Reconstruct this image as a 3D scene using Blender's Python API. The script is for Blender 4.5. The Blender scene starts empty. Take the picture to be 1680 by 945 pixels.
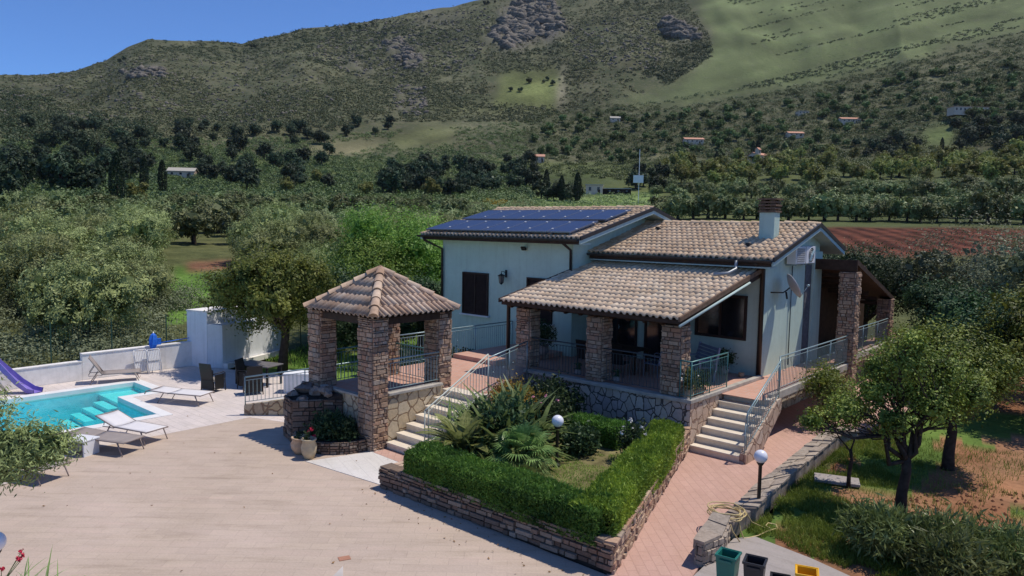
import bpy, bmesh, math, random
import numpy as np
from mathutils import Vector, Matrix, noise as mn
R = math.radians
random.seed(7); RNG = np.random.default_rng(11)
SC = bpy.context.scene
HAZE = .000028
COL = SC.collection

# ------------------------------------------------------------------ camera (from the vanishing points of the house)
F_PX, PITCH, ROLL, YAW, CAM_H = 1178.14, R(4.7009), R(1.0162), R(48.407), 5.7
_cp, _sp, _cr, _sr = math.cos(PITCH), math.sin(PITCH), math.cos(ROLL), math.sin(ROLL)
_sy, _cy = math.sin(YAW), math.cos(YAW)
def ray(px, py):
    X, Y = (px-840)/F_PX, (py-472.5)/F_PX
    x = X*_cr + Y*_sr; yd = -X*_sr + Y*_cr
    y = _cp - yd*_sp; z = -_sp - yd*_cp
    return (x*_sy - y*_cy, x*_cy + y*_sy, z)
def P(px, py, z=None, x=None, y=None):
    r = ray(px, py)
    t = (z-CAM_H)/r[2] if z is not None else (x/r[0] if x is not None else y/r[1])
    return Vector((r[0]*t, r[1]*t, CAM_H + r[2]*t))
def to_px(X, Y, Z):
    x = X*_sy + Y*_cy; y = -X*_cy + Y*_sy; z = Z - CAM_H
    Zc = y*_cp - z*_sp; yd = -(z*_cp + y*_sp)
    Xc = x*_cr - yd*_sr; Yc = x*_sr + yd*_cr
    return 840 + F_PX*Xc/Zc, 472.5 + F_PX*Yc/Zc

cam_d = bpy.data.cameras.new('camera'); cam = bpy.data.objects.new('camera', cam_d); COL.objects.link(cam)
fwd = Vector((-_cy*_cp, _sy*_cp, -_sp)); rt = Vector((_sy, _cy, 0)); dn = -rt.cross(fwd)
cr_ = rt*_cr - dn*_sr; cd_ = rt*_sr + dn*_cr
m = Matrix((cr_, -cd_, -fwd)).transposed().to_4x4(); m.translation = (0, 0, CAM_H)
cam.matrix_world = m
cam_d.sensor_width = 36; cam_d.lens = 36*F_PX/1680; cam_d.clip_end = 9000; cam_d.clip_start = .1
SC.camera = cam

# ------------------------------------------------------------------ light
SUN = Vector((.25, .40, 1)).normalized()
w = bpy.data.worlds.new('World'); SC.world = w; w.use_nodes = True
nt = w.node_tree; bg = nt.nodes['Background']
sky = nt.nodes.new('ShaderNodeTexSky'); sky.sky_type = 'NISHITA'; sky.sun_disc = False
sky.sun_elevation = math.asin(SUN.z); sky.sun_rotation = math.atan2(SUN.x, SUN.y)
sky.altitude = 2500; sky.air_density = 1.0; sky.dust_density = .0; sky.ozone_density = 8.0
tn = nt.nodes.new('ShaderNodeMix'); tn.data_type = 'RGBA'; tn.blend_type = 'MULTIPLY'; tn.inputs[0].default_value = 1; tn.inputs[7].default_value = (.61, .76, .95, 1)
nt.links.new(sky.outputs[0], tn.inputs[6]); nt.links.new(tn.outputs[2], bg.inputs[0]); bg.inputs[1].default_value = .15
sl = bpy.data.lights.new('sun', 'SUN'); sl.energy = 3.65; sl.angle = R(.5); sl.color = (1, .92, .81)
so = bpy.data.objects.new('sun', sl); COL.objects.link(so); so.rotation_euler = SUN.to_track_quat('Z', 'Y').to_euler(); so.location = (0, 0, 60)
SC.view_settings.view_transform = 'Standard'; SC.view_settings.look = 'None'; SC.view_settings.gamma = 1
SC.view_settings.exposure = 0.12; SC.view_settings.use_curve_mapping = False
SC.cycles.max_bounces = 6; SC.cycles.transparent_max_bounces = 8; SC.cycles.diffuse_bounces = 3
SC.cycles.use_denoising = True

# ------------------------------------------------------------------ tags and linking
def tag(o, label=None, cat=None, group=None, kind=None):
    if label: o['label'] = label
    if cat: o['category'] = cat
    if group: o['group'] = group
    if kind: o['kind'] = kind
    return o
def empty(name, loc=(0, 0, 0), rz=0, label=None, cat=None, group=None):
    o = bpy.data.objects.new(name, None); COL.objects.link(o)
    o.location = loc; o.rotation_euler = (0, 0, rz); o.empty_display_size = .2
    return tag(o, label, cat, group)
def copy_tree(o, parent=None):
    c = o.copy(); COL.objects.link(c); c.parent = parent
    for ch in list(KIDS.get(o.name, [])):
        d = copy_tree(ch, c); KIDS.setdefault(c.name, []).append(d)
    return c
KIDS = {}

class MB:
    """collects shapes, builds one mesh object"""
    def __init__(s): s.v = []; s.f = []; s.uv = None
    def add(s, vs, fs):
        n = len(s.v); s.v.extend([tuple(v) for v in vs]); s.f.extend([tuple(n+i for i in f) for f in fs]); return s
    def box(s, x0, y0, z0, x1, y1, z1):
        if x0 > x1: x0, x1 = x1, x0
        if y0 > y1: y0, y1 = y1, y0
        if z0 > z1: z0, z1 = z1, z0
        return s.add([(x0,y0,z0),(x1,y0,z0),(x1,y1,z0),(x0,y1,z0),(x0,y0,z1),(x1,y0,z1),(x1,y1,z1),(x0,y1,z1)],
                     [(3,2,1,0),(4,5,6,7),(0,1,5,4),(1,2,6,5),(2,3,7,6),(3,0,4,7)])
    def obox(s, c, sx, sy, sz, rot=None):
        M = (rot or Matrix.Identity(3)); c = Vector(c)
        pts = [(-1,-1,-1),(1,-1,-1),(1,1,-1),(-1,1,-1),(-1,-1,1),(1,-1,1),(1,1,1),(-1,1,1)]
        return s.add([c + M @ Vector((a*sx/2, b*sy/2, d*sz/2)) for a, b, d in pts],
                     [(3,2,1,0),(4,5,6,7),(0,1,5,4),(1,2,6,5),(2,3,7,6),(3,0,4,7)])
    def prism(s, poly, z0, z1):
        """z0, z1 numbers or lists"""
        n = len(poly); a = z0 if isinstance(z0, (list, tuple)) else [z0]*n; b = z1 if isinstance(z1, (list, tuple)) else [z1]*n
        return s.add([(p[0], p[1], a[i]) for i, p in enumerate(poly)] + [(p[0], p[1], b[i]) for i, p in enumerate(poly)],
                     [tuple(range(n))[::-1], tuple(range(n, 2*n))] + [(i, (i+1) % n, n+(i+1) % n, n+i) for i in range(n)])
    def slab(s, pts, d):
        """polygon in 3D extruded by vector d"""
        n = len(pts); d = Vector(d)
        return s.add([Vector(p) for p in pts] + [Vector(p)+d for p in pts],
                     [tuple(range(n))[::-1], tuple(range(n, 2*n))] + [(i, (i+1) % n, n+(i+1) % n, n+i) for i in range(n)])
    def tube(s, pts, r, n=8, cap=True):
        pts = [Vector(p) for p in pts]; rs = r if isinstance(r, (list, tuple)) else [r]*len(pts)
        base = len(s.v); prev = None
        for i, p in enumerate(pts):
            t = (pts[min(i+1, len(pts)-1)] - pts[max(i-1, 0)])
            t = t.normalized() if t.length > 1e-9 else Vector((0, 0, 1))
            if prev is None: u = t.orthogonal().normalized()
            else:
                u = prev - t*prev.dot(t); u = u.normalized() if u.length > 1e-6 else t.orthogonal().normalized()
            prev = u; v = t.cross(u)
            for k in range(n):
                a = 2*math.pi*k/n; s.v.append(tuple(p + (u*math.cos(a) + v*math.sin(a))*rs[i]))
        for i in range(len(pts)-1):
            for k in range(n):
                a, b = base+i*n+k, base+i*n+(k+1) % n; s.f.append((a, b, b+n, a+n))
        if cap:
            s.f.append(tuple(base+k for k in range(n))[::-1]); s.f.append(tuple(base+(len(pts)-1)*n+k for k in range(n)))
        return s
    def lathe(s, prof, c=(0, 0, 0), n=24, sy=1):
        base = len(s.v)
        for r_, z in prof:
            for k in range(n):
                a = 2*math.pi*k/n; s.v.append((c[0]+r_*math.cos(a), c[1]+r_*math.sin(a)*sy, c[2]+z))
        for i in range(len(prof)-1):
            for k in range(n):
                a, b = base+i*n+k, base+i*n+(k+1) % n; s.f.append((a, b, b+n, a+n))
        s.f.append(tuple(base+k for k in range(n))[::-1]); s.f.append(tuple(base+(len(prof)-1)*n+k for k in range(n)))
        return s
    def sphere(s, c, r, n=16, sz=1):
        return s.lathe([(max(1e-4, r*math.sin(math.pi*i/n)), -r*sz*math.cos(math.pi*i/n)) for i in range(n+1)], c, n*2)
    def build(s, name, mat, parent=None, smooth=False, bevel=0, fix=True):
        me = bpy.data.meshes.new(name); me.from_pydata(s.v, [], s.f)
        if fix and len(s.f) < 60000:
            bm = bmesh.new(); bm.from_mesh(me); bmesh.ops.recalc_face_normals(bm, faces=bm.faces); bm.to_mesh(me); bm.free()
        me.materials.append(mat)
        if s.uv is not None:
            l = me.uv_layers.new(name='UVMap'); arr = np.array([s.uv[li.vertex_index] for li in me.loops], dtype=np.float32); l.data.foreach_set('uv', arr.ravel())
        if smooth:
            me.polygons.foreach_set('use_smooth', [True]*len(me.polygons))
        o = bpy.data.objects.new(name, me); COL.objects.link(o)
        if parent: o.parent = parent; KIDS.setdefault(parent.name, []).append(o)
        if bevel:
            b = o.modifiers.new('bevel', 'BEVEL'); b.width = bevel; b.segments = 2; b.limit_method = 'ANGLE'; b.angle_limit = R(40)
        return o

def np_mesh(name, V, Q, mat, parent=None, smooth=False, k=4, mats=None, midx=None):
    """fast mesh from arrays of vertices and equal-size faces"""
    me = bpy.data.meshes.new(name); V = np.asarray(V, dtype=np.float32); Q = np.asarray(Q, dtype=np.int32)
    me.vertices.add(len(V)); me.vertices.foreach_set('co', V.ravel())
    me.loops.add(Q.size); me.loops.foreach_set('vertex_index', Q.ravel())
    me.polygons.add(len(Q)); me.polygons.foreach_set('loop_start', np.arange(0, Q.size, k, dtype=np.int32))
    me.polygons.foreach_set('loop_total', np.full(len(Q), k, dtype=np.int32))
    if smooth: me.polygons.foreach_set('use_smooth', np.ones(len(Q), dtype=bool))
    for mm in (mats or [mat]): me.materials.append(mm)
    if midx is not None: me.polygons.foreach_set('material_index', np.asarray(midx, dtype=np.int32))
    me.update(calc_edges=True)
    if name is None: return me
    o = bpy.data.objects.new(name, me); COL.objects.link(o)
    if parent: o.parent = parent; KIDS.setdefault(parent.name, []).append(o)
    return o

# ------------------------------------------------------------------ materials
def srgb(r, g, b):
    return tuple(((c/255)/12.92 if c/255 <= .04045 else ((c/255+.055)/1.055)**2.4) for c in (r, g, b)) + (1,)
class NT:
    def __init__(s, name):
        s.m = bpy.data.materials.new(name); s.m.use_nodes = True; s.t = s.m.node_tree; s.b = s.t.nodes['Principled BSDF']
        s.out = s.t.nodes['Material Output']
    def n(s, typ, **kw):
        nd = s.t.nodes.new('ShaderNode'+typ)
        for k, v in kw.items(): setattr(nd, k, v)
        return nd
    def l(s, a, b): s.t.links.new(a, b)
    def coord(s, kind='Object', scale=(1, 1, 1), rot=(0, 0, 0)):
        tc = s.n('TexCoord'); mp = s.n('Mapping'); s.l(tc.outputs[kind], mp.inputs[0])
        mp.inputs['Scale'].default_value = scale; mp.inputs['Rotation'].default_value = rot
        return mp.outputs[0]
    def noise(s, vec, scale, detail=4, rough=.55, dist=0):
        nd = s.n('TexNoise'); s.l(vec, nd.inputs['Vector']); nd.inputs['Scale'].default_value = scale
        nd.inputs['Detail'].default_value = detail; nd.inputs['Roughness'].default_value = rough; nd.inputs['Distortion'].default_value = dist
        return nd
    def ramp(s, fac, stops, interp='LINEAR'):
        nd = s.n('ValToRGB'); s.l(fac, nd.inputs[0]); cr = nd.color_ramp; cr.interpolation = interp
        while len(cr.elements) < len(stops): cr.elements.new(.5)
        for e, (p, c) in zip(cr.elements, stops): e.position = p; e.color = c if len(c) == 4 else tuple(c)+(1,)
        return nd.outputs[0]
    def mix(s, fac, a, b, mode='MIX'):
        nd = s.n('Mix', data_type='RGBA', blend_type=mode)
        if hasattr(fac, 'links') or hasattr(fac, 'is_linked'): s.l(fac, nd.inputs[0])
        else: nd.inputs[0].default_value = fac
        for i, c in ((6, a), (7, b)):
            if isinstance(c, (tuple, list)): nd.inputs[i].default_value = tuple(c) if len(c) == 4 else tuple(c)+(1,)
            else: s.l(c, nd.inputs[i])
        return nd.outputs[2]
    def math(s, op, a, b=0.0, clamp=False):
        nd = s.n('Math', operation=op); nd.use_clamp = clamp
        for i, c in ((0, a), (1, b)):
            if isinstance(c, (int, float)): nd.inputs[i].default_value = c
            else: s.l(c, nd.inputs[i])
        return nd.outputs[0]
    def bump(s, h, strength=.3, dist=.02):
        nd = s.n('Bump'); nd.inputs['Strength'].default_value = strength; nd.inputs['Distance'].default_value = dist
        s.l(h, nd.inputs['Height']); s.l(nd.outputs[0], s.b.inputs['Normal']); return nd
    def fin(s, col=None, rough=.8, spec=.3, metal=0):
        if col is not None:
            if isinstance(col, (tuple, list)): s.b.inputs['Base Color'].default_value = tuple(col) if len(col) == 4 else tuple(col)+(1,)
            else: s.l(col, s.b.inputs['Base Color'])
        if isinstance(rough, (int, float)): s.b.inputs['Roughness'].default_value = rough
        else: s.l(rough, s.b.inputs['Roughness'])
        s.b.inputs['Specular IOR Level'].default_value = spec; s.b.inputs['Metallic'].default_value = metal
        return s.m

def plain(name, c, rough=.6, spec=.4, metal=0, var=.12, scale=3, bump=.0, bs=60):
    k = NT(name); v = k.coord(); n1 = k.noise(v, scale, 5)
    c = tuple(c[:3]); lo = tuple(x*(1-var) for x in c); hi = tuple(min(1, x*(1+var)) for x in c)
    col = k.ramp(n1.outputs[0], [(.3, lo), (.7, hi)])
    if bump: k.bump(k.noise(v, bs, 3).outputs[0], bump, .01)
    return k.fin(col, rough, spec, metal)

def stone(name, cols, grout, scale=3.0, squash=1.0, gw=.05, bumpd=.03, rand=1.0, stain=.25):
    k = NT(name); v = k.coord(scale=(1, 1, squash))
    dn_ = k.noise(v, 5, 2); vv = k.n('MixRGB') if False else None
    add = k.n('VectorMath', operation='ADD'); sc_ = k.n('VectorMath', operation='SCALE'); sc_.inputs['Scale'].default_value = .12
    k.l(dn_.outputs['Color'], sc_.inputs[0]); k.l(v, add.inputs[0]); k.l(sc_.outputs[0], add.inputs[1]); vv = add.outputs[0]
    a = k.n('TexVoronoi', feature='F1'); e = k.n('TexVoronoi', feature='DISTANCE_TO_EDGE')
    for q in (a, e): k.l(vv, q.inputs['Vector']); q.inputs['Scale'].default_value = scale; q.inputs['Randomness'].default_value = rand
    sep = k.n('SeparateColor'); k.l(a.outputs['Color'], sep.inputs[0])
    st = [(i/max(1, len(cols)-1), c) for i, c in enumerate(cols)]
    base = k.ramp(sep.outputs[0], st)
    fine = k.noise(v, 14, 6, .65); base = k.mix(stain, base, k.ramp(fine.outputs[0], [(.3, (.25, .25, .25)), (.7, (1.3, 1.3, 1.3))]), 'MULTIPLY')
    big = k.noise(v, .9, 4); base = k.mix(.5, base, k.ramp(big.outputs[0], [(.35, (.75, .72, .7)), (.65, (1.1, 1.1, 1.1))]), 'MULTIPLY')
    msk = k.ramp(e.outputs[0], [(gw*.45, (0, 0, 0)), (gw, (1, 1, 1))])
    col = k.mix(msk, grout, base)
    h = k.math('ADD', k.math('MULTIPLY', msk, 1.0), k.math('MULTIPLY', fine.outputs[0], .35))
    h = k.math('ADD', h, k.math('MULTIPLY', sep.outputs[1], .5))
    k.bump(h, .8, bumpd)
    return k.fin(col, .9, .2)

def leaf(name, c1, c2, trans=.3, rough=.55, hue=.1):
    """two-sided leaf, varies by clump and by plant"""
    k = NT(name); v = k.coord(); n1 = k.noise(v, 1.3, 3); n2 = k.noise(v, 11, 2)
    f = k.math('ADD', k.math('MULTIPLY', n1.outputs[0], .6), k.math('MULTIPLY', n2.outputs[0], .4))
    col = k.ramp(f, [(.36, c1), (.62, c2)])
    oi = k.n('ObjectInfo'); hs = k.n('HueSaturation'); k.l(col, hs.inputs['Color'])
    k.l(k.math('ADD', k.math('MULTIPLY', oi.outputs['Random'], .05), .475), hs.inputs['Hue'])
    k.l(k.math('ADD', k.math('MULTIPLY', oi.outputs['Random'], .75), .62), hs.inputs['Value'])
    k.l(hs.outputs[0], k.b.inputs['Base Color']); k.b.inputs['Roughness'].default_value = rough; k.b.inputs['Specular IOR Level'].default_value = .25
    tr = k.n('BsdfTranslucent'); tc = k.mix(.5, hs.outputs[0], (.35, .5, .05)); k.l(hs.outputs[0], tr.inputs[0])
    ms = k.n('MixShader'); ms.inputs[0].default_value = trans; k.l(k.b.outputs[0], ms.inputs[1]); k.l(tr.outputs[0], ms.inputs[2])
    k.l(ms.outputs[0], k.out.inputs[0]); return k.m

def wallmat(name, c, rough=.9, spec=.2, var=.06, scale=1.2, bump=.15, bs=90):
    k = NT(name); v = k.coord(); n1 = k.noise(v, scale, 5); c = tuple(c); col = k.ramp(n1.outputs[0], [(.3, tuple(x*(1-var) for x in c)), (.7, tuple(x*(1+var) for x in c))])
    v2 = k.coord(scale=(3.5, 3.5, .25)); n2 = k.noise(v2, 1.5, 6, .7); col = k.mix(.35, col, k.ramp(n2.outputs[0], [(.32, (.66, .68, .66)), (.5, (1, 1, 1))]), 'MULTIPLY')
    n3 = k.noise(v, 6, 6, .7); col = k.mix(.25, col, k.ramp(n3.outputs[0], [(.3, (.75, .75, .72)), (.55, (1, 1, 1))]), 'MULTIPLY')
    k.bump(k.noise(v, bs, 3).outputs[0], bump, .01); return k.fin(col, rough, spec)
# base colours
M = {}
M['wall'] = wallmat('pale_green_plaster', (.52, .65, .56), .9, .2, var=.06, scale=1.2, bump=.15, bs=90)
M['white_wall'] = wallmat('white_plaster', (.82, .79, .75), .9, .2, var=.12, scale=1.5, bump=.2, bs=50)
M['white_block'] = wallmat('pale_blue_white_plaster', (.78, .8, .82), .8, .3, var=.06, scale=1)
M['white_paint'] = plain('white_paint', (.75, .75, .75), .45, .5, var=.04)
M['cream_stone'] = plain('cream_travertine', (.7, .62, .5), .75, .3, var=.09, scale=5, bump=.2, bs=30)
M['coping'] = plain('grey_coping_stone', (.42, .39, .34), .8, .3, var=.2, scale=4, bump=.3, bs=30)
M['dark_metal'] = plain('dark_brown_metal', (.025, .018, .016), .45, .5, var=.2)
M['gutter'] = plain('dark_gutter', (.03, .025, .025), .5, .5, var=.2)
M['fascia_teal'] = plain('pale_green_fascia', (.42, .54, .52), .7, .3, var=.08)
M['wood'] = plain('dark_brown_wood', (.05, .028, .018), .7, .3, var=.35, scale=6)
M['shutter'] = plain('dark_brown_shutter', (.045, .025, .018), .7, .3, var=.2, scale=5)
M['rail'] = plain('grey_green_rail', (.26, .36, .38), .4, .5, metal=.3, var=.1)
M['rail_teal'] = plain('teal_rail', (.07, .2, .2), .4, .5, metal=.2, var=.1)
M['rail_dark'] = plain('dark_rail', (.05, .07, .08), .5, .5, metal=.2, var=.1)
M['black'] = plain('black_plastic', (.012, .012, .013), .5, .4, var=.2)
M['glass_dark'] = NT('dark_window_glass').fin((.012, .014, .018, 1), .08, .6)
M['interior'] = plain('dark_interior', (.02, .018, .016), .9, .1)
M['stack'] = stone('stacked_red_brown_stone', [(.30, .17, .115), (.46, .27, .19), (.36, .25, .18), (.54, .36, .26), (.26, .165, .13), (.48, .34, .25)], (.12, .085, .065), 3.4, 2.3, .07, .05)
M['stack_low'] = stone('dry_stacked_stone', [(.22, .13, .10), (.34, .21, .155), (.27, .2, .16), (.42, .32, .25), (.2, .14, .12)], (.05, .04, .035), 3.6, 2.0, .09, .05)
M['crazy'] = stone('crazy_stone_cladding', [(.4, .34, .28), (.62, .54, .44), (.48, .42, .38), (.7, .62, .5), (.36, .32, .3), (.55, .46, .42)], (.1, .09, .08), 4.4, .8, .06, .03)
M['crazy_tan'] = stone('tan_stone_cladding', [(.5, .4, .25), (.62, .5, .33), (.56, .45, .3), (.66, .56, .4), (.46, .36, .25)], (.26, .18, .12), 3.1, .9, .06, .03)
M['crazy_pink'] = stone('pink_stone_cladding', [(.5, .36, .27), (.62, .48, .36), (.56, .4, .3), (.68, .56, .44)], (.3, .2, .15), 3.3, .9, .06, .03)
M['old_wall'] = plain('weathered_rough_wall', (.24, .2, .17), .95, .1, var=.5, scale=2.6, bump=1, bs=9)
M['quoin'] = plain('grey_stone_quoin', (.13, .13, .14), .9, .2, var=.3, scale=8, bump=.5, bs=20)

def tile_mat(name, cols, dark=.3):
    k = NT(name); uv = k.n('UVMap'); fl = k.n('VectorMath', operation='FLOOR'); k.l(uv.outputs[0], fl.inputs[0])
    wn = k.n('TexWhiteNoise', noise_dimensions='3D'); k.l(fl.outputs[0], wn.inputs['Vector'])
    base = k.ramp(wn.outputs['Value'], [(i/(len(cols)-1), c) for i, c in enumerate(cols)])
    v = k.coord(); n1 = k.noise(v, 9, 6, .7); n2 = k.noise(v, .8, 4)
    base = k.mix(.55, base, k.ramp(n1.outputs[0], [(.3, (.62, .58, .55)), (.62, (1.1, 1.1, 1.1))]), 'MULTIPLY')
    base = k.mix(dark*1.6, base, k.ramp(n2.outputs[0], [(.35, (.55, .52, .48)), (.65, (1.1, 1.1, 1.1))]), 'MULTIPLY')
    k.bump(n1.outputs[0], .4, .01); return k.fin(base, .85, .25)
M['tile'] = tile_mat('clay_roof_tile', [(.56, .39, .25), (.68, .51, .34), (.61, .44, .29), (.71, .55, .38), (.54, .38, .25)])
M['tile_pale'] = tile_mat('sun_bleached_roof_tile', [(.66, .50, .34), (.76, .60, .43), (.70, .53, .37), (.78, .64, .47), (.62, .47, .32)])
M['tile_gaz'] = tile_mat('weathered_gazebo_tile', [(.5, .36, .26), (.6, .46, .35), (.42, .28, .19), (.66, .53, .41), (.54, .38, .26)])

def paving(name, c1, c2, line, rot, bw, bh, streak=.5, mortar=.012, rough=.85):
    k = NT(name); v = k.coord(rot=(0, 0, rot)); br = k.n('TexBrick'); k.l(v, br.inputs['Vector'])
    br.inputs['Scale'].default_value = 1; br.inputs['Brick Width'].default_value = bw; br.inputs['Row Height'].default_value = bh
    br.inputs['Mortar Size'].default_value = mortar; br.inputs['Mortar Smooth'].default_value = .3; br.inputs['Bias'].default_value = 0
    br.inputs['Color1'].default_value = tuple(c1)+(1,); br.inputs['Color2'].default_value = tuple(c2)+(1,); br.inputs['Mortar'].default_value = tuple(line)+(1,)
    vr = k.coord(rot=(0, 0, rot))
    def asp(sx, sy):
        mp = k.n('Mapping'); k.l(vr, mp.inputs[0]); mp.inputs['Scale'].default_value = (sx, sy, 1); return mp.outputs[0]
    v2 = asp(.35, 2.2); s1 = k.noise(v2, 1.6, 6, .7); s2 = k.noise(k.coord(), .35, 5, .6); s3 = k.noise(k.coord(), 25, 4, .7)
    col = k.mix(streak, br.outputs[0], k.ramp(s1.outputs[0], [(.25, (.62, .6, .56)), (.42, (.94, .93, .92)), (.5, (1, 1, 1)), (.75, (1.12, 1.06, 1.08))]), 'MULTIPLY')
    col = k.mix(.6, col, k.ramp(s2.outputs[0], [(.3, (.86, .84, .8)), (.7, (1.1, 1.08, 1.12))]), 'MULTIPLY')
    col = k.mix(.35, col, k.ramp(s3.outputs[0], [(.3, (.7, .7, .7)), (.65, (1.12, 1.12, 1.12))]), 'MULTIPLY')
    v4 = asp(.22, 3.4); s4 = k.noise(v4, 1.1, 8, .8); col = k.mix(.45, col, k.ramp(s4.outputs[0], [(.33, (.5, .45, .4)), (.37, (1, 1, 1))]), 'MULTIPLY')
    s5 = k.noise(k.coord(), 1.3, 8, .75); col = k.mix(.3, col, k.ramp(s5.outputs[0], [(.3, (.7, .67, .62)), (.45, (1, 1, 1))]), 'MULTIPLY')
    h = k.math('ADD', k.math('MULTIPLY', br.outputs['Fac'], -1), k.math('MULTIPLY', s3.outputs[0], .3))
    k.bump(h, .25, .01); return k.fin(col, rough, .25)
M['court'] = paving('beige_court_paving', (.515, .42, .335), (.48, .39, .315), (.43, .35, .285), R(-41.6), .5, .25, .75, .006)
M['deck'] = paving('pale_pool_deck', (.68, .61, .56), (.62, .56, .52), (.5, .45, .41), R(0), .5, .25, .4, .008)
M['pink'] = paving('pink_path_tiles', (.54, .35, .28), (.51, .325, .26), (.45, .285, .23), R(45), .36, .18, .4, .01)
M['terra'] = paving('pink_terrace_tiles', (.58, .34, .25), (.54, .31, .23), (.5, .4, .33), R(0), .3, .3, .2, .012)
M['white_deck'] = paving('white_stone_paving', (.66, .64, .6), (.62, .6, .57), (.56, .54, .51), R(20), .6, .3, .4, .008)
M['concrete'] = paving('rough_grey_concrete', (.37, .335, .305), (.35, .32, .3), (.34, .31, .29), 0, 4, 4, .9, .002)
M['soil'] = plain('red_brown_soil', (.16, .07, .04), .95, .1, var=.4, scale=4, bump=1, bs=12)
M['urn'] = plain('tan_urn_clay', (.5, .41, .27), .8, .2, var=.15, scale=6)
M['globe'] = plain('white_lamp_globe', (.8, .8, .84), .25, .5, var=.01)
M['terracotta'] = plain('terracotta_pot', (.5, .36, .24), .8, .2, var=.2, scale=6)
M['lounge_frame'] = plain('taupe_lounger_frame', (.27, .22, .2), .5, .4, var=.1)
M['lounge_cloth'] = plain('taupe_lounger_mesh', (.3, .26, .24), .8, .2, var=.1)
M['white_cloth'] = plain('white_sling_cloth', (.68, .66, .66), .8, .2, var=.04)
M['purple'] = plain('violet_plastic', (.22, .17, .5), .4, .4, var=.1)
M['blue'] = plain('bright_blue_fabric', (.02, .14, .6), .6, .3, var=.15)
M['bark'] = plain('grey_brown_bark', (.11, .085, .065), .95, .1, var=.4, scale=9, bump=1, bs=14)
M['bark_dark'] = plain('dark_bark', (.06, .045, .035), .95, .1, var=.4, scale=9, bump=1, bs=14)
M['olive'] = leaf('olive_leaves', (.09, .12, .04), (.38, .42, .16), trans=.14)
M['olive2'] = leaf('grey_olive_leaves', (.085, .115, .055), (.27, .31, .17), trans=.15)
M['far_olive'] = leaf('far_olive_leaves', (.08, .115, .04), (.28, .32, .13), trans=.12)
M['bright'] = leaf('fresh_green_leaves', (.06, .12, .02), (.25, .35, .06))
M['fruit'] = leaf('fruit_tree_leaves', (.042, .078, .018), (.27, .30, .06))
M['citrus'] = leaf('citrus_leaves', (.035, .065, .012), (.30, .35, .06), trans=.2)
M['dark_leaf'] = leaf('dark_green_leaves', (0.027, 0.061, 0.027), (0.081, 0.135, 0.054))
M['pine'] = leaf('pine_needles', (0.023, 0.046, 0.023), (0.065, 0.098, 0.046), trans=.1)
M['yellow_leaf'] = leaf('yellow_green_leaves', (.11, .14, .035), (.36, .37, .11))
M['broom'] = leaf('yellow_broom_blossom', (0.300, 0.260, 0.030), (0.550, 0.450, 0.040))
M['cypress'] = leaf('cypress_needles', (0.015, 0.031, 0.015), (0.039, 0.061, 0.028), trans=.1)
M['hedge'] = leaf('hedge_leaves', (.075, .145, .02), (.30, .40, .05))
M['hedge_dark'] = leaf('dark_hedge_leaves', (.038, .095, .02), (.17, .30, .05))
M['grass'] = leaf('grass_blades', (.11, .22, .03), (.36, .50, .09))
M['orange_leaf'] = leaf('orange_tinged_leaves', (0.100, 0.130, 0.020), (0.420, 0.200, 0.050))
M['palm'] = leaf('palm_leaves', (0.069, 0.127, 0.034), (0.276, 0.368, 0.127), rough=.35)
M['cycad'] = leaf('cycad_leaves', (.15, .21, .06), (.48, .55, .2), rough=.35)
M['oleander'] = leaf('pale_lance_leaves', (.05, .088, .018), (.3, .37, .14), rough=.4)
M['petal_red'] = plain('red_petals', (.6, .03, .08), .6, .2, var=.2)
M['petal_pink'] = plain('pink_petals', (.75, .3, .42), .6, .2, var=.2)
M['petal_white'] = plain('white_petals', (.8, .76, .72), .6, .2, var=.05)
# ------------------------------------------------------------------ numpy noise and terrain height
def _h(ix, iy, s):
    n = (ix*374761393 + iy*668265263 + s*2147483647) & 0xffffffff
    n = ((n ^ (n >> 13))*1274126177) & 0xffffffff
    return ((n ^ (n >> 16)) & 0xffff)/65535.0
def vnoise(x, y, s=0):
    x = np.asarray(x, float); y = np.asarray(y, float); ix = np.floor(x).astype(np.int64); iy = np.floor(y).astype(np.int64)
    fx, fy = x-ix, y-iy; fx = fx*fx*(3-2*fx); fy = fy*fy*(3-2*fy)
    a, b, c, d = _h(ix, iy, s), _h(ix+1, iy, s), _h(ix, iy+1, s), _h(ix+1, iy+1, s)
    return (a*(1-fx)+b*fx)*(1-fy) + (c*(1-fx)+d*fx)*fy
def fbm(x, y, o=5, s=0, g=.5):
    t = 0; a = 1; n = 0
    for i in range(o): t = t + a*(vnoise(x*2**i, y*2**i, s+i*17)-.5); n += a; a *= g
    return t/n*2
SKY = np.array([(-900,190),(-400,165),(-100,140),(0,126),(70,123),(130,118),(180,105),(215,84),(250,69),(330,73),(400,77),(440,66),(500,51),(560,46),(640,33),(740,19),(800,3),(860,-8),(1000,-34),(1300,-80),(1700,-120),(2600,-160)], float)
PR = np.array([0, 42, 70, 100, 160, 230, 330, 430, 530], float)
PZ = np.array([0, 0, 1.3, 3.4, 7.2, 12.5, 24, 40, 60], float)
def col_of(x, y):
    """picture column of a ground direction; also the angle from the view axis"""
    a = x*_sy + y*_cy; b = -x*_cy + y*_sy
    az = np.arctan2(a, b); return 840 + F_PX*np.tan(np.clip(az, -1.2, 1.2)), az
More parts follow.
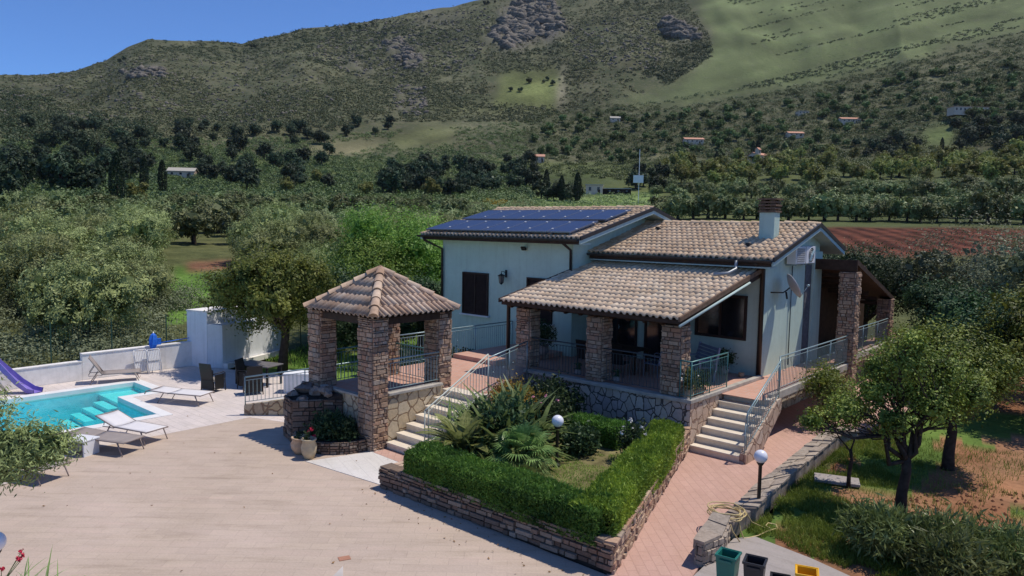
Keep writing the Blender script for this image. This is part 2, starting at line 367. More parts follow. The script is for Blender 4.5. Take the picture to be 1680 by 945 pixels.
def ground_z(x, y, detail=True):
    x = np.asarray(x, float); y = np.asarray(y, float); r = np.hypot(x, y)
    X, az = col_of(x, y); X = np.clip(X, -900, 2600)
    tanr = (375.6 + .01774*(X-840) - np.interp(X, SKY[:, 0], SKY[:, 1]) - 3.2*fbm(X/70, X*0+3.3, 4, 12) - 1.5)/F_PX*np.cos(np.clip(az, -1.0, 1.0))
    rr = 1150 + 200*np.clip((X-700)/1000, 0, 1); zr = 5.7 + rr*tanr
    zf = np.interp(r, PR, PZ)
    t = np.clip((r-530)/(rr-530), 0, 1); zm = 60 + (zr-60)*(t**1.08)
    over = np.clip((r-rr)/1500, 0, 1); zm = zm - over*zr*.75
    z = np.where(r < 530, zf, zm)
    if detail:
        amp = np.clip((r-150)/500, 0, 1)*9*np.clip(1-(r-rr+260)/260*.75, .25, 1)
        z = z + amp*fbm(x/130, y/130, 5, 3, .55)
        # ravines that run down the slope
        z = z - np.clip((t-.05)*3, 0, 1)*np.clip(1.15-t, 0, 1)*26*np.abs(fbm(az*9+.6*fbm(x/300, y/300, 2, 9), r/900, 4, 21))
        z = z + np.clip((r-30)/60, 0, 1)*.25*fbm(x/9, y/9, 3, 5)
    back = np.clip((np.abs(az)-1.15)/.5, 0, 1); z = z*(1-back) + back*np.minimum(z, 2)
    return z
_RS = np.concatenate([np.arange(20, 120, .5), np.geomspace(120, 1500, 420)])
def hit_many(px, py):
    px = np.asarray(px, float); py = np.asarray(py, float)
    X = (px-840)/F_PX; Y = (py-472.5)/F_PX
    x = X*_cr + Y*_sr; yd = -X*_sr + Y*_cr; y = _cp-yd*_sp; z = -_sp-yd*_cp
    dx, dy = x*_sy-y*_cy, x*_cy+y*_sy; L = np.hypot(dx, dy); dx, dy, dz = dx/L, dy/L, z/L
    out = np.full((len(px), 3), np.nan)
    GX = dx[:, None]*_RS; GY = dy[:, None]*_RS; G = ground_z(GX, GY); RZ = 5.7 + dz[:, None]*_RS
    below = RZ <= G; any_ = below.any(1); k = below.argmax(1)
    for i in np.nonzero(any_)[0]:
        j = k[i]
        if j == 0: t = _RS[0]
        else:
            a = RZ[i, j-1]-G[i, j-1]; b = RZ[i, j]-G[i, j]; t = _RS[j-1] + (_RS[j]-_RS[j-1])*a/(a-b)
        out[i] = (dx[i]*t, dy[i]*t, 5.7+dz[i]*t)
    out[~any_] = np.nan
    # keep to the ground itself
    ok = ~np.isnan(out[:, 0]); out[ok, 2] = ground_z(out[ok, 0], out[ok, 1]); return out
def inpoly(px, py, poly):
    px = np.asarray(px); py = np.asarray(py); c = np.zeros(px.shape, bool); n = len(poly)
    for i in range(n):
        x1, y1 = poly[i]; x2, y2 = poly[(i+1) % n]
        if y1 == y2: continue
        c ^= ((y1 > py) != (y2 > py)) & (px < (x2-x1)*(py-y1)/(y2-y1)+x1)
    return c

# ------------------------------------------------------------------ terrain mesh
azs = np.concatenate([np.linspace(-math.pi, -.72, 40)[:-1], np.linspace(-.72, .72, 620), np.linspace(.72, math.pi, 40)[1:]])
rs = np.concatenate([[.05], np.arange(3, 46, .75), np.geomspace(46, 1500, 300), np.geomspace(1500, 2600, 8)[1:]])
AZ, RR_ = np.meshgrid(azs, rs)
a_ = np.sin(AZ)*RR_; b_ = np.cos(AZ)*RR_
GX = a_*_sy - b_*_cy; GY = a_*_cy + b_*_sy
GZ = ground_z(GX, GY)
apron_zone = (GX > -7) & (GX < -1.9) & (GY < 12.0) & (GY > -14)
pool_pit = (GX > -28.5) & (GX < -20) & (GY > -6) & (GY < 11.4)
yard = (GX > -28.6) & (GX < -5.6) & (GY > -14) & (GY < 21.5)
path_zone = (GX > -9) & (GX < -5.75) & (GY > 0) & (GY < 41)
GZ = np.where((yard | path_zone | apron_zone) & (RR_ < 50), -.25, GZ); GZ = np.where(pool_pit, -2.6, GZ)
GZ = np.where((~yard) & (~path_zone) & (RR_ < 42), GZ + .05*fbm(GX*1.2, GY*1.2, 3, 8), GZ)
PXX, PYY = to_px(GX, GY, GZ)
base = np.zeros(GX.shape + (3,)); base[:] = (.11, .12, .05)
nz = fbm(GX/22, GY/22, 4, 31); nz2 = fbm(GX/60, GY/60, 4, 41)
def paint(mask, c, soft=None):
    base[mask] = c
front = np.cos(AZ) > .2
mtn = (RR_ > 480)
k_ = np.clip(.5+.9*nz2, 0, 1)[..., None]
base = np.where(mtn[..., None], np.array((.135, .132, .082))*(1-k_) + np.array((.185, .175, .108))*k_, base)
mid = (RR_ > 130) & (RR_ <= 480)
base = np.where(mid[..., None], np.array((.075, .10, .038))*(1-k_) + np.array((.13, .15, .06))*k_, base)
scrub = np.where(mtn, 1.0, .5)
wob = 16*fbm(GX/45, GY/45, 5, 55, .6); wob2 = 9*fbm(GX/38, GY/38, 5, 57, .6); wx, wy = PXX + wob*1.3, PYY + wob2
def poly(pts, c, s, near=0, far=9999):
    global base, scrub
    mk = inpoly(wx, wy, pts) & front & (RR_ > near) & (RR_ < far)
    base[mk] = c; scrub[mk] = s
poly([(1125,-260),(1140,0),(1165,60),(1168,92),(1100,138),(1000,168),(1130,170),(1290,145),(1440,112),(1560,80),(1680,52),(1900,20),(1900,-300)], (.18, .215, .10), .5, 400)
poly([(812,124),(835,114),(868,116),(926,110),(922,150),(924,172),(880,178),(845,170),(796,174),(815,150)], (.155, .18, .07), .15, 400)
poly([(700,168),(800,172),(925,177),(905,188),(690,182)], (.14, .15, .07), .35, 400)
poly([(640,228),(690,206),(752,212),(745,238),(655,246)], (.17, .18, .085), .3, 200)
poly([(505,238),(560,226),(640,226),(625,246),(520,260)], (.2, .185, .105), .35, 200)
poly([(1510,205),(1566,198),(1566,240),(1520,242)], (.16, .21, .08), .1, 200)
poly([(1330,378),(1720,378),(1720,424),(1620,420),(1480,428),(1370,424)], (.12, .042, .027), 0, 70, 200)
poly([(921,98),(932,98),(928,140),(919,180),(911,180),(918,140)], (.3, .27, .2), .2, 400)
poly([(880,320),(1090,318),(1090,345),(880,345)], (.17, .24, .08), 0, 100)
poly([(285,436),(390,430),(385,520),(280,540)], (.12, .22, .045), 0, 40)
poly([(305,428),(385,424),(380,441),(308,445)], (.25, .12, .08), 0, 40)
poly([(20,385),(60,385),(60,400),(20,400)], (.33, .27, .13), 0, 40)
near = (RR_ < 45) & (GX > -5.7) & front
ns = fbm(GX/1.1, GY/1.1, 4, 77); nl = fbm(GX/3.2+5, GY/3.2, 3, 78)
gm = ((GX < -4.1) | ((GY > 14.9) & (GY < 22) & (GX < -3.6)) | (nl > .35)) & ~((GY > 15.2) & (GY < 17.3) & (GX > -5.0)) & (ns > -.35)
soil = np.array((.29, .135, .075)); soil2 = np.array((.36, .2, .12)); kk = np.clip(.5+ns, 0, 1)[..., None]
base = np.where(near[..., None], soil*(1-kk)+soil2*kk, base)
base = np.where((near & gm)[..., None], np.array((.12, .19, .045)), base)
left_lawn = (GX < -17.8) & (GY > 13.3) & (RR_ < 60) & (GX > -27.6)
base = np.where((left_lawn)[..., None], np.array((.12, .21, .045)), base)
scrub = np.where(RR_ < 130, 0, scrub)
rockm = np.zeros(GX.shape)
for poly_, st in (([(806,58),(830,30),(850,0),(905,-5),(928,45),(925,58),(880,66),(830,82)], 1), ([(1078,40),(1100,22),(1135,45),(1150,70),(1090,62)], .8),
                  ([(625,62),(660,60),(690,100),(670,112),(640,85)], .7), ([(200,115),(270,108),(270,128),(210,130)], .6), ([(690,22),(770,18),(760,40),(680,44)], .5), ([(560,95),(600,90),(620,115),(570,120)], .5), ([(650,150),(690,145),(690,185),(655,190)], .5)):
    mk = inpoly(PXX+wob*2.4, PYY+wob2*2.0, poly_) & front & mtn; rockm[mk] = st
GZ = GZ + rockm*np.where(mtn, 1, 0)*(12*np.abs(fbm(GX/24, GY/24, 4, 91)) - 1)
base = np.where(near[..., None], base, base)
bl = base.copy(); sb_ = scrub.copy(); rk_ = rockm.copy()
for _ in range(11):
    for A_ in (bl,): A_[1:-1, 1:-1] = (A_[1:-1, 1:-1]*2 + A_[:-2, 1:-1] + A_[2:, 1:-1] + A_[1:-1, :-2] + A_[1:-1, 2:])/6
    for A_ in (sb_, rk_): A_[1:-1, 1:-1] = (A_[1:-1, 1:-1]*2 + A_[:-2, 1:-1] + A_[2:, 1:-1] + A_[1:-1, :-2] + A_[1:-1, 2:])/6
pat = (RR_ > 150) & front; bl = np.where(pat[..., None], bl*(1+.38*np.clip(fbm(GX/46, GY/46, 4, 88)*1.4, -1, 1))[..., None], bl)
farm = RR_ > 60; base = np.where(farm[..., None], bl, base); scrub = np.where(farm, sb_, scrub); rockm = np.where(farm, rk_, rockm)
streak = fbm(PXX/180 + PYY/26, (PYY + .28*PXX)/9, 4, 66); base = np.where(((RR_ > 400) & front)[..., None], base*(1+.35*np.clip(streak, -1, 1))[..., None], base)
fur = (RR_ > 70) & (RR_ < 200) & front & (base[..., 0] > base[..., 1]*2.2); base = np.where(fur[..., None], base*(1+.38*np.sin((GX*.9+GY*.45)*1.9+2*fbm(GX/14, GY/14, 3, 5)) + .5*fbm(GX/7, GY/7, 4, 6))[..., None], base)
nR, nA = GX.shape
V = np.stack([GX, GY, GZ], -1).reshape(-1, 3)
i = np.arange(nR-1)[:, None]*nA + np.arange(nA-1)[None, :]
Q = np.stack([i, i+nA, i+nA+1, i+1], -1).reshape(-1, 4)[:, ::-1]

k = NT('terrain_ground'); at = k.n('Attribute', attribute_name='cover'); as_ = k.n('Attribute', attribute_name='scrub')
v = k.coord()
sepa = k.n('SeparateColor'); k.l(as_.outputs['Color'], sepa.inputs[0])
n_a = k.noise(v, .035, 6, .6); n_b = k.noise(v, .35, 5, .65); n_c = k.noise(v, 3.5, 5, .7); n_d = k.noise(v, .012, 4, .5)
vo = k.n('TexVoronoi', feature='F1'); k.l(v, vo.inputs['Vector']); vo.inputs['Scale'].default_value = .2; vo.inputs['Randomness'].default_value = 1
c = k.mix(.6, at.outputs['Color'], k.ramp(n_b.outputs[0], [(.32, (.34, .4, .32)), (.5, (.9, .9, .88)), (.68, (1.55, 1.48, 1.4))]), 'MULTIPLY')
c = k.mix(.6, c, k.ramp(n_a.outputs[0], [(.3, (.65, .72, .6)), (.7, (1.3, 1.22, 1.2))]), 'MULTIPLY')
c = k.mix(.35, c, k.ramp(n_c.outputs[0], [(.3, (.5, .5, .5)), (.7, (1.4, 1.4, 1.4))]), 'MULTIPLY')
# low maquis cover between the real shrubs
bush = k.ramp(k.math('ADD', k.math('MULTIPLY', n_b.outputs[0], .75), k.math('MULTIPLY', n_a.outputs[0], .45)), [(.55, (0, 0, 0)), (.64, (1, 1, 1))])
bm_ = k.math('MULTIPLY', bush, sepa.outputs[0]); c = k.mix(k.math('MULTIPLY', bm_, .8), c, (.045, .065, .03))
# bare limestone
n_r = k.noise(v, .09, 8, .75); rk = k.ramp(n_r.outputs[0], [(.56, (0, 0, 0)), (.63, (1, 1, 1))])
rk = k.math('MAXIMUM', k.math('MULTIPLY', k.math('MULTIPLY', rk, sepa.outputs[0]), .45), k.math('MULTIPLY', sepa.outputs[1], k.ramp(n_b.outputs[0], [(.38, (.0, .0, .0)), (.5, (1, 1, 1))])))
c = k.mix(rk, c, k.ramp(n_b.outputs[0], [(.35, (.06, .055, .045)), (.65, (.24, .215, .18))]))
hh = k.math('ADD', n_b.outputs[0], k.math('MULTIPLY', n_c.outputs[0], .12)); k.bump(hh, .5, .8)
M['terrain'] = k.fin(c, .95, .1)
ter = np_mesh('terrain', V, Q, M['terrain'], smooth=True); tag(ter, kind='structure')
ca = ter.data.attributes.new('cover', 'FLOAT_COLOR', 'POINT'); ca.data.foreach_set('color', np.concatenate([base.reshape(-1, 3), np.ones((base.shape[0]*base.shape[1], 1))], 1).astype(np.float32).ravel())
sa = ter.data.attributes.new('scrub', 'FLOAT_COLOR', 'POINT'); sa.data.foreach_set('color', np.stack([scrub, rockm, rockm*0, rockm*0+1], -1).astype(np.float32).ravel())
# ------------------------------------------------------------------ foliage made of many small leaf faces
def cards(C, L, W, rng, up=0.0, out=None, outw=0.0, face=None):
    """one diamond leaf per centre; returns vertices and quads"""
    n = len(C); a = rng.normal(size=(n, 3)); a[:, 2] += up
    if out is not None: a += out*outw
    a /= np.linalg.norm(a, axis=1)[:, None]
    if face is not None:
        nn = out + rng.normal(size=(n, 3))*face; nn[:, 2] += .45; nn /= np.linalg.norm(nn, axis=1)[:, None]; a = np.cross(nn, rng.normal(size=(n, 3))); a /= np.linalg.norm(a, axis=1)[:, None]; b = np.cross(nn, a)
    else: b = np.cross(a, rng.normal(size=(n, 3)))
    b /= np.linalg.norm(b, axis=1)[:, None]
    s = rng.uniform(.65, 1.3, (n, 1)); a = a*L*s/2; b = b*W*s/2
    V = np.stack([C-a, C+b+a*.1, C+a, C-b+a*.1], 1).reshape(-1, 3)
    return V, np.arange(4*n).reshape(-1, 4)
def lobe_points(lobes, n, rng, clump=30, spread=.16, shell=.6):
    """leaf centres gathered in clumps over a set of ellipsoids"""
    lobes = np.array(lobes, float); wts = (lobes[:, 3]*lobes[:, 4]*lobes[:, 5])**(2/3); wts /= wts.sum()
    K = max(6, n//clump); li = rng.choice(len(lobes), K, p=wts); d = rng.normal(size=(K, 3)); d /= np.linalg.norm(d, axis=1)[:, None]
    rad = shell + (1-shell)*rng.random((K, 1))**.6; rad *= rng.uniform(.85, 1.12, (K, 1))
    cc = lobes[li, :3] + d*rad*lobes[li, 3:]
    ki = rng.integers(0, K, n); sp = spread*lobes[li[ki], 3:].mean(1)
    c = cc[ki] + rng.normal(size=(n, 3))*sp[:, None]*rng.uniform(.5, 1.2, (K, 1))[ki]
    return c, d[ki]
def join(parts):
    Vs, Qs, Ms, n = [], [], [], 0
    for V, Q, mi in parts: Vs.append(V); Qs.append(Q+n); Ms.append(np.full(len(Q), mi)); n += len(V)
    return np.concatenate(Vs), np.concatenate(Qs), np.concatenate(Ms)
def limb_mb(base, tip, r0, r1, rng, seg=5, wob=.12, n=7, mb=None):
    mb = mb or MB(); b, t = Vector(base), Vector(tip); L = (t-b).length; pts = []
    for i in range(seg+1):
        u = i/seg; p = b.lerp(t, u)
        if 0 < i < seg: p += Vector(rng.normal(size=3)*wob*L*.35)
        pts.append(p)
    mb.tube(pts, [r0+(r1-r0)*i/seg for i in range(seg+1)], n); return mb, pts
def quads_of(mb):
    """a MB of tubes as arrays of quads"""
    V = np.array(mb.v, float); Q = [f for f in mb.f if len(f) == 4]; return V, np.array(Q)

def tree(name, loc, lobes, n, L, W, mat, bark, seed, trunk_r=.16, fork=.9, label=None, cat='tree', group=None, lean=(0, 0), clump=30, spread=.16, shell=.6, limbs=1.0, twigs=0, up=.1, parent=None):
    rng = np.random.default_rng(seed); t = empty(name, loc, 0, label, cat, group)
    fz = fork; base_pts = [(0, 0, -.15), (lean[0]*.3, lean[1]*.3, fz*.35), (lean[0]*.7+.04, lean[1]*.7, fz*.75), (lean[0], lean[1], fz)]
    mb = MB(); mb.tube(base_pts, [trunk_r*1.35, trunk_r*1.05, trunk_r*.92, trunk_r*.95], 10)
    for lb in lobes:
        tip = (lb[0]*.85, lb[1]*.85, lb[2]+lb[5]*.25*limbs); mb, pts = limb_mb((lean[0], lean[1], fz*.94), tip, trunk_r*.55, trunk_r*.13, rng, 5, .2, 7, mb)
        for q in range(4 + twigs):
            o = pts[rng.integers(2, 5)]; d = rng.normal(size=3); d /= np.linalg.norm(d); e = np.array(lb[:3]) + d*np.array(lb[3:])*(.85 if q < 4 else 1.05)
            limb_mb(o, e, trunk_r*.17, .006, rng, 3, .2, 5, mb)
    mb.build('trunk', bark, t, smooth=True, fix=False)
    c, o = lobe_points(lobes, n, rng, clump, spread, shell); V, Q = cards(c, L, W, rng, up, o, .5, .55)
    la = np.array(lobes, float); ni = max(200, n//22); li = rng.integers(0, len(la), ni); di = rng.normal(size=(ni, 3)); di /= np.linalg.norm(di, axis=1)[:, None]
    ci = la[li, :3] + di*la[li, 3:]*rng.uniform(.15, .6, (ni, 1)); V2, Q2 = cards(ci, L*3.2, W*5, rng, .1); V, Q, _ = join([(V, Q, 0), (V2, Q2, 0)])  # large inner leaf cards, added to block light through the crown
    np_mesh('crown', V, Q, mat, t)
    return t
def far_mesh(name, lobes, n, L, W, mat, bark, seed, trunk_h, trunk_r, clump=12, spread=.2, shell=.55):
    rng = np.random.default_rng(seed); c, o = lobe_points(lobes, n, rng, clump, spread, shell); V, Q = cards(c, L, W, rng, .1, o, .5, .45)
    la = np.array(lobes, float); ni = max(60, n//20); li = rng.integers(0, len(la), ni); di = rng.normal(size=(ni, 3)); di /= np.linalg.norm(di, axis=1)[:, None]
    ci = la[li, :3] + di*la[li, 3:]*rng.uniform(.1, .62, (ni, 1)); V2, Q2 = cards(ci, L*3.4, L*2.2, rng, .1); V, Q, _ = join([(V, Q, 0), (V2, Q2, 0)])  # oversized inner cards, added as occluders to deepen the crown's shading
    mb = MB(); mb.tube([(0, 0, -.6), (.05, 0, trunk_h*.5), (0, .05, trunk_h)], [trunk_r*1.3, trunk_r, trunk_r*.7], 6, cap=False)
    for lb in lobes[:4]: mb.tube([(0, .05, trunk_h*.95), (lb[0]*.7, lb[1]*.7, lb[2])], [trunk_r*.6, trunk_r*.2], 5, cap=False)
    TV, TQ = quads_of(mb); V, Q, mi = join([(V, Q, 0), (TV, TQ, 1)])
    me = np_mesh('m', V, Q, None, mats=[mat, bark], midx=mi); d = me.data; bpy.data.objects.remove(me); d.name = name
    return d
def rl(rng, R_, H, z0, k=5, squash=.75, s0=.36, s1=.52):
    """random lobes of a round crown"""
    out = [(0, 0, z0+H*.5, R_*.7, R_*.7, H*.45)]
    for i in range(k):
        a = 2*math.pi*(i+rng.random()*.7)/k; q = R_*rng.uniform(.4, .62); s = R_*rng.uniform(s0, s1)
        out.append((q*math.cos(a), q*math.sin(a), z0+H*rng.uniform(.3, .72), s, s, s*squash))
    return out
T = 1.27
# ------------------------------------------------------------------ curved roof tiles as real shapes
_PROF = [(0, -.1), (.06, .35), (.17, .82), (.31, 1.0), (.45, .82), (.56, .35), (.62, -.1), (.82, -.22), (1.0, -.1)]
def tiles(O, U, W, width, length, pitch=.2, expo=.36, h=.05, seed=1, clip=None):
    mb = MB(); mb.uv = []; rng = random.Random(seed); O, U, W = Vector(O), Vector(U).normalized(), Vector(W).normalized(); N = U.cross(W)
    if N.z < 0: N = -N
    nc, nr = round(width/pitch), max(1, round(length/expo)); pitch = width/nc; expo = length/nr
    for j in range(nr):
        for i in range(nc):
            v0, v1 = j*expo, min(length, (j+1)*expo+.03); ju, jn = rng.uniform(-.006, .006), rng.uniform(-.006, .008)
            us = [i*pitch + t*pitch for t, _ in _PROF]
            if clip:
                lo, hi = clip(v0); lo1, hi1 = clip(v1)
                if us[-1] < lo+.02 or us[0] > hi-.02: continue
            rows = []
            for (v, lift) in ((v0, -.012), (v0, .03), (v1, .0)):
                for (t, z), u in zip(_PROF, us):
                    uu = u + ju
                    if clip: a, b = clip(v); uu = min(max(uu, a), b)
                    rows.append(O + U*uu + W*v + N*(z*h + lift + jn))
            K = len(_PROF); fs = []
            for q in range(2):
                for a in range(K-1): fs.append((q*K+a, q*K+a+1, (q+1)*K+a+1, (q+1)*K+a))
            mb.add(rows, fs); mb.uv += [(i+.5, j+.5)]*len(rows)
    return mb
def ridge_tiles(a, b, r=.11, seg=.4, seed=3, mb=None):
    a, b = Vector(a), Vector(b); d = (b-a); n = max(1, round(d.length/seg)); d /= n; mb = mb or MB(); mb.uv = mb.uv or []
    side = d.normalized().cross(Vector((0, 0, 1))).normalized(); up = side.cross(d.normalized())
    if up.z < 0: up = -up
    rng = random.Random(seed)
    for i in range(n):
        vs = []; j = rng.uniform(-.01, .01)
        for e, (u, rr) in enumerate(((0, 1.08), (1.12, .9))):
            p = a + d*(i+u)
            for k in range(9):
                an = math.pi*k/8; vs.append(p + side*math.cos(an)*r*rr + up*(math.sin(an)*r*rr*.85 + j + (.02 if e == 0 else 0)))
        mb.add(vs, [(k, k+1, 10+k, 9+k) for k in range(8)] + [tuple(range(9))]); mb.uv += [(i+.5+seed*7, 90.5)]*len(vs)
    return mb

def smb(fn): q = MB(); fn(q); return q
def box1(name, b, mat, parent=None, bevel=0): return MB().box(*b).build(name, mat, parent, bevel=bevel)

def stone_face(mb, a, b, z0, z1, rng, ch=(.045, .15), cl=(.08, .3), th=.045, gap=.008, slope=0):
    """courses of separate small stones on the vertical face from a to b; outside is to the right of a->b"""
    a, b = Vector((a[0], a[1], 0)), Vector((b[0], b[1], 0)); d = b-a; L = d.length; d /= L; n = Vector((d.y, -d.x, 0)); z = z0
    while z < z1-.015:
        h = min(rng.uniform(*ch), z1-z); u = -rng.uniform(0, .1)
        while u < L:
            w = rng.uniform(*cl)*(.7+h*3)*(1 if rng.random() > .15 else .5); u0, u1 = max(u, 0), min(u+w, L)
            if u1-u0 > .03:
                p = th*rng.uniform(.35, 1.25); za, zb = z+gap*.6, z+h-gap*.6; j = lambda k=.006: rng.uniform(-k, k)
                e = .012; c = []
                for (uu, zz) in ((u0+gap/2, za), (u1-gap/2, za), (u1-gap/2, zb), (u0+gap/2, zb)):
                    zt = zz + slope*uu; c.append(a+d*(uu)+Vector((0, 0, zt)) - n*.01)
                for (uu, zz) in ((u0+gap/2+e, za+e*.6), (u1-gap/2-e, za+e*.6), (u1-gap/2-e, zb-e*.6), (u0+gap/2+e, zb-e*.6)):
                    zt = zz + slope*uu; c.append(a+d*(uu+j())+Vector((0, 0, zt+j(.004))) + n*(p+j()))
                mb.add(c, [(4, 5, 6, 7), (0, 1, 5, 4), (1, 2, 6, 5), (2, 3, 7, 6), (3, 0, 4, 7)]); k = rng.randrange(4000); mb.uv += [(k+.5, 3.5)]*8
            u += w
        z += h
    return mb
def stone_mat(name, cols):
    k = NT(name); uv = k.n('UVMap'); fl = k.n('VectorMath', operation='FLOOR'); k.l(uv.outputs[0], fl.inputs[0]); wn = k.n('TexWhiteNoise', noise_dimensions='3D'); k.l(fl.outputs[0], wn.inputs['Vector'])
    base = k.ramp(wn.outputs['Value'], [(i/(len(cols)-1), c) for i, c in enumerate(cols)]); v = k.coord(scale=(1, 1, 1.6)); n1 = k.noise(v, 13, 6, .7); n2 = k.noise(v, .8, 4)
    base = k.mix(.6, base, k.ramp(n1.outputs[0], [(.3, (.55, .5, .48)), (.65, (1.25, 1.22, 1.2))]), 'MULTIPLY'); base = k.mix(.4, base, k.ramp(n2.outputs[0], [(.35, (.7, .68, .66)), (.65, (1.1, 1.1, 1.1))]), 'MULTIPLY')
    k.bump(n1.outputs[0], .7, .02); return k.fin(base, .92, .2)
M['ledge'] = stone_mat('red_brown_ledge_stone', [(.28, .185, .125), (.46, .32, .22), (.38, .28, .2), (.56, .43, .32), (.25, .17, .125), (.48, .36, .26), (.42, .25, .17), (.34, .3, .25)])
M['ledge_dark'] = stone_mat('shade_toned_field_stone', [(.15, .10, .075), (.24, .165, .12), (.19, .15, .12), (.34, .28, .22), (.13, .10, .08), (.27, .18, .13)])  # albedo cut so the planter front's shade sits in the stone colour
M['mortar'] = plain('dark_mortar', (.11, .08, .065), .95, .1, var=.3, scale=8)
M['joint'] = plain('dark_joint', (.045, .036, .03), .95, .1, var=.3, scale=8)  # near-black core showing in the gaps between stones
def stone_pillar(name, x0, x1, y0, y1, z0, z1, seed, reg, mat='ledge'):
    rng = random.Random(seed); o = box1(name, (x0+.02, y0+.02, z0, x1-.02, y1-.02, z1), M['mortar']); reg(o); q = MB(); q.uv = []
    for a, b in (((x0+.02, y0+.02), (x1-.02, y0+.02)), ((x1-.02, y0+.02), (x1-.02, y1-.02)), ((x1-.02, y1-.02), (x0+.02, y1-.02)), ((x0+.02, y1-.02), (x0+.02, y0+.02))): stone_face(q, a, b, z0, z1, rng)
    c = q.build('stone_facing', M[mat], o, fix=False); return o

house = empty('house', (-12, 24, 0), 0, 'single-storey pale green house with clay tile roofs and a tiled porch', 'house')
HM = Matrix.Translation((-12, 24, 0))
def hp(o):
    """parent to the house keeping world place"""
    o.parent = house; o.matrix_parent_inverse = HM.inverted(); KIDS.setdefault(house.name, []).append(o); return o
# walls of the two blocks with the gable shape
def gable_block(x0, x1, pts):   # pts (y, z) profile
    return MB().slab([(x0, y, z) for y, z in pts], (x1-x0, 0, 0))
wl = MB()
wl.slab([(-21.55, 20.0, .0), (-21.55, 20.0, 5.42), (-21.55, 23.9, 6.37), (-21.55, 27.8, 5.42), (-21.55, 27.8, 0)], (6.6, 0, 0))
hp(wl.build('solar_wing_wall', M['wall']))
wl = MB(); wl.slab([(-14.94, 21.5, 0), (-14.94, 21.5, 4.93), (-14.94, 24.75, 5.84), (-14.94, 26.2, 5.36), (-14.94, 26.2, 0)], (6.19, 0, 0))
hp(wl.build('main_wall', M['wall']))
# quoin strip and pilaster at the far end of the gable wall
hp(box1('stone_quoin', (-8.79, 24.85, 1.28, -8.72, 25.4, 5.3), M['quoin']))
hp(box1('pilaster', (-8.78, 25.42, 1.28, -8.66, 26.25, 5.1), M['wall']))
hp(box1('back_wing_wall', (-15, 26.3, 0, -9.6, 35, 4.3), M['wood']))  # back wing, coloured dark to stand in for the shade under the canopy
# ---- solar wing roof
def roof_pair(tag_, x0, x1, ye, ze, yr, zr, yb, zb, mat, sd, th=.16):
    L1 = math.hypot(yr-ye, zr-ze); L2 = math.hypot(yb-yr, zb-zr)
    a = MB(); a.slab([(x0, ye+.02, ze-.03), (x0, yr, zr-.03), (x0, yb-.02, zb-.03), (x0, yb-.02, zb-.03-th), (x0, yr, zr-.03-th), (x0, ye+.02, ze-.03-th)], (x1-x0, 0, 0))
    sl_ = hp(a.build(tag_+'_roof', M['fascia_teal']))
    f = tiles((x0, ye-.04, ze), (1, 0, 0), (0, yr-ye, zr-ze), x1-x0, L1, seed=sd); o = f.build('tile_slope', mat, sl_, smooth=True, fix=False)
    b = tiles((x1, yb+.04, zb), (-1, 0, 0), (0, yr-yb, zr-zb), x1-x0, L2, seed=sd+1); b.build('tile_slope', mat, sl_, smooth=True, fix=False)
    ridge_tiles((x0, yr, zr+.0), (x1, yr, zr+.0), .12, .4, sd).build('ridge_cap', mat, sl_, smooth=True, fix=False)
    return sl_
r1 = roof_pair('solar_wing', -22.15, -14.15, 19.3, 5.43, 23.9, 6.56, 28.4, 5.46, M['tile'], 11)
r2 = roof_pair('main', -14.95, -8.3, 20.9, 4.93, 24.75, 6.02, 27.35, 5.18, M['tile'], 21)
# verge boards along the gables (dark drip edge over pale green board)
def verge(x, ye, ze, yr, zr, yb, zb, par, t=.03):
    for (y0, z0, y1, z1) in ((ye-.03, ze, yr, zr), (yb+.03, zb, yr, zr)):
        MB().slab([(x, y0, z0+.06), (x, y1, z1+.06), (x, y1, z1-.07), (x, y0, z0-.07)], (t+.03, 0, 0)).build('verge_flashing', M['gutter'], par)
        MB().slab([(x-.02, y0, z0-.072), (x-.02, y1, z1-.072), (x-.02, y1, z1-.2), (x-.02, y0, z0-.2)], (t+.02, 0, 0)).build('verge_board', M['fascia_teal'], par)
verge(-14.15, 19.3, 5.43, 23.9, 6.56, 28.4, 5.46, r1); verge(-8.3, 20.9, 4.93, 24.75, 6.02, 27.35, 5.18, r2)
# gutters
def gutter(name, a, b, r, par, mat=None):
    a, b = Vector(a), Vector(b); mb = MB(); d = (b-a).normalized(); s = d.cross(Vector((0, 0, 1))).normalized()
    prof = [(math.cos(t)*r, -math.sin(t)*r) for t in [math.pi*i/8 for i in range(9)]]; prof += [(x*.86, z*.86) for x, z in prof[::-1]]
    mb.slab([a + s*x + Vector((0, 0, z)) for x, z in prof], b-a); return mb.build(name, mat or M['gutter'], par, fix=True)
gutter('gutter', (-22.15, 19.2, 5.40), (-14.18, 19.2, 5.40), .085, r1); gutter('gutter', (-14.9, 20.8, 4.9), (-8.3, 20.8, 4.9), .085, r2)
hp(MB().box(-22.0, 19.32, 5.22, -14.2, 20.0, 5.26).build('soffit', M['fascia_teal'])); hp(MB().box(-14.9, 20.92, 4.66, -8.4, 21.5, 4.70).build('soffit', M['fascia_teal']))
hp(MB().box(-22.0, 19.30, 5.22, -14.2, 19.34, 5.36).build('eave_board', M['wood'])); hp(MB().box(-14.9, 20.9, 4.72, -8.35, 20.94, 4.84).build('eave_board', M['wood']))
